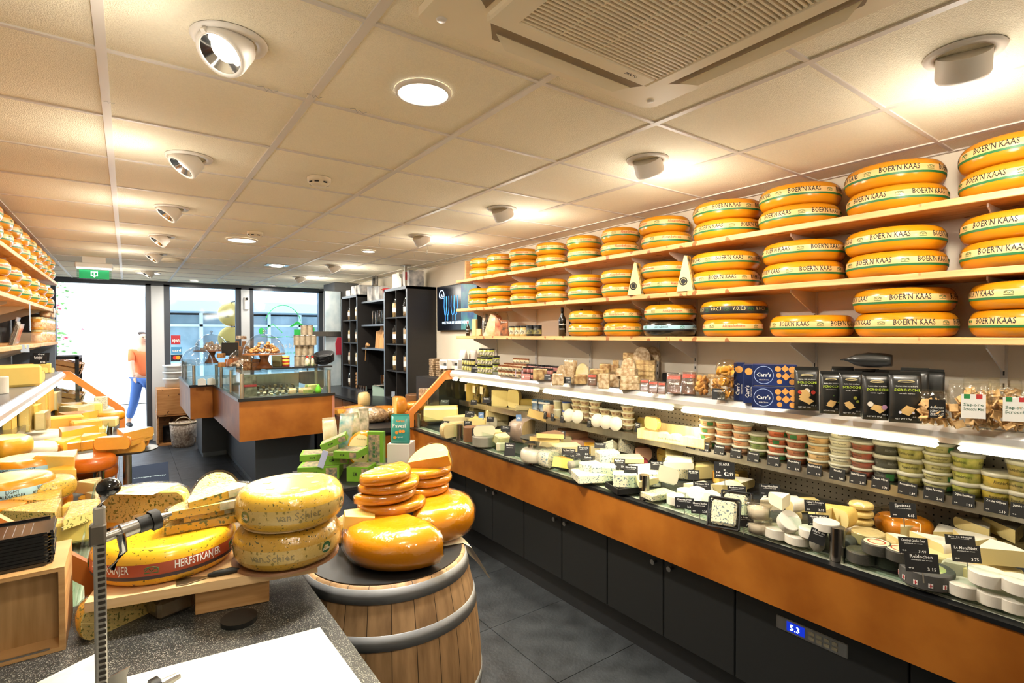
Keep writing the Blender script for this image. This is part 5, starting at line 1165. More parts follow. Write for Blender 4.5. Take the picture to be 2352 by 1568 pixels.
# price cards in the bed
cards = [(1021, 925, 'Brugge Oud', '', 22, 15, 1.02), (1117, 919, 'Pecorino', '', 18, 13, 1.12), (1088, 924, 'Manchego', '', 14, 11, 1.1), (1079, 951, 'Gruyere', '2.60', 22, 14, .98), (1023, 974, 'Comte', '', 18, 15, .95), (1074, 974, 'Raclette', '', 18, 15, .95), (1126, 963, 'Fontina', '', 16, 12, .98), (1161, 985, 'Taleggio', '', 22, 14, .96), (1095, 992, 'Tomme de Savoie', '', 22, 18, .95), (1171, 1032, 'Moliterno', '', 24, 30, .93), (1288, 998, 'La Peral', '', 20, 18, .96), (1306, 1040, 'Het Blauwe Trentje', '2.40', 30, 19, .93), (1340, 1035, 'Gorgonzola', '2.40', 26, 22, .95), (1378, 1023, 'Blauw van Ruiter', '', 24, 12, 1.0), (1328, 1049, 'Fourme', '', 16, 22, .92), (1350, 1057, 'Cambozola', '2.80', 22, 22, .93), (1423, 1064, 'Buddo Lava', '2.30', 24, 22, .95), (1449, 1080, 'Blue Gouda', '2.80', 30, 22, .96), (1509, 1069, 'Bergader Blu', '', 28, 20, .97), (1538, 1072, 'Stilton', '', 16, 26, .95), (1593, 1090, 'Blu della Valle', '', 24, 22, .94), (1612, 1119, 'Valdeon 50+', '3.20', 36, 24, .93), (1572, 1155, 'Chevre Frais', '2.20', 40, 24, .90), (1607, 1165, 'Chevre Buche', '2.20', 36, 28, .90), (1692, 1126, 'Brebirousse', '', 38, 20, .96), (1706, 1140, 'Mager Igor Tranchette', '', 42, 18, .95), (1768, 1125, 'Fromage Affinois Finesse', '4.00', 42, 26, 1.0), (1784, 1150, 'Mercaire Ermitage', '2.75', 44, 26, .95), (1872, 1162, 'Chimay La Poteaupre', '3.95', 42, 26, 1.0), (1880, 1195, 'Munster Marikel', '2.80', 42, 26, .95), (1707, 1196, 'La tur', '7.50', 42, 26, .90), (2074, 1172, 'Epoisses', '4.65', 50, 34, 1.03), (1878, 1232, 'Selles sur cher', '', 32, 32, .92), (2098, 1253, 'Camembert Calvados Coeur', '3.40', 56, 36, .98), (2117, 1292, 'Reblochon', '3.15', 64, 42, .97), (2205, 1240, 'Brie de Meaux', '', 56, 22, .98), (2219, 1271, "Le Mont'Noix", '3.75', 54, 38, .98), (1194, 944, 'Rustique', '', 16, 13, 1.03), (1660, 1082, '', '', 1, 1, .98)]
for (px, py, nm, pr_, w, h, z) in cards:
    if w < 5: continue
    tl = {'Mercaire Ermitage': (0, 25), 'Selles sur cher': (0, 30)}.get(nm, (0, 0))
    o = card(px, py, PC(nm, pr_), w * 1.05, h, face=-50, z=z, label=f'black price card reading {nm}' + (' ' + pr_ if pr_ else ''))
    if tl[1]: o.matrix_world = o.matrix_world @ RY(18)
card(1664, 1080, [('ST. AGUR', .16, 0, .36, .5), ('o', .16, 0, .06, .1), ('100', .13, -.3, -.12, .18), ('gram', .12, -.3, -.28, .25), ('€2,99', .22, .2, -.2, .46)], 44, 38, face=-50, z=1.0, label='large black card reading ST. AGUR 2,99 in the middle of the case')
BLC = mat('blue_card', '#5b7fb0', .5)
card(1105, 955, [('geit', .2, 0, .2, .5)], 12, 16, face=-40, z=.98, m=BLC, label='small pale blue card behind the Gruyere card')
card(1192, 964, [('schaap', .2, 0, .2, .6)], 13, 24, face=-20, z=1.02, m=BLC, label='small pale blue card left of the brown-rinded wedge')
# ---------------------------------------------------------------- right case, inner shelf
def tubproto(col, col2, tall=False, labelc=None):
    h = .056 if tall else .0385
    def f():
        t = thing('deli_tub', 'x', 'deli tub'); r = .053
        m = mat('deli_' + col[1:] + ('t' if tall else ''), col, .3, col2=col2, nscale=26 if not tall else 34, coat=.5)
        MB().lathe([(0, 0), (r * .84, 0), (r * .95, h * .72), (r * .95, h * .74)], 24).build('tub_body', m, t)
        MB().lathe([(r * .95, h * .70), (r * 1.03, h * .72), (r * 1.03, h * .97), (r * .98, h), (0, h * .99)], 24).build('lid', mat('lid_clear', '#bdb9a6', .3, coat=.3), t)
        b = MB()
        for a in (0, 2.1, 4.2): textwrap(b, 'Alexanderhoeve', h * .24, lambda z: r * (.862 + .12 * z / h), h * .28, a, width=.062)
        b.build('lettering', INKB if col not in ('#2b2b28',) else mat('grey_ink', '#8a8a80', .5), t)
        if labelc is not None: MB().lathe([(r * .90, h * .1), (r * .975, h * .62)], 8, a0=-.3 + labelc, a1=.35 + labelc).build('green_label', mat('label_dkgreen', '#2f6b36', .5), t)
        return t
    return f, h
COLS = [(1629, 4, '#b9743a', '#d8b184', 0, 'orange brown spread'), (1666, 4, '#c25a26', '#dfae80', 0, 'orange red tapenade'), (1706, 4, '#c8652a', '#e8b58a', 0, 'orange tapenade'), (1745, 3, '#5c7a34', '#9aa860', 0, 'green pesto'), (1788, 4, '#b83a1e', '#cf6b3c', 0, 'bright red tapenade'), (1832, 4, '#9c3f24', '#bf7a50', 0, 'dark red chutney'), (1882, 4, '#dba75f', '#ecc890', 0, 'pale orange dip'), (1934, 5, '#e6dfba', '#f4efd6', 0, 'white garlic dip'), (1985, 4, '#7a6a4a', '#b6503c', 0, 'mixed olives'), (2038, 3, '#2b2b28', '#4a483c', 1, 'black olives'), (2094, 3, '#8c8a3c', '#c9bf72', 1, 'stuffed green olives'), (2156, 5, '#9a9450', '#cfc88e', 0, 'herbed green olives'), (2223, 3, '#8f9a3a', '#d1c96a', 1, 'large green olives with cheese'), (2294, 2, '#a39a35', '#d8b84a', 1, 'sweet green olives'), (2354, 3, '#8e8a4a', '#c9b26a', 1, 'jumbo olives')]
for ci, (px, n, c1, c2, tall, nm) in enumerate(COLS):
    f, h = tubproto(c1, c2, bool(tall), (.2 + .1 * ci) if ci in (0, 4, 5, 9, 11, 13) else None); pz = Proto(f)
    p = P(px, 1000, x=2.70)
    for k in range(n):
        pz.put(T(2.70, p.y, 1.0455 + k * (h + .0008)) @ RZ(180 + rnd.uniform(-40, 60)), f'tub of {nm}, {ORD[k]} from the bottom of its column', f'tubs of {nm} on the inner shelf')
    if ci in (5, 6, 8): # a second column behind
        for k in range(n): pz.put(T(2.795 - .0, p.y + .06, 1.0455 + k * (h + .0008)), f'tub of {nm} half hidden in the back row, {ORD[k]} from the bottom', f'back row tubs of {nm}') if False else None
SC_ = [(1587, 1020, 'Tapenade Pikant', '2.10'), (1618, 1026, 'Tapenade Tomaten', '2.50'), (1652, 1033, 'Tapenade Pomodori', '2.60'), (1690, 1041, 'Tapenade Groen Zwart', '2.40'), (1730, 1049, 'Groene pesto', '3.30'), (1776, 1058, 'Tapenade Piquillo', '2.70'), (1823, 1068, 'Mango chutney', '2.30'), (1870, 1079, 'Feta gegrilde paprika dip', '2.50'), (1923, 1089, 'Tzaziki', '1.80'), (1970, 1098, 'Fiesta Olijvenmix', '2.10'), (2022, 1109, 'Zwarte Olijven', '1.79'), (2084, 1122, 'Provencaalse olijven', '1.89'), (2145, 1134, 'Olijven Parmezaan', '2.40'), (2213, 1147, 'Olijven Roomkaas', '1.99'), (2287, 1162, 'Zoete Olijven', '2.10'), (2350, 1174, 'Jumbo Olijven', '2.40')]
for (px, py, nm, pr_) in SC_: card(px, py, PC(nm, pr_, False), 24 + (px - 1587) * .026, 21 + (px - 1587) * .016, face=-90, x=2.588, tilt=-8, pin=False, label=f'black shelf-edge card reading {nm} {pr_}')
for (px, py, nm) in ((1217, 948, 'Boter'), (1236, 947, 'Kwark'), (1251, 953, 'Room'), (1269, 958, 'Yoghurt'), (1291, 962, 'Ricotta'), (1353, 973, 'Roomkaas'), (1464, 981, 'Parmigiano')):
    card(px, py, PC(nm, None), 11 + (px > 1400) * 4, 17 + (px > 1400) * 5, face=-90, x=2.588, tilt=-8, pin=False, label=f'black shelf-edge card reading {nm}, far half of the inner shelf')
SH = 1.0455
def IS(px, w, h, m, lb, cat, name, shape='box', x=2.68, d=.08, rz=-80, z=SH, n=None):
    p = P(px, 950, x=x); dep = (_M3.inverted() @ (p - Vector((0, 0, ZC)))).z * -1; u = dep / FPX; w *= u; h *= u
    b = MB().cbox(w, d, h, bev=.004) if shape == 'box' else (bagmesh(w, d, h, int(px)) if shape == 'bag' else MB().lathe([(0, 0), (w * .42, 0), (w * .5, h), (0, h)], 22, sm=False))
    return put(tag(b.build(name, m), lb, cat), T(p.x, p.y, z) @ RZ(rz))
BPK = mat('black_printed_pack', '#1d1b16', .35, col2='#b59a4a', nscale=22, coat=.4)
for k, px in enumerate((1016, 1030)): IS(px, 13, 30, BPK, f'{("left", "right")[k]} black and yellow printed bag at the far end of the inner shelf', 'bag', 'printed_bag', 'bag')
for k, px in enumerate((1079, 1097, 1114)):
    o = IS(px, 15, 42, BPK, f'{ORD[k]} of three tall black packs with a cream label strip', 'pack', 'printed_bag', 'bag'); MB().box(-.02, -.046, .09, .02, -.043, .16).build('cream_label', mat('label_cream', ''), o)
for (kd, k, px, py, w, h, lb, rz, lev) in (('wedge', 'yel', 1044, 912, 28, 34, 'tall yellow wedge left of the larger one on the inner shelf', 30, 0), ('wedge', 'yel', 1062, 915, 36, 36, 'largest yellow wedge standing on the inner shelf', 50, 0),
        ('wedge', 'straw', 1152, 932, 40, 32, 'wrapped pale lump of cheese after the black packs', 0, 0), ('half', 'straw', 1182, 936, 36, 36, 'pale standing cheese with white paper side', 40, 0), ('block', 'yel', 1210, 936, 34, 18, 'pale orange block left of the blue cartons', 0, 0), ('block', 'cream', 1203, 942, 34, 9, 'low cream pieces before the pale orange block', 0, 0),
        ('wedge', 'yel', 1468, 975, 40, 28, 'yellow slice standing left of the grated cheese shells', 60, 0), ('half', 'yel', 1496, 985, 44, 24, 'lower clear shell of hard yellow cheese', 20, 0), ('half', 'straw', 1499, 985, 40, 24, 'upper clear shell of hard yellow cheese', 25, .055), ('wedge', 'cream', 1528, 975, 46, 12, 'long flat cream wedge behind the wooden crate', 20, 0)):
    CH(kd, k, px, py, w, h, lb, rz, base=SH, lev=lev, film=1)
BLK = mat('blue_carton', '#27567f', .4, col2='#cfd8dc', nscale=10)
for k, px in enumerate((1235, 1251, 1264)): o = IS(px, 15, 32, BLK, f'{ORD[k]} blue and white dairy carton from the window end', 'carton', 'dairy_carton', x=2.70 + .01 * k); MB().box(-.03, -.043, .085, .03, -.041, .10).build('white_band', WHITE, o)
o = IS(1262, 20, 28, mat('egg_box', '#e8dfc0', .5, col2='#b06a3c', nscale=9), 'white carton with brown egg picture before the blue cartons', 'carton', 'dairy_carton', x=2.64)
WTUB = mat('dairy_tub', '#e7e3c8', .35, col2='#d8cfa0', nscale=12); BLID = mat('blue_lid', '#27418f', .35)
for k, px in enumerate((1281, 1301)):
    for j in range(2):
        o = IS(px, 20, 19, WTUB, f'{("lower", "upper")[j]} white dairy tub of the {("left", "right")[k]} pair', 'tub', 'dairy_tub', 'cyl', z=SH + j * .066)
        r = max(v.co.x for v in o.data.vertices); h = max(v.co.z for v in o.data.vertices); MB().lathe([(r * 1.02, h - .006), (r * 1.03, h + .002), (0, h + .002)], 22).build('lid', BLID if k else mat('lid_white', '#ecebe0', .4), o)
def mkcup():
    t = thing('soft_cheese_cup', 'x', 'cup'); MB().lathe([(0, 0), (.030, 0), (.043, .034)], 22).build('cup_body', mat('cup_cream', '#e8ddb6', .4), t); MB().lathe([(.043, .033), (.047, .035), (.047, .039), (0, .039)], 22).build('foil_lid', mat('foil_lid', '#f1ead2', .3), t)
    MB().lathe([(.0355, .010), (.0435, .03)], 22).build('printed_band', mat('cup_print', '#e9dcb4', .4, col2='#8a4a3a', nscale=40), t); return t
CUP = Proto(mkcup)
for ci, (px, n) in enumerate(((1326, 4), (1345, 4), (1368, 4), (1391, 3), (1416, 3), (1442, 4))):
    p = P(px, 950, x=2.70)
    for k in range(n): CUP.put(T(2.70, p.y, SH + k * .0405), f'soft cheese cup, {ORD[k]} from the bottom of the {ORD[ci]} column', 'stacked soft cheese cups')
for ci, px in enumerate((1313, 1333, 1378, 1399, 1421)):
    p = P(px, 955, x=2.60); CUP.put(T(2.60, p.y, SH + .047) @ RZ(-78) @ RX(72), f'soft cheese cup tilted to show its printed lid, {ORD[ci]} from left', 'tilted soft cheese cups')
q = P(1548, 1000, x=2.62); t = thing('wooden_tray_box', 'pale wooden crate of small white cheeses with the words La Bouyguette', 'crate', T(2.66, q.y, SH) @ RZ(6))
PW = wood('poplar', '#ecd9a8', '#dcc48c', (1, 6, 1), 6)
MB().box(-.10, -.22, 0, .12, .22, .006).box(-.10, -.22, 0, -.094, .22, .055).box(.114, -.22, 0, .12, .22, .075).box(-.10, -.22, 0, .12, -.214, .06).box(-.10, .214, 0, .12, .22, .06).build('crate_body', PW, t)
b = MB(); text(b, 'La Bouyguette', .022, T(.01, -.2205, .018) @ RX(90), width=.16); text(b, 'lait de brebis', .012, T(-.1005, .0, .02) @ RZ(-90) @ RX(90), width=.14); b.build('lettering', INKB, t)
g = random.Random(8)
for i in range(8):
    o = MB().lathe(wprof(.034, .03), 18).build('small_cheese', pairm('white')[1]); put(tag(o, 'small white cheese lying in the wooden crate', 'cheese', 'white cheeses in the wooden crate'), T(2.66 - .05 + .07 * (i % 2) , q.y - .16 + .095 * (i // 2), SH + .0065))
# ================================================================ goods on top of the right case
ZT = 1.3455
NB2 = mat('nut_bread', '#a8835a', .5, col2='#e6d4b8', nscale=45, coat=.5, bump=.3)
NB3 = mat('fig_loaf', '#8a6038', .5, col2='#d9bd8a', nscale=30, coat=.5, bump=.4)
def dpx(p): return (_M3.inverted() @ (p - Vector((0, 0, ZC)))).z * -1 / FPX
def GT(px, py, w, h, d, m, lb, cat, name, shape='box', rz=-78, lev=0, z=ZT, tx=0, film=0, grp=None, x=None):
    p = P(px, py, z=z) if x is None else P(px, py, x=x); u = dpx(p); w *= u; h *= u; d *= u
    if shape == 'box': b = MB().cbox(w, d, h, bev=min(w, d, h) * .08)
    elif shape == 'bag': b = bagmesh(w, d, h, int(px + py))
    elif shape == 'arch': b = MB().prism([(w * .5 * math.cos(PI * i / 12), h * math.sin(PI * i / 12) ** .8 if 0 < i < 12 else 0) for i in range(13)], -d / 2, d / 2, M=RX(90))
    else: b = MB().lathe([(0, 0), (w * .46, 0), (w * .5, h * .1), (w * .5, h), (0, h)], 18, sm=False)
    o = b.build(name, m); put(tag(o, lb, cat, grp), T(p.x, p.y, z + lev + .0003 + abs(math.sin(R(tx))) * d * .4) @ RZ(rz) @ RX(tx))
    if film:
        f = b; fo = MB(); fo.v = [(a * 1.05, c * 1.08, e * 1.04) for a, c, e in b.v]; fo.f = b.f; fo.m = [0] * len(b.f); fo.s = b.s; fo.build('plastic_wrap', FILM, o)
    return o
# carton trays of dark jars
for k, (px, w) in enumerate(((1028, 24), (1052, 26))):
    p = P(px, 846, z=ZT); u = dpx(p); t = thing('carton_tray', ('left', 'right')[k] + ' white open carton tray of small jars at the far end of the canopy', 'carton', T(p.x, p.y, ZT + .0003) @ RZ(-75)); W_ = w * u
    MB().box(-W_ / 2, -.06, 0, W_ / 2, -.055, .03).box(-W_ / 2, .055, 0, W_ / 2, .06, .09).box(-W_ / 2, -.06, 0, -W_ / 2 + .005, .06, .085).box(W_ / 2 - .005, -.06, 0, W_ / 2, .06, .085).box(-W_ / 2, -.06, .075, W_ / 2, -.055, .09).build('carton_body', WHITE, t)
    MB().lathe([(0, .001), (.022, .001), (.024, .05), (0, .055)], 14, M=T(-.02, 0, 0)).build('dark_jar', BLACK, t)
for k, px in enumerate((1064, 1087)):
    o = GT(px, 838, 22, 34, 12, mat('white_paper_bag', '#e3d8cc', .7), ('left', 'right')[k] + ' white paper bag with a printed pattern behind the small jars', 'paper bag', 'paper_bag', 'bag'); o.location.z = ZT + .0
JR = {}
def jarset(key, r, h, cont, lid, pts, desc, glass=None, lab=None, words=None):
    pr_ = Proto(jar(r, h, None, cont, 1, lid, .012, r * 1.03, lab, words, name='preserve_jar' if r > .02 else 'spread_pot', n=14, band=(.15, .7)))
    for (px, py, row, n, lev, col) in pts:
        p = P(px, py, z=ZT)
        for i in range(n):
            pr_.put(T(p.x + .02 * (row) * 0, p.y - i * r * 2.12, ZT + .0004 + lev * (h + .009)) @ RZ(200 + i * 20), f'{desc}, {ORD[i]} from the window end, {("bottom", "middle", "top")[lev]} layer, {("front", "back")[row]} row', f'{desc} {("bottom", "middle", "top")[lev]} {("front", "back")[row]} row')
JGR = mat('pesto_green', '#b5b84e', .3, col2='#8f9a3a', nscale=20, coat=.5); JBK = mat('lid_black', '#17171a', .35); JLB = mat('jar_label', '#ece6c8', .5, col2='#2a2a22', nscale=60)
jarset('g', .032, .062, JGR, JBK, [(1104, 856, 0, 3, 0, 0), (1112, 850, 1, 4, 0, 0), (1104, 856, 0, 3, 1, 0), (1112, 850, 1, 4, 1, 0), (1109, 853, 1, 3, 2, 0)], 'green mustard jar', lab=JLB)
jarset('h', .020, .045, mat('dark_honey', '#2a2118', .3, col2='#d8cf70', nscale=40, coat=.5), JBK, [(1066, 849, 0, 5, 0, 0), (1074, 845, 1, 5, 0, 0), (1066, 849, 0, 5, 1, 0)], 'small dark and yellow jar')
POT = mat('pate_pot', '#c99a6a', .4, col2='#e8cfa8', nscale=30, coat=.4); PLB = mat('pate_lid', '#7d4a2a', .4)
jarset('p', .024, .036, POT, PLB, [(1150, 862, 0, 6, 0, 0), (1160, 855, 1, 7, 0, 0), (1150, 862, 0, 6, 1, 0), (1163, 856, 1, 6, 1, 0), (1185, 857, 1, 4, 2, 0)], 'brown-lidded pate pot', lab=JLB)
jarset('q', .023, .036, mat('jam_pot', '#7a3a3c', .3, col2='#b97a6c', nscale=30, coat=.5), JBK, [(1208, 868, 0, 7, 0, 0), (1216, 860, 1, 8, 0, 0), (1208, 868, 0, 7, 1, 0), (1216, 860, 1, 8, 1, 0)], 'black-lidded jam pot')
bread = [(1245, 872, 34, 26, 34, NB3, 'long seeded loaf pack beside the jam pots', 'box', 0), (1282, 884, 26, 26, 22, NB2, 'brown nut block with white swirl below the arched packs', 'box', 0), (1292, 872, 28, 34, 12, NB2, 'arched brown white nut slice standing left', 'arch', 0), (1311, 880, 24, 52, 22, NB2, 'tall pale wrapped nut loaf standing upright', 'box', 0),
 (1334, 882, 28, 22, 18, NB3, 'lower fruit-topped block under the round fruit slice', 'box', 0), (1338, 881, 30, 28, 12, mat('fruit_slice', '#e8cf8a', .5, col2='#e8e2d6', nscale=14, coat=.5), 'arched slice with yellow fruit and white icing', 'arch', .055), (1376, 877, 36, 30, 24, NB3, 'heap-topping brown nut loaf behind the black packs', 'box', 0), (1390, 877, 22, 22, 20, NB3, 'glossy brown loaf piece high in the middle heap', 'box', .06),
 (1410, 872, 26, 34, 22, NB2, 'pale nut block standing right of the small black pack', 'box', 0), (1388, 892, 24, 34, 22, NB2, 'upright nut block at the canopy edge', 'box', 0), (1412, 888, 26, 16, 26, NB2, 'nut block lying at the edge, lower left of the big heap', 'box', 0), (1414, 888, 26, 16, 26, NB2, 'nut block lying second in the left pile of the big heap', 'box', .035),
 (1414, 876, 14, 26, 14, NB3, 'small nut block standing on the left pile of the big heap', 'box', .07), (1446, 894, 44, 18, 30, NB2, 'lowest nut loaf in the front pile of the big heap', 'box', 0), (1446, 894, 40, 18, 30, NB2, 'second nut loaf in the front pile of the big heap', 'box', .036), (1440, 890, 44, 18, 30, NB2, 'third nut loaf in the front pile of the big heap', 'box', .072),
 (1444, 888, 32, 28, 14, NB2, 'arched fruit slice on top of the front pile', 'arch', .108), (1484, 880, 42, 20, 30, NB3, 'lowest loaf in the back pile of the big heap', 'box', 0), (1484, 880, 40, 16, 30, NB3, 'second loaf in the back pile of the big heap', 'box', .045), (1484, 880, 42, 16, 30, NB3, 'third loaf in the back pile of the big heap', 'box', .08), (1484, 878, 44, 14, 30, NB3, 'fourth loaf in the back pile of the big heap', 'box', .115),
 (1474, 878, 40, 34, 16, NB2, 'large arched fruit slice crowning the big heap, left', 'arch', .147), (1500, 876, 32, 32, 16, NB2, 'large arched fruit slice crowning the big heap, right', 'arch', .147), (1446, 876, 30, 18, 22, NB3, 'stacked thin loaves behind the crowning slices', 'box', .15)]
for (px, py, w, h, d, m, lb, sh, lev) in bread: GT(px, py, w, h, d, m, lb, 'nut bread', 'nut_loaf', sh, lev=lev, film=1, rz=-70 + (px * 7 % 25))
BKP = mat('black_film_pack', '#1b1917', .3, coat=.6, col2='#7a4a2c', nscale=8)
def blackpack(px, py, w, h, lb, rz=-62, tx=-14, x=None):
    o = GT(px, py, w, h, h * .3, BKP, lb, 'snack pack', 'snack_pack', 'box', rz=rz, tx=tx)
    hh = max(v.co.z for v in o.data.vertices); ww = max(v.co.x for v in o.data.vertices); yy = min(v.co.y for v in o.data.vertices) - .001
    MB().box(-ww * .9, yy - .001, hh * .72, ww * .9, yy, hh * .9).build('red_strip', mat('label_red', ''), o); b = MB(); text(b, 'Proost!', hh * .13, T(0, yy - .001, hh * .45) @ RX(90), width=ww * 1.4, bold=.02); b.build('lettering', INKW, o)
    MB().box(-ww * 1.06, yy - .004, -.001, ww * 1.06, -yy + .004, hh * 1.03).build('plastic_wrap', FILM, o); return o
for k, (px, py, w, h) in enumerate(((1360, 886, 20, 26), (1480, 900, 18, 28), (1500, 904, 20, 28), (1520, 906, 16, 28), (1548, 906, 32, 46), (1582, 908, 30, 52))):
    blackpack(px, py, w, h, ['small black snack pack alone beside the round fruit slice', 'leftmost small black snack pack right of the nut breads', 'middle small black snack pack right of the nut breads', 'rightmost small black snack pack right of the nut breads', 'tall black snack pack of sticks leaning, left one', 'tall black snack pack of sticks beside the cracker box'][k])
GT(1540, 878, 28, 22, 30, BLACK, 'empty shallow black bowl pack behind the leaning snack packs', 'snack pack', 'snack_pack', 'box')
RC_ = mat('round_crackers', '#dcab62', .5, col2='#b57a34', nscale=18)
def crackerbox(px, py, w, h, d, lb, lev=0, n=40, r=.016):
    p = P(px, py, z=ZT); u = dpx(p); w *= u; h *= u; d *= u
    t = thing('cracker_box', lb, 'crackers', T(p.x, p.y, ZT + lev + .0004) @ RZ(-70)); g = random.Random(px); b = MB()
    for i in range(n): b.lathe([(0, 0), (r, 0), (r, r * .5), (0, r * .6)], 9, M=T(g.uniform(-.5, .5) * (w - 2 * r), g.uniform(-.5, .5) * (d - 2 * r), r + g.random() * (h - 2.4 * r)) @ RX(g.uniform(0, 180)) @ RY(g.uniform(0, 90)))
    tag(b.build('crackers', RC_, t), kind='stuff'); MB().cbox(w, d, h, bev=.006).build('clear_box', clear('clear_pet', ''), t); return t
crackerbox(1612, 910, 34, 52, 34, 'tall clear box of small round crackers')
crackerbox(1645, 906, 24, 40, 30, 'clear box of round crackers behind the tall one', n=26)
for k in range(3):
    p = P(1667, 918, z=ZT); t = thing('crisp_tub', ('lowest', 'middle', 'topmost')[k] + ' clear tub of yellow crisps in the stack beside the blue boxes', 'crisps', T(p.x + .01, p.y, ZT + .0005 + .062 * k) @ RZ(30 * k)); b = MB(); g = random.Random(k)
    for i in range(26): b.lathe([(0, .002), (.014, .0), (.018, .004)], 8, M=T(g.uniform(-.03, .03), g.uniform(-.03, .03), .014 + g.random() * .03) @ RX(g.uniform(0, 180)) @ RY(g.uniform(0, 90)))
    tag(b.build('crisps', mat('crisp_yellow', '#e2a83c', .5), t), kind='stuff'); MB().lathe([(0, 0), (.045, 0), (.056, .03), (.058, .033), (.05, .052), (.03, .060), (0, .061)] if k < 2 else [(0, 0), (.045, 0), (.058, .033), (.05, .066), (.03, .082), (0, .086)], 24).build('clear_tub', clear('clear_pet', ''), t)
card(1650, 905, [('Kaaszoutjes', .18, 0, .3, .7), ('per st. 3,95', .15, .2, -.35, .5)], 28, 26, face=-60, z=ZT + .03, pin=False, label='black price card before the crisp tubs on the canopy')
# blue cracker cartons
NVY = mat('navy_carton', '#1a2650', .35, col2='#24366e', nscale=7); GLD = mat('cracker_gold', '#e0a050', .5); RNG = mat('ring_blue', '#9fb4e0', .4)
def navy(px, py, w, h, d, lb, lev=0, up=False, rz=-62):
    p = P(px, py, z=ZT); u = dpx(p); w *= u; h *= u; d *= u; t = thing('cracker_carton', lb, 'cracker carton', T(p.x, p.y, ZT + lev + .0004) @ RZ(rz)); MB().cbox(w, d, h, bev=.0015).build('carton_body', NVY, t); f = -d / 2 - .0008
    b = MB(); c = MB(); k = MB()
    if up:
        c.lathe([(0, 0), (w * .36, 0)], 20, M=T(0, f, h * .82) @ RX(90)); text(b, "Carr's", w * .38, T(w * .05, f, h * .30) @ RX(90) @ RZ(90), width=h * .32, bold=.02); text(b, 'TABLE WATER', w * .14, T(w * .32, f, h * .30) @ RX(90) @ RZ(90), width=h * .26)
    else:
        for i, (x, z, r) in enumerate(((.08, .8, .07), (.24, .82, .09), (.4, .78, .08), (.1, .5, .06), (.26, .45, .1), (.42, .5, .07), (.12, .2, .06), (.4, .2, .07))): c.lathe([(0, 0), (w * r, 0)], 4 if i in (1, 4) else 16, M=T(x * w, f, z * h) @ RX(90))
        k.lathe([(h * .40, 0), (h * .43, 0)], 28, M=T(-w * .24, f, h * .5) @ RX(90)); text(b, "Carr's", h * .2, T(-w * .24, f, h * .42) @ RX(90), width=h * .62, bold=.02); text(b, 'SELECTION', h * .06, T(-w * .24, f, h * .24) @ RX(90), width=h * .4)
        k.build('ring_print', RNG, t)
    c.build('cracker_picture', GLD, t); b.build('lettering', INKW, t)
navy(1698, 918, 22, 86, 30, 'leftmost upright navy cracker carton', up=True); navy(1720, 924, 22, 88, 30, 'second upright navy cracker carton from the left', up=True)
navy(1778, 936, 92, 48, 34, 'lower lying navy cracker selection carton', 0); navy(1778, 934, 90, 48, 34, 'upper lying navy cracker selection carton', .101)
# black cracker bags with green lettering
LIME = mat('lime_lettering', '#b9d23a', .5); CRK = mat('cracker_picture_tan', '#dcb572', .5); FOIL = mat('black_matt_foil', '#20201e', .38, coat=.3, noise=.2, nscale=5)
def scro(px, py, w, h, sub, lb, extra, rz=-60, col=None):
    p = P(px, py, z=ZT); u = dpx(p); w *= u; h *= u; t = thing('cracker_bag', lb, 'cracker bag', T(p.x + .015, p.y, ZT + .0006) @ RZ(rz)); MB_ = bagmesh(w, w * .55, h, int(px)); MB_.build('bag_body', col or FOIL, t); f = -w * .285
    b = MB(); text(b, 'SCROCCHI', h * .055, T(0, f, h * .66) @ RX(90), width=w * .76, bold=.02); b.build('green_lettering', LIME, t)
    b = MB(); text(b, 'Italian thin crackers', h * .03, T(0, f, h * .75) @ RX(90), width=w * .66); text(b, sub, h * .03, T(0, f, h * .60) @ RX(90), width=w * .5); text(b, 'NET WT 175g', h * .03, T(-w * .1, f, h * .07) @ RX(90), width=w * .5); text(b, 'oo o', h * .035, T(w * .28, f, h * .12) @ RX(90), width=w * .2); b.build('white_lettering', INKW, t)
    b = MB(); g = random.Random(int(px))
    for i in range(2 if extra != 'mix' else 5): b.add([(-w * .26, 0, 0), (0, 0, -w * .16), (w * .2, 0, 0), (-w * .05, 0, w * .15)], [(0, 1, 2, 3)], 0, False, T(g.uniform(-.1, .12) * w, f - .001 - .0006 * i, h * (.24 + .05 * i)) @ RY(g.uniform(-20, 20)))
    b.build('cracker_picture', CRK, t); b = MB()
    for i, (x, z, r) in enumerate({'mix': ((-.28, .45, .09), (0, .48, .12), (.25, .45, .09)), 'rosemary': ((.1, .46, .03), (.3, .3, .03)), 'olive': ((.15, .44, .08), (.25, .36, .07)), 'garlic': ((-.25, .36, .11), (.25, .3, .1)), 'salt': ((-.2, .22, .05), (.2, .22, .04))}[extra]): b.lathe([(0, 0), (w * r, 0)], 14, i % 2, T(x * w, f - .003, z * h) @ RX(90))
    b.build('ingredient_picture', [mat('ing_' + extra, {'mix': '#c0392b', 'rosemary': '#5c7a3a', 'olive': '#a9a43c', 'garlic': '#e6dccb', 'salt': '#d8d4e4'}[extra], .5), mat('ing2_' + extra, {'mix': '#e6dccb', 'rosemary': '#5c7a3a', 'olive': '#8f9a3a', 'garlic': '#b58aa8', 'salt': '#d8d4e4'}[extra], .5)], t)
    MB().tube([(math.cos(i * PI / 8) * w * .25, f * .72, h * .86 + math.sin(i * PI / 8) * h * .02) for i in range(17)], .0015, 5).build('oval_emblem', mat('gold_letter', ''), t)
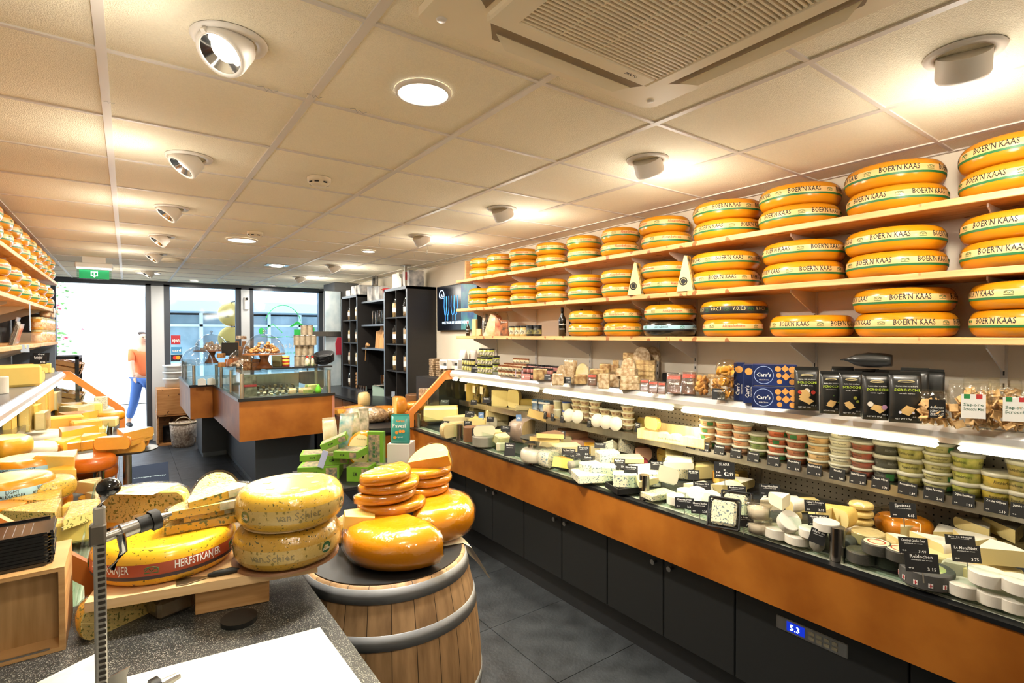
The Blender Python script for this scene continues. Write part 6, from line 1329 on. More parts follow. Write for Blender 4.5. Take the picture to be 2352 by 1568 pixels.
scro(1848, 942, 50, 94, 'Mix', 'black cracker bag with tomato and garlic picture, first from the left', 'mix'); scro(1904, 950, 44, 92, 'con rosmarino', 'black cracker bag with rosemary crackers, second from the left', 'rosemary'); scro(1950, 956, 46, 98, 'con olive', 'black cracker bag with olive picture, third from the left', 'olive'); scro(2008, 964, 54, 102, 'con aglio', 'black cracker bag with garlic and onion, fourth from the left', 'garlic'); scro(2074, 970, 62, 110, 'con sale marino', 'black cracker bag with sea salt crackers, fifth from the left', 'salt')
for k, (px, py, w, h, x) in enumerate(((1935, 925, 46, 76, 2.9), (1990, 925, 50, 76, 2.9), (2040, 925, 50, 78, 2.9), (2100, 935, 54, 90, 2.86), (2140, 940, 46, 88, 2.9))):
    p = P(px, py, x=x); u = dpx(p); put(tag(bagmesh(w * u, w * u * .5, h * u, k).build('cracker_bag', FOIL), f'black foil bag in the back row, {ORD[k]} from the left', 'cracker bag', 'black foil bags in the back row'), T(p.x, p.y, ZT + .0006) @ RZ(-50 - 8 * k))
p = P(2010, 850, x=2.9); put(tag(bagmesh(.13, .07, .19, 3).build('cracker_bag', FOIL), 'black foil bag lying across the top of the back row', 'cracker bag'), T(p.x, p.y - .07, ZT + .215) @ RZ(15) @ RX(-90) @ T(0, 0, 0))
# clear bags of broken crackers
def clearbag(px, py, w, h, lb, labm, words, x=None, n=46, rz=-58):
    p = P(px, py, z=ZT) if x is None else P(px, py, x=x); u = dpx(p); w *= u; h *= u; t = thing('cracker_bag', lb, 'cracker bag', T(p.x + .02, p.y, ZT + .0006) @ RZ(rz)); g = random.Random(int(px)); b = MB()
    for i in range(n): b.cbox(.03, .026, .004, M=T(g.uniform(-.42, .42) * w, g.uniform(-.17, .17) * w, .01 + g.random() ** 1.2 * h * .62) @ RX(g.uniform(-80, 80)) @ RY(g.uniform(-70, 70)) @ RZ(g.uniform(0, 90)))
    tag(b.build('broken_crackers', mat('broken_cracker', '#d8b078', .6, var=.05, noise=.15, nscale=60), t), kind='stuff'); bagmesh(w, w * .5, h, int(px)).build('clear_bag', FILM, t)
    if labm: l = MB().box(-w * .28, -w * .275, h * .25, w * .28, -w * .27, h * .78).build('paper_label', labm, t); b = MB(); [text(b, s_, h * .07, T(0, -w * .277, h * (.52 - .1 * i)) @ RX(90), width=w * .46, bold=.01) for i, s_ in enumerate(words)]; b.build('lettering', INKW if labm is CARD else mat('label_ink', '#3f6a58', .6), l)
    if labm is WHITE: MB().box(-w * .22, -w * .2775, h * .68, -w * .08, -w * .276, h * .78).build('green_flag', mat('flag_green', '#2f8a4a', .5), t); MB().box(w * .06, -w * .2775, h * .68, w * .2, -w * .276, h * .78).build('red_flag', mat('flag_red', '#c23a3a', .5), t)
clearbag(2142, 978, 56, 78, 'clear bag of broken crackers with a black oval-logo label', CARD, ['delizioso', 'SCROCCHI', 'ZEEZOUT'])
clearbag(2222, 985, 80, 104, 'clear bag of broken crackers with a tricolour white label, middle one', WHITE, ['Sapore', "Scrocchi Mix"])
clearbag(2318, 992, 84, 104, 'clear bag of broken crackers with a tricolour white label, at the frame edge', WHITE, ['Sapore', 'Scrocchi'])
clearbag(2250, 925, 66, 82, 'clear bag of flat crackers standing behind the two white-labelled bags, left', None, [], x=2.88); clearbag(2305, 925, 60, 82, 'clear bag of flat crackers standing behind the two white-labelled bags, right', None, [], x=2.92)
GT(1652, 868, 44, 12, 26, NB3, 'small wrapped caramel slab high behind the crisp tubs', 'snack pack', 'snack_pack', 'box', lev=.06, x=2.95); GT(1652, 868, 40, 26, 26, WHITE, 'white carton below the caramel slab behind the crisp tubs', 'carton', 'carton', 'box', x=2.95)
card(1208, 865, [('8', .4, -.3, 0, .16), ('aanbieding', .14, .15, .1, .5)], 22, 14, face=-60, z=ZT + .015, pin=False, m=mat('pink_card', '#b9807a', .6), label='pale red folded offer card at the canopy edge'); card(1193, 858, [('kaas', .16, 0, .2, .5)], 22, 16, face=-60, z=ZT + .03, pin=False, m=mat('lilac_card', '#b8a8b8', .6), label='pale lilac offer card behind the red one')
for k, (px, py) in enumerate(((1090, 848), (1258, 866), (1304, 873), (1414, 866))): card(px, py, [('noten', .16, 0, .25, .6), ('3,50', .16, .25, -.25, .3)], 16, 15, face=-50, z=ZT + .03, pin=False, label=('small black card among the little yellow jars', 'black price card between loaf pack and swirl block', 'black price card before the tall pale loaf', 'dark price card on the left pile of the big heap')[k])
# ---------------------------------------------------------------- goods on the lowest right shelf
ZL = 1.6705
def bottle(x, y, s, lb, m, capm=None, r=.034):
    t = thing('bottle', lb, 'bottle', T(x, y, ZL) @ Matrix.Scale(s, 4)); MB().lathe([(0, 0), (r, 0), (r, .15), (r * .85, .17), (r * .38, .2), (r * .36, .25), (0, .25)], 20).build('bottle_body', m, t); MB().cyl(r * .42, .225, .262, 14).build('cap', capm or BLACK, t)
    b = MB(); text_ = [textwrap(b, 'olive', .018, lambda z: r * 1.01, .10, a, width=.05) for a in (3.4, 4.4)]; textwrap(b, 'balsamic', .012, lambda z: r * 1.01, .06, 3.9, width=.05); b.build('lettering', INKW, t)
DKG = mat('dark_bottle', '#16140f', .15, coat=.5)
for (x, y, s, lb, cm) in ((2.90, 3.29, .9, 'dark bottle with white lettering beside the wheels, front one', None), (2.97, 3.24, .88, 'dark bottle second behind the front lettered one', None), (3.0, 3.17, .84, 'dark bottle closest to the shelf wheels', None), (2.86, 4.72, .58, 'small dark dressing bottle with a red cap at the shelf end', mat('cap_red', '')), (2.98, 4.55, .86, 'tall dark bottle in the shelf corner behind the cheese knife box', None), (3.06, 4.48, .84, 'second tall dark bottle in the shelf corner', None)): bottle(x, y, s, lb, DKG, cm)
MJ = Proto(jar(.034, .082, None, mat('mustard_pot', '#c9b27a', .4, col2='#b59a5c', nscale=8), 1, JBK, .014, .035, JLB, name='mustard_jar'))
for k in range(3): MJ.put(T(2.86, 3.93 - .085 * k, ZL + .0004) @ RZ(200), f'pale mustard jar with black lid, {ORD[k]} of three from the window end', 'pale mustard jars')
MK = Proto(jar(.036, .085, None, BLACK, 1, JBK, .014, .037, mat('dark_label', '#2f312b', .5, col2='#a39a5c', nscale=30), name='mustard_jar'))
for k in range(2): MK.put(T(2.86, 3.665 - .10 * k, ZL + .0004) @ RZ(200), f'black-labelled jar with black lid, {("left", "right")[k]} of two beside the bottles', 'black-labelled jars')
o = boxon('photo_card', 'upright black photo card with grilled food before the mustard jars', 'card', 2.87, 4.08, ZL, .085, .006, .15, mat('photo_black', '#1b1712', .4, col2='#b06a3a', nscale=22), -66)
b = MB(); text(b, 'Bonbons', .014, T(0, -.0045, .125) @ RX(90), width=.06, bold=.02); b.build('lettering', INKW, o)
t = thing('bread_bag', 'wrapped triangular loaf in a bag with a paper front on the lowest shelf', 'bread', T(2.92, 4.30, ZL + .0005) @ RZ(-60)); MB().prism([(-.11, 0), (.11, 0), (.02, .2), (-.03, .215)], -.05, .05, M=RX(90)).build('paper_front', mat('bread_paper', '#e8d3b4', .6, col2='#c99a6c', nscale=12), t); MB().prism([(.02, 0), (.15, 0), (.03, .2)], -.045, .06, M=RX(90)).build('dried_meat', mat('meat_red', '#9c4a34', .5, col2='#d9a07c', nscale=16), t); bagmesh(.26, .14, .23, 7, False).build('plastic_wrap', FILM, t)
for k, (x, y, h) in enumerate(((2.88, 4.62, .17), (2.86, 4.50, .07))): boxon('cheese_knife_box', ('tall pale cheese-wedge-shaped pack in the shelf corner', 'small pale wedge pack lying before the corner bottles')[k], 'gift pack', x, y, ZL, .05, .04, h, mat('pale_yellow_pack', '#e3c98e', .5), -60)
boxon('wooden_tray', 'small dark wooden tray at the window end of the lowest shelf', 'tray', 2.87, 4.44 + .02, ZL, .10, .08, .012, ACR, -60).location.y = 4.40
for k, (px, z0) in enumerate(((1458, 1.952), (1573, 1.952))):
    p = P(px, 670, x=2.80); t = thing('cheese_wedge_pack', ('left', 'right')[k] + ' tall pointed wedge of old cheese standing at the middle shelf edge', 'cheese pack', T(2.815 + .0, p.y, 1.9525) @ RZ(-75))
    MB().prism([(-.055, 0), (.055, 0), (.012, .215), (-.006, .22)], -.022, .022, M=T(0, 0, 0) @ RX(90)).build('cheese_body', pairm('straw')[1], t); MB().prism([(.05, 0), (.062, 0), (.018, .215), (.01, .22)], -.024, .024, M=RX(90)).build('printed_side', mat('amber_label', '#c9a050', .5, col2='#3a3020', nscale=30), t)
    MB().lathe([(.018, 0), (.026, 0)], 24, M=T(-.01, -.0235, .06) @ RX(90)).lathe([(0, 0), (.016, 0)], 20, M=T(-.01, -.0235, .06) @ RX(90)).build('round_seal', CARD, t)
# ---------------------------------------------------------------- end props: wood posts on the shelves, flax bread and crates left of the case
boxon('wooden_upright', 'short wooden end board beside the topmost right shelf', 'board', 3.0, 4.79, 2.252, .25, .03, .2, PINEX)
boxon('wooden_upright', 'short wooden end board beside the middle right shelf', 'board', 3.02, 4.79, 1.952, .22, .03, .15, PINEX)
g = random.Random(6)
for c in range(3):
    for k in range(8 - c):
        o = tag(MB().cbox(.11 - .015 * c, .09, .022, bev=.004).build('crispbread_pack', mat('flax_bread', '#a08868', .7, col2='#6d563c', nscale=50, bump=.5)), f'seeded crispbread pack, {ORD[k]} from the bottom, {("left", "middle", "right")[c]} stack by the case end', 'bread pack', 'seeded crispbread stacks by the case end')
        put(o, T(2.62 + .0, 4.98 - c * .14, 1.2505 + k * .0225) @ RZ(g.uniform(-12, 12)))
t = thing('bread_stand', 'dark stand behind the case end carrying crispbread stacks and packs', 'stand', T(2.75, 4.93, 0)); MB().box(-.30, -.34, 0, .35, .16, 1.25).build('stand_body', OAK, t)
# ================================================================ left case and left shelves
LB_ = .8555
FR_ = 36 - 36
left_bed = [
 ('wheel', 'amber', 28, 1142, 165, 52, 'orange cheese wheel with a pale blue LIGHT band, nearer of two', 0, .10, 0, 0, 0),
 ('wheel', 'amber', 66, 1090, 140, 44, 'orange cheese wheel with a pale blue LIGHT band, farther of two', 0, .10, 0, 0, 0),
 ('wheel', 'amber', 6, 1196, 90, 40, 'orange wheel cut off by the left frame edge near the black trays', 0, .06, 0, 0, 0),
 ('wheel', 'yel', 36, 1172, 90, 36, 'dark yellow wheel lying low under the blue-banded wheels', 0, 0, 0, 0, 0),
 ('half', 'yel', 18, 1046, 110, 40, 'large yellow half cheese showing its smooth cut face at the left edge', 40, .14, 0, 0, 0),
 ('wheel', 'white', 72, 1052, 100, 36, 'whitish wheel with a thin green edge line behind the yellow half', 0, .08, 0, 0, 1),
 ('wheel', 'herb', 96, 1142, 134, 44, 'herb-speckled round cheese with plastic top in the left case', 0, .08, 0, 0, 1),
 ('wheel', 'org', 96, 1168, 120, 30, 'orange round cheese lying under the herb-speckled one', 0, 0, 0, 0, 0),
 ('wedge', 'yel', 146, 1090, 100, 44, 'wrapped quarter cheese with a broad yellow cut face and green print', 150, .10, 0, 0, 1),
 ('wheel', 'dorg', 208, 1078, 104, 34, 'dark orange waxed wheel, upper of two beside the disc stand', 0, .10, 0, 0, 0),
 ('wheel', 'dorg', 214, 1098, 100, 34, 'dark orange waxed wheel, lower of two beside the disc stand', 0, 0, 0, 0, 0),
 ('wedge', 'yel', 148, 1122, 80, 44, 'bright yellow wedge with a green-edged top in the left case', 160, .06, 0, 0, 0),
 ('wedge', 'herb', 102, 1178, 120, 36, 'herb cheese quarter with white plastic top behind the black trays', 150, .06, 0, 0, 1),
 ('wedge', 'herb', 96, 1212, 132, 44, 'nearest wrapped herb cheese quarter behind the black trays', 150, .06, 0, 0, 1),
 ('block', 'yel', 172, 1240, 84, 46, 'big smooth yellow cheese piece between the trays and the cutter', 30, .02, 0, 0, 1),
 ('block', 'yel', 180, 1184, 50, 28, 'yellow block in glittering film behind the big smooth piece', 20, .05, 0, 0, 1),
 ('wedge', 'straw', 208, 1130, 60, 24, 'wrapped straw-coloured wedge near the clear card holders', 140, .05, 0, 0, 2),
 ('wheel', 'yel', 212, 1158, 52, 22, 'small wrapped yellow round near the clear card holders', 0, 0, 0, 0, 1),
 ('block', 'org', 190, 1170, 36, 18, 'orange block in film beside the small wrapped round', 30, 0, 0, 0, 1),
 ('half', 'cream', 238, 1150, 44, 20, 'cream cloth-like wrapped cheese left of the black ball handle', 60, .03, 0, 0, 2),
 ('wedge', 'herb', 322, 1168, 150, 20, 'long wrapped herb cheese wedge behind the cutter, upper', 100, .10, 0, 0, 1),
 ('wedge', 'org', 340, 1178, 120, 16, 'long wrapped orange wedge behind the cutter, lower', 90, .05, 0, 0, 1),
 ('wheel', 'amber', 300, 1190, 150, 26, 'amber wheel supporting the long wrapped wedges', 0, 0, 0, 0, 0),
 ('wedge', 'dorg', 146, 1030, 80, 20, 'orange-rinded slab with a cream top, left of the long slab', 130, .10, 0, 0, 0),
 ('block', 'dorg', 160, 1034, 110, 22, 'long orange-rinded slab in shiny film', 50, .08, 0, 0, 1),
 ('wedge', 'dorg', 165, 1012, 90, 26, 'orange-rinded wedge with a broad cream cut side', 110, .10, 0, 0, 0),
 ('wedge', 'org', 206, 1030, 56, 30, 'orange wedge left of the disc stand cheeses', 100, .08, 0, 0, 1),
 ('block', 'org', 150, 985, 60, 28, 'golden block stacked left of its film-wrapped twin', 40, .08, 0, 0, 0),
 ('block', 'org', 198, 990, 50, 24, 'golden block in shiny film, right one', 50, .08, 0, 0, 1),
 ('block', 'yel', 200, 1006, 64, 22, 'yellow block below the golden film-wrapped one', 45, .03, 0, 0, 1),
 ('wedge', 'yel', 140, 1000, 70, 18, 'yellow wedge below the golden block', 100, .02, 0, 0, 0),
 ('wedge', 'org', 172, 966, 84, 16, 'flat orange-edged slice with a film label', 120, .12, 0, 0, 1),
 ('wedge', 'cream', 178, 950, 76, 16, 'broad cream slice carrying a small dark card', 130, .13, 0, 0, 1),
 ('block', 'cream', 118, 980, 56, 18, 'cream block with a dark green printed side', 30, .06, 0, 0, 0),
 ('wheel', 'white', 78, 1010, 120, 18, 'flat white wheel half hidden under the upright pieces', 0, .05, 0, 0, 0),
 ('half', 'white', 206, 944, 60, 26, 'clear-wrapped white half cheese with yellow edge', 50, .08, 0, 0, 2),
 ('block', 'blue', 236, 928, 22, 26, 'small upright cheese block with holes', 30, .12, 0, 0, 0),
 ('block', 'yel', 220, 950, 22, 22, 'small bright yellow block beside the dark label', 30, .10, 0, 0, 0),
 ('wheel', 'amber', 252, 964, 62, 20, 'amber wheel with black-lettered band by the front glass', 0, .05, 0, 0, 0),
 ('block', 'straw', 228, 980, 64, 18, 'wrapped pale piece with a black and white printed label', 30, .06, 0, 0, 1),
 ('wedge', 'yel', 186, 922, 60, 20, 'flat cream-topped orange slice in the middle distance', 130, .1, 0, 0, 1),
 ('wheel', 'org', 200, 914, 54, 20, 'orange wrapped round in the far part of the left case', 0, .08, 0, 0, 1),
 ('wheel', 'yel', 180, 912, 40, 20, 'yellow wrapped round left of the orange one', 0, .08, 0, 0, 0),
 ('wheel', 'ash', 166, 902, 30, 26, 'dark ash-coated drum with a white cut top', 0, .08, 0, 0, 0),
 ('wedge', 'yel', 174, 888, 36, 16, 'pale wedge behind the ash-coated drum', 110, .1, 0, 0, 0),
 ('wedge', 'org', 200, 892, 34, 18, 'orange wedge at the far end frame', 100, .06, 0, 0, 0),
 ('wheel', 'yel', 226, 910, 34, 14, 'small yellow round close to the far end frame', 0, .05, 0, 0, 0),
 ('block', 'ash', 262, 940, 26, 12, 'dark labelled piece close to the far end frame', 30, .03, 0, 0, 0),
 ('block', 'white', 250, 935, 22, 14, 'white labelled piece beside the dark one', 40, .06, 0, 0, 0),
]
CLAMP = (-.80, -.14, 6.48)
for (kd, k, px, py, wp, hp, lb, rz, lev, tx, ty, film) in left_bed:
    o = CH(kd, k, px, py, wp / 1.06, hp / 1.06, lb, rz, lev=0, base=LB_ + lev, tx=tx, ty=ty, film=film)
    if 'LIGHT' in lb:
        r = max(v.co.x for v in o.data.vertices); h = max(v.co.z for v in o.data.vertices); rf = rof(r, h); z0, z1 = h * .28, h * .68
        bd = MB().lathe([(rf(z0 + (z1 - z0) * i / 5) + .0008, z0 + (z1 - z0) * i / 5) for i in range(6)], 40).build('label_band', BLUEB, o)
        b = MB(); [textwrap(b, s_, .014, lambda z: rf(z) + .0018, h * (.52 - .19 * j), a, width=wd, bold=.01) for a in (-2.2, -1.5, -.8, -.1, .6) for j, (s_, wd) in enumerate((('LIGHT', .045), ('ALEXANDER', .085)))]; b.build('lettering', INKB, bd)
# yellow pieces standing on the inner shelf of the left case
for i, (px, py, w, h, k, lb) in enumerate(((62, 990, 40, 60, 'straw', 'tall wrapped pale slice standing in back of the left case, nearest'), (84, 985, 30, 50, 'yel', 'upright yellow slice second from the near end of the back row'), (76, 955, 60, 40, 'yel', 'large yellow wedge lying high in the back row'), (104, 945, 44, 46, 'yel', 'yellow wedge standing beside the large high one'), (112, 915, 24, 46, 'yel', 'tall narrow yellow piece behind the second wedge'),
        (134, 905, 30, 40, 'yel', 'squarish yellow piece in the far back row'), (22, 1000, 34, 46, 'yel', 'upright yellow piece under the canopy at the left edge'), (40, 985, 26, 44, 'cream', 'upright cream piece under the canopy at the left edge'), (98, 985, 40, 36, 'cream', 'film-wrapped cream piece below the yellow wedges'), (126, 940, 36, 36, 'cream', 'film-wrapped pale bag of cheese in the back row'), (150, 890, 24, 24, 'yel', 'yellow piece at the far end of the back row'), (162, 876, 26, 18, 'cream', 'pale piece at the far end of the back row'))):
    CH('block', k, px, py, w, h, lb, -60, base=LB_ + .14 + (.05 if i in (2, 3, 4, 5) else 0), d=w * .5, film=1 if k != 'yel' else 0)
CLAMP = None
q = P(292, 1034, z=1.0)
t = thing('disc_stand', 'black disc shelf with wrapped cheeses on a steel post in front of the left case', 'display stand', T(q.x, q.y, 0)); MB().cyl(.155, 1.0, 1.007, 34).build('disc', EDGE, t); MB().cyl(.022, 0.0, 1.0, 18).build('post', METAL, t); MB().cyl(.05, 0, .01, 20).build('foot', METAL, t)
for (kd, k, px, py, w, h, lb, rz, lev, f) in (('half', 'org', 292, 1038, 62, 22, 'lower golden wrapped half cheese on the left disc, right one', 120, 0, 1), ('wedge', 'org', 252, 1040, 56, 24, 'lower golden wedge on the left disc, left one', 60, 0, 0), ('half', 'org', 262, 1030, 64, 24, 'upper golden wrapped piece on the left disc', 100, .042, 1), ('half', 'amber', 316, 1026, 46, 26, 'amber rounded piece behind the small black card on the disc', 90, 0, 1), ('wedge', 'org', 302, 1018, 80, 10, 'thin wrapped slice on the amber rounded piece', 120, .05, 1), ('wedge', 'org', 300, 1010, 78, 20, 'topmost golden wedge on the left disc', 110, .07, 1)):
    CH(kd, k, px, py, w, h, lb, rz, base=1.0075, lev=lev, film=f)
card(318, 1020, PC('Boerenkaas', None), 20, 18, face=-10, z=1.035, label='small black card on the left disc stand cheese')
# white wire basket at the case front
t = thing('wire_basket', 'white wire mesh basket standing beside the left case front', 'wire basket', T(.07, 3.0, 0)); b = MB()
for i in range(9): b.box(-.08 + i * .02, -.001, .3, -.078 + i * .02, .001, .86)
for i in range(15): b.box(-.08, -.0012, .3 + i * .04, .082, .0008, .302 + i * .04)
for i in range(9): b.box(-.081, .02 * i, .3, -.079, .02 * i + .002, .86)
for i in range(15): b.box(-.0812, 0, .3 + i * .04, -.0788, .17, .302 + i * .04)
b.box(-.082, -.002, .855, .084, .002, .862).box(-.082, 0, .855, -.078, .17, .862).build('wire_mesh', WHITE, t); MB().box(-.08, 0, 0, -.07, .01, .3).box(.07, 0, 0, .08, .01, .3).box(-.08, .16, 0, -.07, .17, .3).build('basket_leg', WHITE, t)
# left canopy goods
ZCN = 1.3458
for (kd, k, px, py, w, h, lb, rz, lev, f) in (('wheel', 'white', -6, 920, 40, 40, 'white-wrapped round with a dark printed label at the left frame edge', 0, 0, 0), ('block', 'yel', 30, 908, 80, 44, 'large half cheese block with black lettered rind on the left canopy', 60, 0, 0), ('wedge', 'straw', 44, 870, 70, 26, 'herb-edged wrapped cheese slab behind the large block', 100, 0, 1), ('wedge', 'amber', 34, 852, 70, 34, 'brown-rinded wedge with an amber cut side on the left canopy', 120, .0, 1), ('block', 'yel', 100, 870, 26, 20, 'yellow piece below the 9.95 card on the left canopy', 40, 0, 1), ('wedge', 'cream', 112, 856, 34, 10, 'pale wedge at the far end of the left canopy', 110, 0, 1), ('wedge', 'yel', 84, 832, 30, 12, 'small yellow slice behind the 9.95 card', 90, .02, 1)):
    CH(kd, k, px, py, w, h, lb, rz, base=ZCN, lev=lev, film=f, x=-.62)
card(88, 826, [('Remeker', .18, 0, .34, .5), ('Belegen', .16, 0, .14, .45), ('9.95', .22, .28, -.3, .3)], 30, 20, face=-8, x=-.60, label='black price card reading 9.95 on the left canopy'); card(94, 820, [('Oud', .18, 0, .34, .4)], 30, 20, face=-8, x=-.62, label='second dark price card just behind the 9.95 card')
for k, (px, py) in enumerate(((72, 850), (106, 842), (52, 800), (62, 800))): card(px, py, [], 8, 18, face=20, x=-.597, pin=False, m=mat('pale_blue_card', '#9fb4cf', .5), label=('pale blue card left of the 9.95 card', 'pale blue card right of the 9.95 card', 'pale blue strip card hanging at the lowest left shelf edge, left', 'pale blue strip card hanging at the lowest left shelf edge, right')[k])
# honey jars
HON = mat('honey', '#c8862e', .25, col2='#e6b45c', nscale=16, coat=.5); HL = mat('honey_label', '#e8d6ae', .5, col2='#c97f3a', nscale=40)
HJ = Proto(jar(.042, .105, None, HON, 1, mat('gold_lid', '#d9cf9a', .3, .5), .016, .043, HL, name='honey_jar', n=16)); HD = Proto(jar(.042, .105, None, mat('dark_honey2', '#7a5230', .25, coat=.5), 1, mat('gold_lid', ''), .016, .043, HL, name='honey_jar', n=16))
for k in range(11):
    for lev in range(2): HJ.put(T(-.655, 7.35 - .098 * k, 1.6205 + lev * .1165) @ RZ(40 * k), f'honey jar, {ORD[k]} from the window end, {("lower", "upper")[lev]} layer on the lowest left shelf', 'honey jars on the lowest left shelf')
for k in range(4): HD.put(T(-.77, 7.3 - .11 * k, 1.6205 + .233 * (k < 9)) @ RZ(30 * k), f'dark honey jar in the top layer behind, {ORD[k]} from the window end', 'x') if False else HD.put(T(-.66, 7.33 - .11 * k, 1.6205 + .233) @ RZ(30 * k), f'dark honey jar in the top layer of the lowest left shelf, {ORD[k]} from the window', 'dark honey jars in the top layer')
GT(62, 800, 54, 24, 20, FILMW, 'clear bag of wrapped sweets before the honey jars on the left shelf', 'bag', 'sweet_bag', 'bag', rz=-10, z=1.6205, x=-.66)
t = thing('card_holder', 'clear acrylic leaflet holder on the left shelf edge', 'leaflet holder', T(-.66, 5.0, 1.6205) @ RY(14)); MB().box(0, -.08, 0, .004, .08, .2).box(.03, -.08, 0, .034, .08, .16).box(0, -.08, 0, .034, .08, .004).build('clear_body', clear('clear_pet', ''), t)
for i in range(4): MB().box(.008 + i * .005, -.07, .006, .010 + i * .005, .07, .17 - i * .01).build('leaflet', mat('leaflet_grey', '#a9a8a4', .6), t)
t = thing('label_strip', 'pale blue plastic strip hanging from the middle left shelf edge', 'label strip', T(-.592, 5.35, 1.72)); MB().box(0, -.02, 0, .003, .02, .21).build('strip_body', mat('pale_blue_card', ''), t)
t = thing('label_strip', 'small white card at the window end of the middle left shelf', 'label card', T(-.592, 7.05, 1.87)); MB().box(0, -.035, 0, .003, .035, .09).build('strip_body', WHITE, t)
boxon('grey_end_panel', 'grey end panel of the left shelving beside the honey jars', 'panel', -.80, 7.52, 0, .34, .03, 1.92, mat('panel_grey', '#6d7886', .5))
# bread rack by the window
t = thing('bread_rack', 'black metal rack with slanted wooden trays of bread near the door', 'rack', T(-.62, 8.25, 0)); b = MB()
for x, y in ((-.40, -.2), (.12, -.2), (-.40, .3), (.12, .3)): b.box(x, y, 0, x + .035, y + .035, 1.44)
b.box(-.40, -.2, 1.405, .155, -.165, 1.44).box(-.40, .3, 1.405, .155, .335, 1.44).box(.12, -.2, 1.405, .155, .335, 1.44).build('rack_frame', BLACK, t)
BRD = mat('bread_crust', '#a5672f', .5, col2='#6b3b18', nscale=10, coat=.3); BRP = Proto(lambda: tag(MB().lathe(ball(.055, 12, 7, .7), 12).build('bread_roll', BRD), 'x', 'bread roll'))
for k, zb in enumerate((1.30, .93)):
    tr = thing('bread_tray', ('upper', 'lower')[k] + ' slanted wooden slat tray in the bread rack', 'tray', T(-.72, 8.3, zb) @ Matrix.Diagonal((.78, 1, 1, 1)) @ RY(14)); b = MB()
    for z in (0, .065): b.box(-.30, -.24, z, .34, -.225, z + .05).box(-.30, .225, z, .34, .24, z + .05).box(.325, -.24, z, .34, .24, z + .05)
    b.box(-.30, -.24, -.012, .34, .24, -.004).build('slat_board', wood('slat', '#c9955c', '#b07c44', (1, 8, 8), 4), tr); g = random.Random(k)
    for i in range(14): BRP.put(tr.matrix_world @ T(-.24 + .088 * (i % 7), -.14 + .24 * (i // 7) + g.uniform(-.03, .03), .085 + g.uniform(0, .015)), f'brown wrapped roll heaped in the {("upper", "lower")[k]} bread tray', f'rolls in the {("upper", "lower")[k]} bread tray')
# ================================================================ display tables in the middle distance
dt = thing('display_table', 'low dark-topped orange cabinet with bread and cheese left of the right case', 'display table'); TZ = .84
MB().prism([(1.70, 4.72), (1.76, 4.58), (2.02, 4.50), (2.45, 4.50), (2.45, 5.35), (1.78, 5.72)], TZ - .04, TZ).build('worktop', mat('worktop_black', ''), dt)
MB().prism([(1.78, 4.76), (1.83, 4.62), (2.4, 4.56), (2.4, 5.3), (1.86, 5.62)], 0, TZ - .041).build('cabinet_body', DARK, dt); MB().box(1.85, 4.588, .12, 1.90 + .12, 4.604, .76, M=T(0, 0, 0)).box(2.06, 4.566, .12, 2.36, 4.582, .76).build('orange_panel', ORANGE, dt)
def TB(kind, k, px, py, w, h, lb, rz=0, lev=0, f=0, **kw): return CH(kind, k, px, py, w, h, lb, rz, base=TZ + .0005, lev=lev, film=f, **kw)
TB('half', 'cream', 835, 935, 34, 30, 'pale cheese half standing behind the small black card on the table', -10, .02, 1)
TB('wedge', 'amber', 812, 945, 40, 12, 'low wedge left of the standing pale half', 40, 0, 1)
TB('wheel', 'amber', 880, 950, 60, 16, 'flat amber wheel right of the standing half', 0, 0, 1)
TB('half', 'amber', 912, 950, 50, 34, 'lower half of the two stacked half cheeses on the table', 20, 0, 1)
TB('half', 'amber', 914, 950, 48, 34, 'upper half of the two stacked half cheeses on the table', 20, .125, 1)
TB('wheel', 'amber', 955, 941, 50, 18, 'amber wheel with dark printed side next to the case end', 0, .12, 1)
TB('wheel', 'brown', 955, 941, 46, 36, 'dark wheel supporting the amber one next to the case end', 0, 0, 1)
for k, (px, py, rz) in enumerate(((772, 950, 20), (782, 944, 40), (796, 948, 10))): TB('wedge', 'org', px, py, 34, 8, f'thin orange cheese slice fanned at the left table end, {ORD[k]} one', rz, .012 * k, 1)
for k, (px, py) in enumerate(((900, 956), (912, 950), (936, 955), (925, 940), (945, 962))): TB('block', 'dorg', px, py, 32, 12, f'shiny wrapped sausage-coloured pack on the table, {ORD[k]} from left', 30 * k, .02, 1, cat='snack pack')
card(829, 925, PC('Kaas', None), 13, 16, face=-30, z=TZ + .05, label='small black card before the standing pale half cheese'); card(903, 905, [], 8, 12, face=-30, y=5.02, pin=False, m=mat('slate_card', '#6a7688', .5), label='small grey-blue card on the stacked half cheeses')
NL = mat('wrapped_nut_bread', '#b9a084', .4, col2='#6b5138', nscale=46, coat=.7, bump=.6)
o = MB().lathe([(0, 0), (.13, .0), (.16, .03), (.165, .07), (.13, .115), (.06, .14), (0, .145)], 26, sx=1.35, sy=.8).build('nut_loaf', NL); p = P(845, 972, z=TZ); put(tag(o, 'large oval wrapped nut bread at the front of the table', 'nut bread'), T(p.x + .02, p.y + .11, TZ + .001) @ RZ(-30)); MB().lathe([(0, -.0), (.14, .0), (.17, .03), (.176, .075), (.14, .122), (.06, .15), (0, .155)], 26, sx=1.35, sy=.82).build('plastic_wrap', FILM, o)
p = P(900, 966, z=TZ); t = thing('wicker_bread_basket', 'small yellow wicker basket with wrapped sweets on the table', 'basket', T(p.x + .03, p.y + .03, TZ + .001)); MB().lathe([(0, 0), (.045, 0), (.072, .075), (.076, .08), (.07, .08), (.04, .008), (0, .008)], 26).build('woven_body', mat('wicker_yellow', '#d8ac58', .6, col2='#a87a34', nscale=60, bump=.8, bscale=120), t); b = MB(); g = random.Random(5)
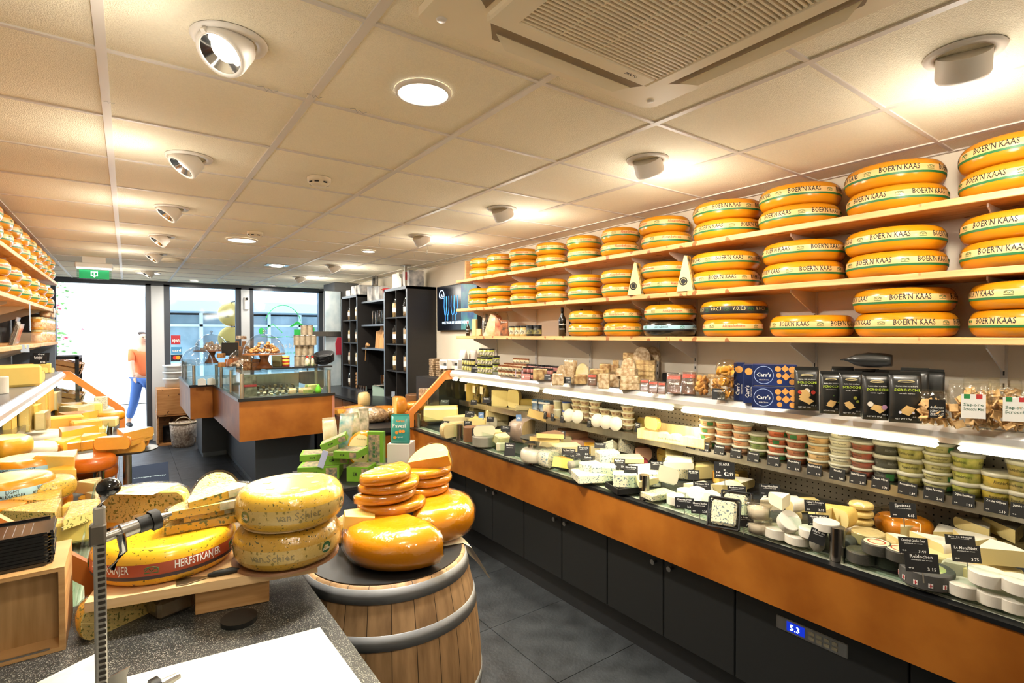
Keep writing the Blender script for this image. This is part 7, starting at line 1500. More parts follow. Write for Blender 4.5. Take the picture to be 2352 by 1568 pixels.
for i in range(16): b.lathe(ball(.018), 7, M=T(g.uniform(-.045, .045), g.uniform(-.045, .045), .07 + g.uniform(0, .035)))
tag(b.build('wrapped_sweet', mat('sweet_mix', '#e0d3c2', .4, col2='#a9825c', nscale=30, coat=.6), t), kind='stuff')
for k in range(2): # seed packs near the case end frame
    card(975 - 0, 890 + 0 * k, [], 1, 1, y=4.9) if False else boxon('seed_pack', ('lower', 'upper')[k] + ' wrapped seed pack standing behind the case end frame', 'bread pack', 2.36, 4.72, TZ + .16 * k, .10, .06, .155, NL, -50)
# low green table stack: puzzle-like green boxes, cow cheese and crisp bag
gs = thing('low_table', 'low dark table carrying the green gift boxes', 'table', T(1.40, 4.10, 0)); MB().box(-.34, -.34, .56, .46, .38, .59, bev=.004).build('table_top', DARK, gs)
for x, y in ((-.28, -.26), (.36, -.26), (-.28, .30), (.36, .30)): MB().box(x, y, 0, x + .03, y + .03, .56).build('leg', BLACK, gs)
GRB = mat('green_box', '#6fa02f', .4, noise=.1, nscale=8); PIC = mat('town_picture', '#b59a78', .4, col2='#4f5f58', nscale=34)
GZ = .5905
def gbox(x, y, z, w, d, h, rz, lb, tx=0, ty=0, up=False):
    t = thing('green_gift_box', lb, 'gift box', T(x + .13, y + .78, z + .0005) @ RZ(rz) @ RX(tx) @ RY(ty)); MB().cbox(w, d, h, bev=.002).build('box_body', GRB, t); f = -d / 2 - .0008
    if up: MB().box(-w * .42, f, h * .22, w * .28, f + .0004, h * .93).build('picture_panel', PIC, t); b = MB(); [b.box(-w * .16 + i * w * .09, f - .001, h * (.40 + .1 * j), -w * .11 + i * w * .09, f - .0004, h * (.46 + .1 * j)) for i in range(3) for j in range(4)]; b.build('house_window_picture', mat('label_dkgreen', ''), t)
    else:
        MB().box(w * .18, f, h * .12, w * .45, f + .0004, h * .88).build('picture_panel', PIC, t); b = MB(); text(b, 'KLM', h * .28, T(-w * .12, f, h * .38) @ RX(90), width=w * .16, bold=.02); text(b, 'Holland', h * .24, T(-w / 2 - .0008, d * .1, h * .4) @ RZ(-90) @ RX(90), width=d * .3); b.build('lettering', INKB, t)
        MB().box(-w * .42, -d * .42, h, w * .42, d * .42, h + .0008).build('picture_top', PIC, t)
GX, GY = .13, .78
for args in ((1.08, 3.42, GZ, .30, .26, .10, -25, 'bottom left green box under the acrylic card'), (1.10, 3.60, GZ + .101, .24, .2, .05, -20, 'green box lying behind on the bottom left one'), (1.17, 3.36, GZ + .101, .20, .16, .07, -18, 'green box on the bottom left box, middle of the pile'), (1.30, 3.14, GZ, .17, .16, .11, -42, 'front lower green box with picture end facing the barrel'), (1.24, 3.20, GZ + .172, .19, .19, .055, -45, 'wide green box lying on top of the front pile'), (1.46, 3.10, GZ, .10, .08, .10, -40, 'small green box between the pile and the upright box')):
    gbox(*args)
gbox(1.17, 3.34, GZ + .25, .2, .15, .05, -22, 'tilted topmost green box leaning on the pile', ty=-22)
gbox(1.45, 3.22, GZ + .0, .13, .05, .335, -42, 'upright green box with a town picture', up=True)
t = thing('card_holder', 'pale acrylic card leaning on the bottom left green box', 'card', T(1.16, 4.05, GZ + .101) @ RZ(-30) @ RY(18)); MB().box(-.022, 0, 0, .022, .004, .13).build('clear_body', mat('pale_violet', '#b9c2e6', .3), t)
boxon('white_carton', 'white cardboard box under the turquoise biscuit bag', 'carton', 1.80, 4.02, GZ, .18, .18, .22, mat('kraft_white', '#d8d0c6', .7), -42)
b = MB(); text(b, '020', .05, T(-.03, -.0808, .03) @ RX(90), width=.05); text(b, '020', .05, T(-.0808, 0, .03) @ RZ(-90) @ RX(90), width=.05); b.build('lettering', INKB, bpy.data.objects['white_carton'])
t = thing('biscuit_bag', 'turquoise biscuit bag standing on the white cardboard box', 'biscuit bag', T(1.78, 3.99, GZ + .2215) @ RZ(-40)); bagmesh(.15, .08, .22, 4).build('bag_body', mat('turquoise_bag', '#3d9a93', .35, coat=.4, noise=.2, nscale=6), t); b = MB(); text(b, 'Pavesi', .032, T(0, -.043, .13) @ RX(90), width=.105, bold=.02); text(b, 'originali', .012, T(0, -.043, .05) @ RX(90), width=.06); b.build('lettering', INKW, t); b = MB(); text(b, 'Gran', .02, T(.01, -.043, .175) @ RX(90), width=.07, bold=.03)
for x, z in ((-.02, .09), (.01, .1), (.035, .1), (-.035, .05)): b.lathe([(0, 0), (.014, 0)], 6, M=T(x, -.043, z) @ RX(90))
b.build('cracker_picture', mat('orange_print', '#e8963a', .5), t)
t = thing('cow_cheese', 'yellow cheese wheel standing on edge with a cow picture on its face', 'cheese', T(1.60, 4.22, GZ + .16) @ RZ(-55) @ RX(90 - 8)); MB().lathe(wprof(.15, .11), 36).build('rind', GOUDA, t); MB().lathe([(0, .1105), (.115, .1105)], 30).build('face_label', mat('face_cream', '#ecd7a0', .5), t)
b = MB(); b.prism([(-.06, .0), (-.05, .03), (-.01, .035), (.03, .03), (.05, .045), (.075, .04), (.07, .02), (.045, .015), (.04, -.01), (.035, -.06), (.02, -.06), (.02, -.015), (-.03, -.015), (-.035, -.06), (-.05, -.06), (-.05, -.01)], .111, .1116, M=T(.0, -.01, 0)); b.build('cow_picture', INKB, t); b = MB(); text(b, 'Hollandse kaas', .013, T(0, .075, .1112), width=.09); textwrap(b, 'BOERENKAAS', .03, lambda z: .1505, .04, .9, width=.14); b.build('lettering', INKB, t)
for k, (x, y, c, h) in enumerate(((1.20, 3.62, '#cbb78c', .26), (1.30, 3.62, '#4fa8b8', .28), (1.40, 3.64, '#6b8a3c', .28), (1.46, 3.66, '#3d5a2a', .30))): put(tag(bagmesh(.11, .06, h, k).build('sweet_bag', mat('swb%d' % k, c, .3, col2='#e6ddc8', nscale=12, coat=.6)), ('clear twisted gift bag with ribbon, leftmost behind the green boxes', 'turquoise sweet bag behind the green boxes', 'green sweet bag behind the green boxes', 'dark green bag with clear crinkled top behind the green boxes')[k], 'sweet bag'), T(x + .13, y + .70, GZ + .152) @ RZ(-40 + 20 * k) @ RY((k % 2) * 10 - 5))
boxon('white_carton', 'white carton lifting the gift bags behind the green boxes', 'carton', 1.49, 4.36, GZ, .42, .09, .15, mat('kraft_white', ''), 5)
for k in range(2): t = thing('spice_pot', f'{("left", "right")[k]} tiny orange and white pot on the topmost green boxes', 'pot', T(1.33 + .10 * k, 4.36, GZ + .153)); MB().cyl(.014, 0, .11, 12).build('pot_body', mat('orange_print', ''), t); MB().cyl(.015, .111, .13, 12).build('lid', WHITE, t)
p = P(940, 1085, z=.43); t = thing('snack_tub', 'square clear tub with a white lid of brown snacks beside the white box', 'snack tub', T(2.05, 4.22, .5005) @ RZ(-38)); MB().cbox(.14, .14, .11, bev=.015).build('clear_tub', clear('clear_pet', ''), t); MB().cbox(.13, .13, .06, bev=.01, z=.003).build('snacks', mat('snack_brown', '#9a5a3c', .5, col2='#6b3a24', nscale=20), t); MB().cbox(.16, .16, .022, bev=.01, z=.11).build('lid', mat('lid_clear', ''), t); MB().cbox(.09, .06, .001, z=.1325).build('paper_label', WHITE, t)
boxon('stool', 'low dark stool under the square snack tub', 'stool', 2.05, 4.22, 0, .2, .2, .5, DARK, -38)
# ================================================================ foreground counter
CZ = .92
GRAN = mat('speckled_granite', '#2c2d2d', .35, speck='#8f8f86', sscale=420, sth=.37, bump=.05)
fc = thing('front_counter', 'dark speckled stone counter in the foreground carrying the cutting board', 'counter')
MB().prism([(-.97, -.3), (.445, -.3), (.445, 1.80), (.42, 1.94), (-.97, 1.94)], .88, CZ).build('stone_top', GRAN, fc); MB().box(-.96, -.28, 0, .42, 1.90, .879).build('counter_body', DARK, fc)
def onC(px, py): return P(px, py, z=CZ)
a, c, d = P(735, 1440, z=CZ + .02), P(835, 1575, z=CZ + .02), P(235, 1568, z=CZ + .02)
u = (Vector((d.x, d.y)) - Vector((a.x, a.y))).normalized(); v = Vector((c.x - a.x, c.y - a.y)).normalized()
q0 = Vector((a.x, a.y)); poly = [q0, q0 + u * .42, q0 + u * .42 + v * .6, q0 + v * .6]
put(tag(MB().prism([(p.x, p.y) for p in poly], CZ + .0005, CZ + .02).build('cutting_board', mat('white_nylon', '#cfcfc4', .4)), 'large white cutting board on the dark counter in the foreground', 'cutting board'), T(0, 0, 0))
a = P(225, 1500, z=CZ + .02)
b = MB().prism([(a.x + .005, a.y), (a.x - .12, a.y - .075), (a.x - .06, a.y - .4), (a.x + .03, a.y - .4)], CZ + .0005, CZ + .024); 
# cheese cutter: toothed rod with lever, clamp and marble base
t = thing('cheese_cutter', 'chrome cheese cutter with toothed rod and black ball handle', 'cheese cutter'); t_ = t
b.build('marble_base', mat('marble_white', '#dedbd2', .3, col2='#c2beb4', nscale=12), t)
ry = 1.262; rx = P(231, 1400, y=ry).x
def rp(px, py): return P(px, py, y=ry)
b = MB(); zt = rp(228, 1272).z; zb = .945
b.box(rx - .0095, ry - .0095, zb, rx + .0095, ry + .0095, zt + .09, bev=.003); n = 30
b.build('square_rod', mat('rod_steel', '#c4c2bd', .25, .75), t); b = MB()
for i in range(n): z = zb + .03 + (zt - zb) * i / n; b.box(rx - .003, ry - .0115, z, rx + .008, ry - .0095, z + (zt - zb) / n * .55)
b.build('rod_tooth_row', mat('tooth_dark', '#3a3530', .4, .5), t)
tp = [rp(228, 1200), rp(229, 1168), rp(238, 1140), rp(246, 1125)]
MB().tube(tp, [.0095, .0095, .0085, .008], 14).build('lever_arm', CHROME, t); bl = rp(250, 1118); MB().lathe(ball(.0205, 20, 10, .85), 20, M=T(*bl)).build('ball_handle', mat('ball_black', '#0c0c0d', .12, coat=.6), t)
ca = rp(234, 1224); MB().cbox(.026, .026, .04, bev=.004, M=T(ca.x - .006, ca.y, ca.z - .02)).build('top_collar', mat('collar_grey', '#6b655c', .4, .6), t)
ax = rp(232, 1238); e = Vector((.085, .03, .011)); MB().tube([ax, ax + e * .45], .009, 14).tube([ax + e * .35, ax + e * .75], .014, 16).build('clamp_sleeve', METAL, t)
kn = MB().cyl(.021, -.008, .008, 6).cyl(.016, -.03, -.009, 18); K_ = kn.build('hex_knob', BLACK, t); K_.matrix_world = T(*(ax + e * 1.0)) @ e.to_track_quat('Z', 'Y').to_matrix().to_4x4(); MB().tube([ax + e * 1.05, ax + e * 1.35], [.009, .004], 10).build('screw_end', METAL, t)
MB().tube([ax + Vector((.03, 0, .005)), ax + Vector((.034, 0, -.03)), ax + Vector((.015, 0, -.06))], [.008, .007, .006], 10).build('bent_arm', CHROME, t)
pl = rp(250, 1475); MB().prism([(0, 0), (.034, .006), (.03, .045), (.036, .062), (.0, .052)], -.0015, .0015, M=T(rx + .008, ry, .985) @ RX(90)).build('thumb_plate', METAL, t)
ax = Vector((rx, ry, .965)); e = Vector((.085, .03, .006)); MB().tube([ax + Vector((-.01, 0, -.01)), ax + e * .5], .011, 14).tube([ax + e * .4, ax + e * .75], .016, 8).build('clamp_sleeve', mat('ivory_metal', '#e6e0cc', .3, .3), t)
K2 = K_.copy(); COL.objects.link(K2); K2.parent = t; K2.matrix_world = T(*(ax + e * 1.0)) @ e.to_track_quat('Z', 'Y').to_matrix().to_4x4(); MB().tube([ax + e * 1.05, ax + e * 1.5], [.011, .007], 10).build('screw_end', METAL, t)
# plank on boxes
A = Vector((-.094, 1.693)); B = Vector((.443, 1.581)); u = (B - A).normalized(); v = Vector((-u.y, u.x)); ang = math.degrees(math.atan2(u.y, u.x)); PZ = 1.02
put(tag(MB().prism([(0, 0), ((B - A).length, 0), ((B - A).length, .40), (.0, .40)], PZ - .025, PZ).build('pine_plank', wood('plank_pine', '#e3c193', '#d4ad7b', (1, 12, 12), 4)), 'pale wooden plank carrying three large herb cheeses', 'plank'), T(A.x, A.y, 0) @ RZ(ang))
put(tag(MB().box(0, 0, CZ + .0005, .185, .28, PZ - .0255, bev=.002).build('wooden_block', wood('block_pine', '#c79a66', '#b2834e', (1, 14, 14), 5)), 'wooden block supporting the right half of the plank', 'wooden block'), T(.142, 1.678, 0) @ RZ(ang))
put(tag(MB().cbox(.12, .10, .07, bev=.003).build('wooden_block', mat('block_pine', '')), 'hidden-side wooden block supporting the left half of the plank', 'wooden block'), T(-.0, 1.90, CZ + .0045))
HERB = mat('herb_wax', '#e6ae24', .25, coat=.35, speck='#5a5a1c', sscale=120, sth=.3, noise=.06); HERBB = mat('herb_wax_brown', '#c79c3c', .3, coat=.35, speck='#4a4a20', sscale=130, sth=.32, noise=.15, nscale=5)
REDB = mat('rust_band', '#a8482a', .4); 
f = mkwheel(.182, .10, 'HERFSTKANJER', .021, REDB, INKW, stripe=mat('dark_purple_line', '#3a2a2e', .5), rind=HERB, wd=.125, reps=5, zb=(.028, .066))
hk = f(); hk.matrix_world = T(.089, 1.858, PZ + .0005) @ RZ(-68); tag(hk, 'whole herb-speckled cheese with a rust red HERFSTKANJER band on the plank', 'cheese')
def vs(z, x, y, rz, lb, rind):
    t = thing('round_cheese', lb, 'cheese', T(x, y, z) @ RZ(rz)); r, h = .148, .105; MB().lathe(wprof(r, h), 44).build('rind', rind, t); rf = rof(r, h); z0, z1 = h * .26, h * .62
    bd = MB().lathe([(rf(z0 + (z1 - z0) * i / 5) + .0007, z0 + (z1 - z0) * i / 5) for i in range(6)], 44).build('label_band', mat('sheer_band', '#c8ac6a', .35, coat=.3, speck='#8a7a3c', sscale=80, sth=.34), t); b = MB(); c_ = MB(); w_ = MB(); f2 = lambda z: rf(z) + .0014; f3 = lambda z: rf(z) + .0022
    for k in range(3):
        a = k * 2 * PI / 3; textwrap(b, 'van.Schier', .022, f2, h * .36, a, width=.12, bold=.01); aa = a + PI / 3; n = 14
        for m_, rad, ff in ((c_, .0165, f2),): pts = [(ff(h * .44 + rad * math.sin(q)) * math.cos(aa + rad * math.cos(q) / r), ff(h * .44 + rad * math.sin(q)) * math.sin(aa + rad * math.cos(q) / r), h * .44 + rad * math.sin(q)) for q in [2 * PI * i / n for i in range(n)]]; m_.add(pts, [tuple(range(n))], 0)
        textwrap(w_, 'VAN', .006, f3, h * .46, aa, width=.012); textwrap(w_, 'SCHIER', .007, f3, h * .37, aa, width=.026, bold=.02)
    b.build('lettering', mat('grey_brown_ink', '#8a7c58', .5), bd); c_.build('green_badge', mat('badge_green', '#1f5a3a', .5), bd); w_.build('badge_lettering', INKW, bd)
    b = MB(); [b.cyl(.012, h + .0002, h + .0008, 14, M=T(.07 * math.cos(i * 1.05), .07 * math.sin(i * 1.05), 0)) for i in range(6)]; b.build('top_print', mat('sage_print', '#8f9a6a', .5), t)
    MB().lathe([(q * 1.025, zz * 1.01 - .0004) for q, zz in wprof(r, h)[1:-1]], 40).build('plastic_wrap', FILM, t); return t
BRDB = mat('round_board_brown', '#8a6244', .5)
put(tag(MB().cyl(.150, 0, .008, 36).build('round_board', BRDB), 'thin round brown board under the lower of the two stacked herb cheeses', 'board'), T(.386, 1.70, PZ + .0005))
vs(PZ + .0095, .386, 1.68, -120, 'lower wrapped herb cheese with embossed lettering and green badges', HERBB)
put(tag(MB().cyl(.125, 0, .006, 36).build('round_board', mat('round_board_pale', '#d0b48c', .5)), 'thin pale round board between the two stacked herb cheeses', 'board'), T(.388, 1.68, PZ + .117))
vs(PZ + .1245, .39, 1.66, -95, 'upper wrapped herb cheese with pale plastic-covered top', mat('herb_wax_b', '#dfb23c', .28, coat=.35, speck='#5c5a26', sscale=130, sth=.31, noise=.1))
# cut pieces on the herb cheese
def slab_(w, d, h, k, lb, M, film=1, name='cheese_slice', rim=0, printed=None):
    n = 9; pts = [(-w / 2, -d / 2), (w / 2, -d / 2)] + [(w / 2 * math.cos(PI * i / n) , -d / 2 + d * math.sin(PI * i / n)) for i in range(1, n)]
    o = MB().prism(pts, 0, h, 0, mt=1).build(name, [pairm(k)[0], pairm(k)[1]]); put(tag(o, lb, 'cheese'), M)
    if printed: MB().box(w * .12, -d / 2 - .001, .001, w * .42, -d / 2 - .0004, h).box(w * .12, -d / 2, h, w * .42, d * .1, h + .0006).build('printed_film', printed, o)
    if film: MB().prism([(a * 1.1, c * 1.12) for a, c in pts], -.0, h + .004).build('plastic_wrap', FILM, o)
    return o
HT = PZ + .1035; GP = mat('green_film_print', '#4f7a4a', .35, col2='#e6dcc0', nscale=20)
o = sector(.135, .095, 165).build('half_cheese', list(pairm('herb'))); put(tag(o, 'upright herb cheese half with a dark speckled cut face, behind the cutter', 'cheese'), T(.02, 1.93, HT) @ RZ(50)); MB().box(-.02, -.06, .0955, .10, .06, .0965).build('printed_film', GP, o)
f_ = o.data.copy(); fo = bpy.data.objects.new('plastic_wrap', f_); f_.name = 'plastic_wrap'; f_.materials.clear(); f_.materials.append(FILM); COL.objects.link(fo); fo.parent = o; fo.scale = (1.05, 1.05, 1.04)
for q in f_.polygons: q.material_index = 0
slab_(.21, .10, .022, 'herb', 'lowest flat herb cheese slice on the red-banded cheese', T(.185, 1.83, HT) @ RZ(-2), printed=None)
slab_(.17, .10, .014, 'herb', 'second slice with a green print pouch in the stack on the red-banded cheese', T(.205, 1.84, HT + .026) @ RZ(6), printed=GP)
slab_(.21, .11, .022, 'herb', 'third broad herb cheese slice of the stack on the red-banded cheese', T(.19, 1.83, HT + .044) @ RZ(2), printed=GP)
slab_(.17, .10, .022, 'herb', 'topmost herb cheese slice in a clear pouch on the red-banded cheese', T(.215, 1.84, HT + .070) @ RZ(10) @ RY(-6), printed=GP)
o = slab_(.15, .14, .03, 'herb', 'thick herb cheese piece propped up behind the slice stack', T(.24, 2.04, HT + .03) @ RZ(-12) @ RX(28) @ RY(10))
boxon('cheese_prop_box', 'pale carton behind the plank holding the propped cheese piece', 'carton', .22, 2.16, 0, .24, .10, 1.11, mat('kraft_white', ''), -10)
# items under the plank
o = sector(.105, .085, 180).build('half_cheese', list(pairm('herb'))); put(tag(o, 'wrapped half cheese with dark speckled face under the plank', 'cheese'), T(-.01, 1.74, CZ + .0005) @ RZ(120)); fo = bpy.data.objects.new('plastic_wrap', o.data.copy()); fo.data.materials.clear(); fo.data.materials.append(FILM); COL.objects.link(fo); fo.parent = o; fo.scale = (1.05, 1.05, 1.0)
for q in fo.data.polygons: q.material_index = 0
put(tag(MB().cbox(.09, .10, .05, bev=.008).build('cheese_block', mat('brown_wrapped', '#5c4c38', .3, coat=.6, bump=.4, bscale=30)), 'brown cheese in crumpled film under the plank middle', 'cheese'), T(.085, 1.76, CZ + .001) @ RZ(20)); MB().box(-.05, -.055, 0, .05, .055, .055, bev=.01).build('plastic_wrap', FILM, bpy.data.objects['cheese_block.' + '%03d' % 0] if 'cheese_block.000' in bpy.data.objects else [x for x in COL.objects if str(x.get('label', '')).startswith('brown cheese in crumpled')][0])
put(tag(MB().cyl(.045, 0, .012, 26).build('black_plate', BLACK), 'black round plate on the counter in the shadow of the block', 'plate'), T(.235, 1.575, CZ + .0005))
# cheese slicer
t = thing('cheese_slicer', 'cheese slicer with black handle lying on the plank edge', 'cheese slicer', T(*P(505, 1321, z=PZ)) @ RZ(ang + 4)); t.location.z = PZ + .006
MB().tube([(-.03, 0, 0), (-.012, 0, .001), (.03, 0, .002), (.048, 0, .0)], [.004, .0085, .009, .005], 12).build('handle', BLACK, t); MB().prism([(-.03, -.004), (-.075, -.022), (-.10, -.02), (-.105, .016), (-.08, .02), (-.03, .004)], -.004, -.002).build('blade', METAL, t)
# wooden box with black trays at the left edge
t = thing('wooden_crate', 'open wooden box at the left edge of the foreground counter', 'crate'); BX = wood('box_oak', '#c79d68', '#b08450', (1, 1, 12), 5)
x0, x1, y0, y1, z0, z1 = -.42, -.13, 1.685, 1.90, CZ + .0005, 1.125
MB().box(x0, y0, z0, x1, y1, z0 + .010).box(x0, y0, z1 - .010, x1, y1, z1).box(x1 - .012, y0, z0 + .010, x1, y1, z1 - .010).box(x0, y0, z0 + .010, x0 + .012, y1, z1 - .010).build('box_frame', BX, t); MB().box(x0 + .012, y0 + .06, z0 + .010, x1 - .012, y0 + .068, z1 - .010).build('inner_board', wood('box_inner', '#b79262', '#9c7748', (12, 1, 1), 4), t)
MB().box(x0, y0 - .001, z0 + .010, x1 - .03, y0 + .004, z0 + .013).build('metal_strip', METAL, t)
for k in range(10):
    b = MB(); w, d = .205, .15; z = 0
    b.prism([(-w / 2 + .015, -d / 2), (w / 2 - .015, -d / 2), (w / 2, -d / 2 + .015), (w / 2, d / 2 - .015), (w / 2 - .015, d / 2), (-w / 2 + .015, d / 2), (-w / 2, d / 2 - .015), (-w / 2, -d / 2 + .015)], 0, .003)
    for s_ in (-1, 1): b.box(-w / 2 + .008, s_ * d / 2 - .003, .003, w / 2 - .008, s_ * d / 2 + .003, .008).box(s_ * w / 2 - .003, -d / 2 + .008, .003, s_ * w / 2 + .003, d / 2 - .008, .008)
    o = b.build('black_tray', mat('tray_black', '#101011', .18, coat=.5)); put(tag(o, f'black plastic tray, {ORD[k]} from the bottom of the stack on the wooden box', 'tray', 'black trays stacked on the wooden box'), T(-.262 + .001 * (k % 3), 1.79, 1.1255 + .0082 * k) @ RZ(2 + (k % 4) * .6))
b = MB()
for i in range(9):
    for j in range(12): b.box(-.07 + i * .0165, -.048 + j * .008, .0031, -.0685 + i * .0165, -.0455 + j * .008, .0034)
b.build('tray_dot', mat('dot_grey', '#b9b9b4', .5), o)
# ================================================================ barrel
t = thing('wooden_barrel', 'oak wine barrel with grey hoops beside the foreground counter', 'barrel', T(.775, 1.86, 0)); H = .885
def br(z): q = (z / H - .5) * 2; return .285 + .062 * (1 - q * q)
def stavemat():
    m = wood('barrel_stave', '#b8946a', '#8f6f4c', (6, 6, .6), 5, .6); nt = m.node_tree; N = nt.nodes; K = nt.links; b_ = N['Principled BSDF']; src = b_.inputs['Base Color'].links[0].from_socket
    tc = N.new('ShaderNodeTexCoord'); sp = N.new('ShaderNodeSeparateXYZ'); K.new(tc.outputs['Object'], sp.inputs[0]); at = N.new('ShaderNodeMath'); at.operation = 'ARCTAN2'; K.new(sp.outputs[1], at.inputs[0]); K.new(sp.outputs[0], at.inputs[1])
    ml = N.new('ShaderNodeMath'); ml.operation = 'MULTIPLY'; ml.inputs[1].default_value = 26 / (2 * PI); K.new(at.outputs[0], ml.inputs[0]); fl = N.new('ShaderNodeMath'); fl.operation = 'FLOOR'; K.new(ml.outputs[0], fl.inputs[0]); fr = N.new('ShaderNodeMath'); fr.operation = 'FRACT'; K.new(ml.outputs[0], fr.inputs[0])
    wn = N.new('ShaderNodeTexWhiteNoise'); wn.noise_dimensions = '1D'; K.new(fl.outputs[0], wn.inputs['W']); hs = N.new('ShaderNodeHueSaturation'); mr = N.new('ShaderNodeMapRange'); mr.inputs[3].default_value = .78; mr.inputs[4].default_value = 1.15; K.new(wn.outputs[0], mr.inputs[0]); K.new(mr.outputs[0], hs.inputs['Value']); K.new(src, hs.inputs['Color'])
    lt = N.new('ShaderNodeMath'); lt.operation = 'LESS_THAN'; lt.inputs[1].default_value = .03; K.new(fr.outputs[0], lt.inputs[0]); mx = N.new('ShaderNodeMix'); mx.data_type = 'RGBA'; K.new(lt.outputs[0], mx.inputs[0]); K.new(hs.outputs[0], mx.inputs[6]); mx.inputs[7].default_value = L('#2e2014'); K.new(mx.outputs[2], b_.inputs['Base Color']); return m
MB().lathe([(br(H * i / 20), H * i / 20) for i in range(21)] + [(.26, H), (.26, H - .012), (0, H - .012)], 64).build('stave_body', stavemat(), t)
HOOP = mat('hoop_steel', '#8f9194', .5, .35, noise=.25, nscale=8)
for k, (za, zb_) in enumerate(((.835, .878), (.70, .745), (.42, .46), (.22, .26), (.10, .14), (.01, .05))): MB().lathe([(br(za) + .001, za), (br(za) + .004, za), (br(zb_) + .004, zb_), (br(zb_) + .001, zb_)], 64).build('hoop', HOOP, t)
MB().cyl(.275, H - .012, H + .004, 48).build('barrel_head', mat('barrel_head_black', '#1c1d1f', .45), t)
BT = H + .0045; WAXO = mat('wax_orange', '#e89a18', .22, coat=.55, noise=.1, nscale=4); PASTE = pairm('yel')[1]
paper = MB(); g = random.Random(4); vs_ = []; fs_ = []
for i in range(9):
    for j in range(7): x, y = i / 8 * .34, j / 6 * .26; dz = .0; dr = max(0, (x - .19)); vs_.append((x - dr * .35, y - .02, .001 + .004 * math.sin(i * 1.3 + j) * (dr > 0) - dr * 1.1))
for i in range(8):
    for j in range(6): fs_.append((i * 7 + j, (i + 1) * 7 + j, (i + 1) * 7 + j + 1, i * 7 + j + 1))
paper.add(vs_, fs_, 0, True); put(tag(paper.build('wax_paper', mat('wax_paper', '#e6e3cc', .5)), 'pale wax paper sheet hanging over the right barrel rim', 'paper'), T(.87, 1.80, BT) @ RZ(-12))
def bigcheese(r, h, ang, x, y, z, rz, lb, m=None, film=True):
    b_ = sector(r, h, ang, 1.3 if h > .1 else .35, 24); b_.v = [(q[0] - (0 if h > .1 else r * .45), q[1], q[2]) for q in b_.v]; o = b_.build('cut_cheese', [m or WAXO, PASTE]); put(tag(o, lb, 'cheese'), T(x, y, z) @ RZ(rz))
    if film: fo = bpy.data.objects.new('plastic_wrap', o.data.copy()); fo.data.materials.clear(); fo.data.materials.append(clear('stretch_film', '#fffaf0', .2, .1, bump=1.0, bscale=14)); COL.objects.link(fo); fo.parent = o; fo.scale = (1.03, 1.03, 1.02); [setattr(q, 'material_index', 0) for q in fo.data.polygons]
    return o
bigcheese(.215, .145, 185, .815, 1.80, BT, 190, 'huge orange half cheese in cling film, front one on the barrel')
bigcheese(.19, .145, 170, .975, 1.93, BT, -50, 'huge orange half cheese in cling film, rear right one on the barrel')
WAXB = mat('wax_amber', '#e0951e', .25, coat=.5, noise=.15, nscale=6)
for k, (x, y, z, rz, r, h, lb) in enumerate(((.80, 1.86, .140, 195, .13, .038, 'lowest slab of the left stack on the huge front cheese'), (.79, 1.87, .183, 220, .13, .036, 'second slab of the left stack on the huge front cheese'), (.80, 1.86, .22, 215, .125, .036, 'third slab of the left stack on the huge front cheese'), (.785, 1.86, .257, 235, .12, .045, 'topmost slab of the left stack showing a rounded cut top'))):
    bigcheese(r, h, 160, x, y, BT + z, rz + 60, lb, WAXB)
for k, (x, y, z, rz, r, h, lb) in enumerate(((1.01, 1.97, .146, 260, .115, .035, 'lowest slab of the right stack on the rear cheese'), (1.03, 1.97, .182, 270, .115, .035, 'second slab of the right stack on the rear cheese'), (1.02, 1.97, .218, 265, .12, .036, 'third slab of the right stack on the rear cheese'))):
    bigcheese(r, h, 180, x, y, BT + z, rz + 30, lb, WAXB)
o = slab_(.17, .11, .05, 'yel', 'tall pale yellow piece with a bare cut face topping the right stack', T(1.03, 1.98, BT + .27) @ RZ(-38) @ RX(22) @ RY(-12), film=1)
o = MB().prism([(-.05, -.05), (.05, -.05), (.055, .03), (.02, .06), (-.055, .02)], 0, .045, 1, mt=1).build('cheese_wedge', [WAXB, PASTE]); put(tag(o, 'pale yellow cut piece resting left of the slab stack on the barrel', 'cheese'), T(.665, 1.86, BT + .115) @ RZ(-20) @ RY(8))
for k, (x, y, rz, lb) in enumerate(((.60, 2.12, 30, 'flat wrapped orange wedge behind the upper herb cheese'), (.70, 2.15, 60, 'flat wrapped wedges at the barrel back edge'))):
    bigcheese(.11, .03, 60, x, y, BT + .0 + .031 * 0, rz + 180, lb, pairm('org')[0])
for k in range(3): bigcheese(.12, .028, 70, .70, 2.02, BT + .0 + .0285 * k, 100 + 25 * k, f'flat wrapped wedge, {ORD[k]} from the bottom behind the pale cut piece', pairm('org')[0])
# ================================================================ the street outside
struct('street_ground', MB().box(-12, YF + .15, -.12, 14, 40, -.02), mat('street_paving', '#b5b2aa', .8, noise=.1, nscale=2))
WHB = mat('white_render', '#e4e6e8', .8); BRI = mat('pale_brick', '#d8cfc6', .8, col2='#b9a79c', nscale=6, stretch=(1, 1, 8)); SFR = mat('storefront_frame', '#dfe6ea', .5); SGL = mat('storefront_glass', '#a3b2b8', .25, col2='#76898f', nscale=1.5, spec=.7); AWN = mat('grey_awning', '#9aa8b2', .6)
t = thing('white_house', 'white rendered building across the street seen through the open door', 'building'); MB().box(-9, 16, 0, .55, 18, 6).build('wall', WHB, t); MB().box(-2.1, 15.2, 0, -1.2, 16, 6).build('brick_pier', BRI, t); MB().box(-3.6, 15.95, 1.9, -2.5, 16.0, 3.1).box(-3.3, 15.95, 0, -2.7, 16, 1.7).build('blue_window', mat('window_blue', '#5b74a8', .3), t)
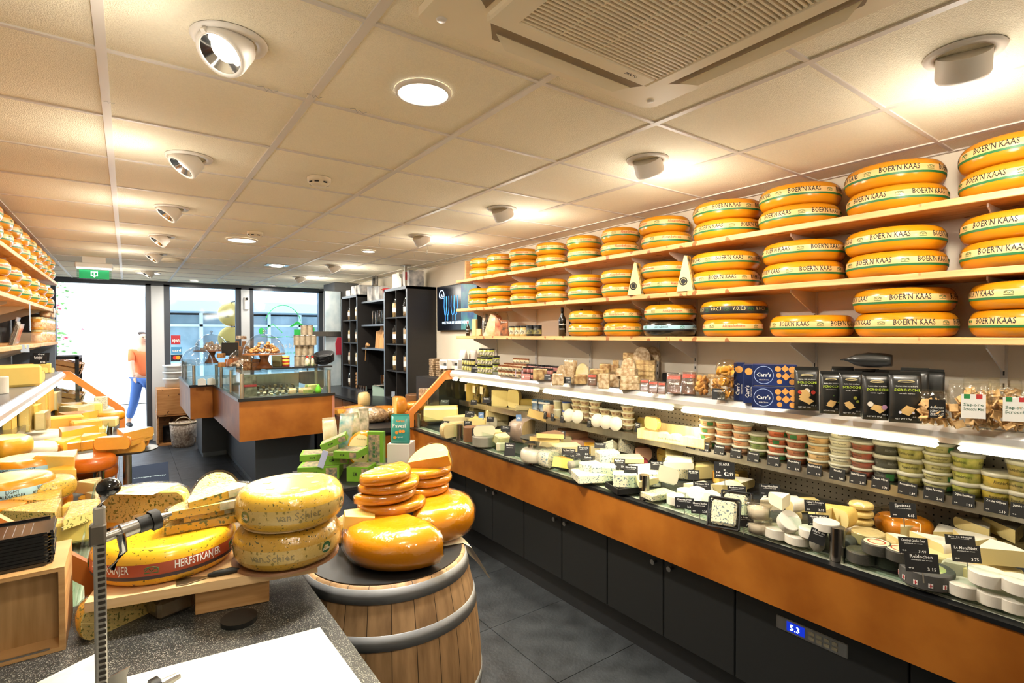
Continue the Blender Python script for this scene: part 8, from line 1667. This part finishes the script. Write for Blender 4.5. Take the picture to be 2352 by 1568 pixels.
t = thing('glass_storefront', 'long glass storefront with white posts and grey flat roof across the street', 'building'); MB().box(.6, 16, 0, 14, 18, 2.2).build('glass_front', SGL, t); MB().box(.7, 14.6, 2.25, 14, 18, 2.5).build('flat_roof', AWN, t); b = MB()
for i in range(16): b.box(.7 + i * .82, 15.9, 0, .78 + i * .82, 16, 2.25)
b.box(.6, 15.9, 1.9, 14, 15.98, 1.96).box(4.3, 14.7, 0, 4.5, 14.9, 2.25).box(7.6, 14.7, 0, 7.8, 14.9, 2.25).build('white_post_row', SFR, t)
b = MB(); g = random.Random(9); fl = MB()
for i in range(700):
    x, y, z = g.gauss(-1.25, .16), g.gauss(12.8, .3), g.uniform(.9, 3.6); (b if i % 8 else fl).add([(0, 0, 0), (.04, .02, .03), (.08, 0, 0), (.05, -.03, .01)], [(0, 1, 2), (0, 2, 3)], 0, False, T(x, y, z) @ RZ(g.uniform(0, 360)) @ RX(g.uniform(0, 180)))
t = thing('flowering_shrub', 'green climbing shrub with pink red flowers outside the door', 'shrub'); tag(b.build('foliage', mat('shrub_leaf', '#5c8f4a', .6), t), kind='stuff'); tag(fl.build('blossom', mat('shrub_flower', '#d8455c', .6), t), kind='stuff'); MB().tube([(-1.25, 12.8, -.02), (-1.2, 12.8, 1.5), (-1.3, 12.8, 3.2)], [.04, .03, .01], 7).build('stem', ACR, t)
for k, z in enumerate((2.06, 1.62)):
    t = thing('cheese_sign', ('upper', 'lower')[k] + ' round yellow cheese sign hanging outside beside the window post', 'sign', T(1.52, YF + .5, z) @ RX(90)); MB().lathe([(0, -.05), (.17, -.05), (.21, -.03), (.22, 0), (.21, .03), (.17, .05), (0, .05)], 32).build('sign_disc', mat('sign_yellow', '#f7c768', .5), t); MB().box(-.12, -.06, .051, -.04, -.05, .054).build('dark_mark', INKB, t)
    MB().box(-.01, .20, 0, .01, .22, .38).build('hanger', BLACK, t)
t = thing('beach_flag', 'tall red feather flag with white lettering outside the right window', 'flag', T(3.25, YF + 1.2, 0)); MB().prism([(0, .5), (.02, 2.5), (.14, 2.75), (.30, 2.6), (.30, 2.2), (.18, 1.6), (.22, .9), (.15, .5)], -.01, .01, M=RX(90)).build('flag_cloth', mat('flag_pink', '#e0526a', .6), t); b = MB(); text(b, 'ijs koffie', .16, T(.15, -.012, 1.6) @ RY(90) @ RX(90), width=1.2) ; b.v = [(x, -.012, z) for x, y, z in b.v]; b.build('lettering', INKW, t); MB().tube([(-.02, 0, 0), (0, 0, 2.2), (.15, 0, 2.8)], .01, 6).build('pole', METAL, t)
# intercom on the pillar between the windows
t = thing('intercom', 'white door intercom with black camera eye on the pillar between the windows', 'intercom', T(1.68, YF - .022, 2.12)); MB().box(-.03, -.02, 0, .04, 0, .22, bev=.008).build('housing', WHITE, t); MB().lathe([(0, 0), (.022, 0), (.022, .012), (0, .014)], 16, M=T(.01, -.02, .19) @ RX(90)).build('camera_eye', BLACK, t)
# ---- person walking by outside the door
t = thing('person', 'person in an orange top and blue jeans walking past the door outside', 'person', T(.22, 11.55, -.02) @ RZ(20))
def skin(name, pts, edges, rad, m, parent):
    me = bpy.data.meshes.new(name); me.from_pydata(pts, edges, []); me.materials.append(m); o = bpy.data.objects.new(name, me); COL.objects.link(o); o.parent = parent
    sk = o.modifiers.new('skin', 'SKIN'); sk.use_smooth_shade = True
    for i, r in enumerate(rad): me.skin_vertices[0].data[i].radius = r if isinstance(r, tuple) else (r, r)
    me.skin_vertices[0].data[0].use_root = True; ss = o.modifiers.new('subd', 'SUBSURF'); ss.levels = 2; ss.render_levels = 2; return o
SKN = mat('skin_tone', '#c99a7c', .55); ORT = mat('orange_shirt', '#e0703c', .8); JNS = mat('blue_jeans', '#3f5f9a', .8)
P0 = [(0, 0, .95), (0, 0, 1.12), (0, 0, 1.32), (0, 0, 1.45), (0, -.01, 1.54), (0, -.02, 1.64), (0, -.02, 1.74), (.09, 0, .9), (.11, -.16, .52), (.11, -.05, .10), (.11, -.17, .04), (-.09, 0, .9), (-.10, .12, .5), (-.10, .36, .16), (-.10, .30, .05), (.17, 0, 1.42), (.21, .08, 1.16), (.22, -.02, .92), (-.17, 0, 1.42), (-.21, -.10, 1.16), (-.22, -.22, .98)]
E0 = [(0, 1), (1, 2), (2, 3), (3, 4), (4, 5), (5, 6), (0, 7), (7, 8), (8, 9), (9, 10), (0, 11), (11, 12), (12, 13), (13, 14), (3, 15), (15, 16), (16, 17), (3, 18), (18, 19), (19, 20)]
skin('body', P0, E0, [(.13, .10), (.12, .09), (.14, .10), .10, .05, .085, .07, .08, .055, .042, .035, .08, .055, .042, .035, .05, .038, .028, .05, .038, .028], SKN, t)
skin('orange_top', [(0, 0, .93), (0, 0, 1.12), (0, 0, 1.32), (0, 0, 1.44), (.17, 0, 1.42), (.205, .06, 1.22), (-.17, 0, 1.42), (-.205, -.07, 1.22)], [(0, 1), (1, 2), (2, 3), (3, 4), (4, 5), (3, 6), (6, 7)], [(.155, .125), (.145, .115), (.16, .12), .115, .065, .055, .065, .055], ORT, t)
skin('jeans', [(0, 0, .95), (.09, 0, .88), (.11, -.16, .52), (.11, -.06, .14), (-.09, 0, .88), (-.10, .12, .5), (-.10, .34, .2)], [(0, 1), (1, 2), (2, 3), (0, 4), (4, 5), (5, 6)], [(.145, .115), .098, .075, .062, .098, .075, .062], JNS, t)
skin('hair', [(0, .02, 1.70), (0, 0, 1.77)], [(0, 1)], [.085, .07], mat('dark_hair', '#3a2a1e', .7), t)
b = MB(); 
for x in (-.03, .03): b.lathe(ball(.011, 8, 6, 1), 8, M=T(x, -.10, 1.67))
b.build('eye', BLACK, t); skin('nose', [(0, -.098, 1.66), (0, -.118, 1.632)], [(0, 1)], [.01, .013], SKN, t); MB().box(-.022, -.106, 1.59, .022, -.10, 1.597).build('mouth', mat('lip', '#9c5a4c', .6), t)
for sx, y0_, z0_ in ((1, -.10, .04), (-1, .33, .08)): skin('shoe', [(sx * .105, y0_ + .06, z0_ + .02), (sx * .11, y0_ - .12, z0_)], [(0, 1)], [.05, .042], BLACK, t)
for s_, hx, hy, hz in ((1, .22, -.04, .90), (-1, -.22, -.24, .96)):
    for i in range(5): a = (i - 2) * .013; skin('finger', [(hx, hy + a, hz), (hx, hy + a * 1.3 - .01, hz - .05), (hx - s_ * .01, hy + a * 1.3 - .02, hz - .085 + abs(i - 2) * .008)], [(0, 1), (1, 2)], [.011, .009, .007], SKN, t)
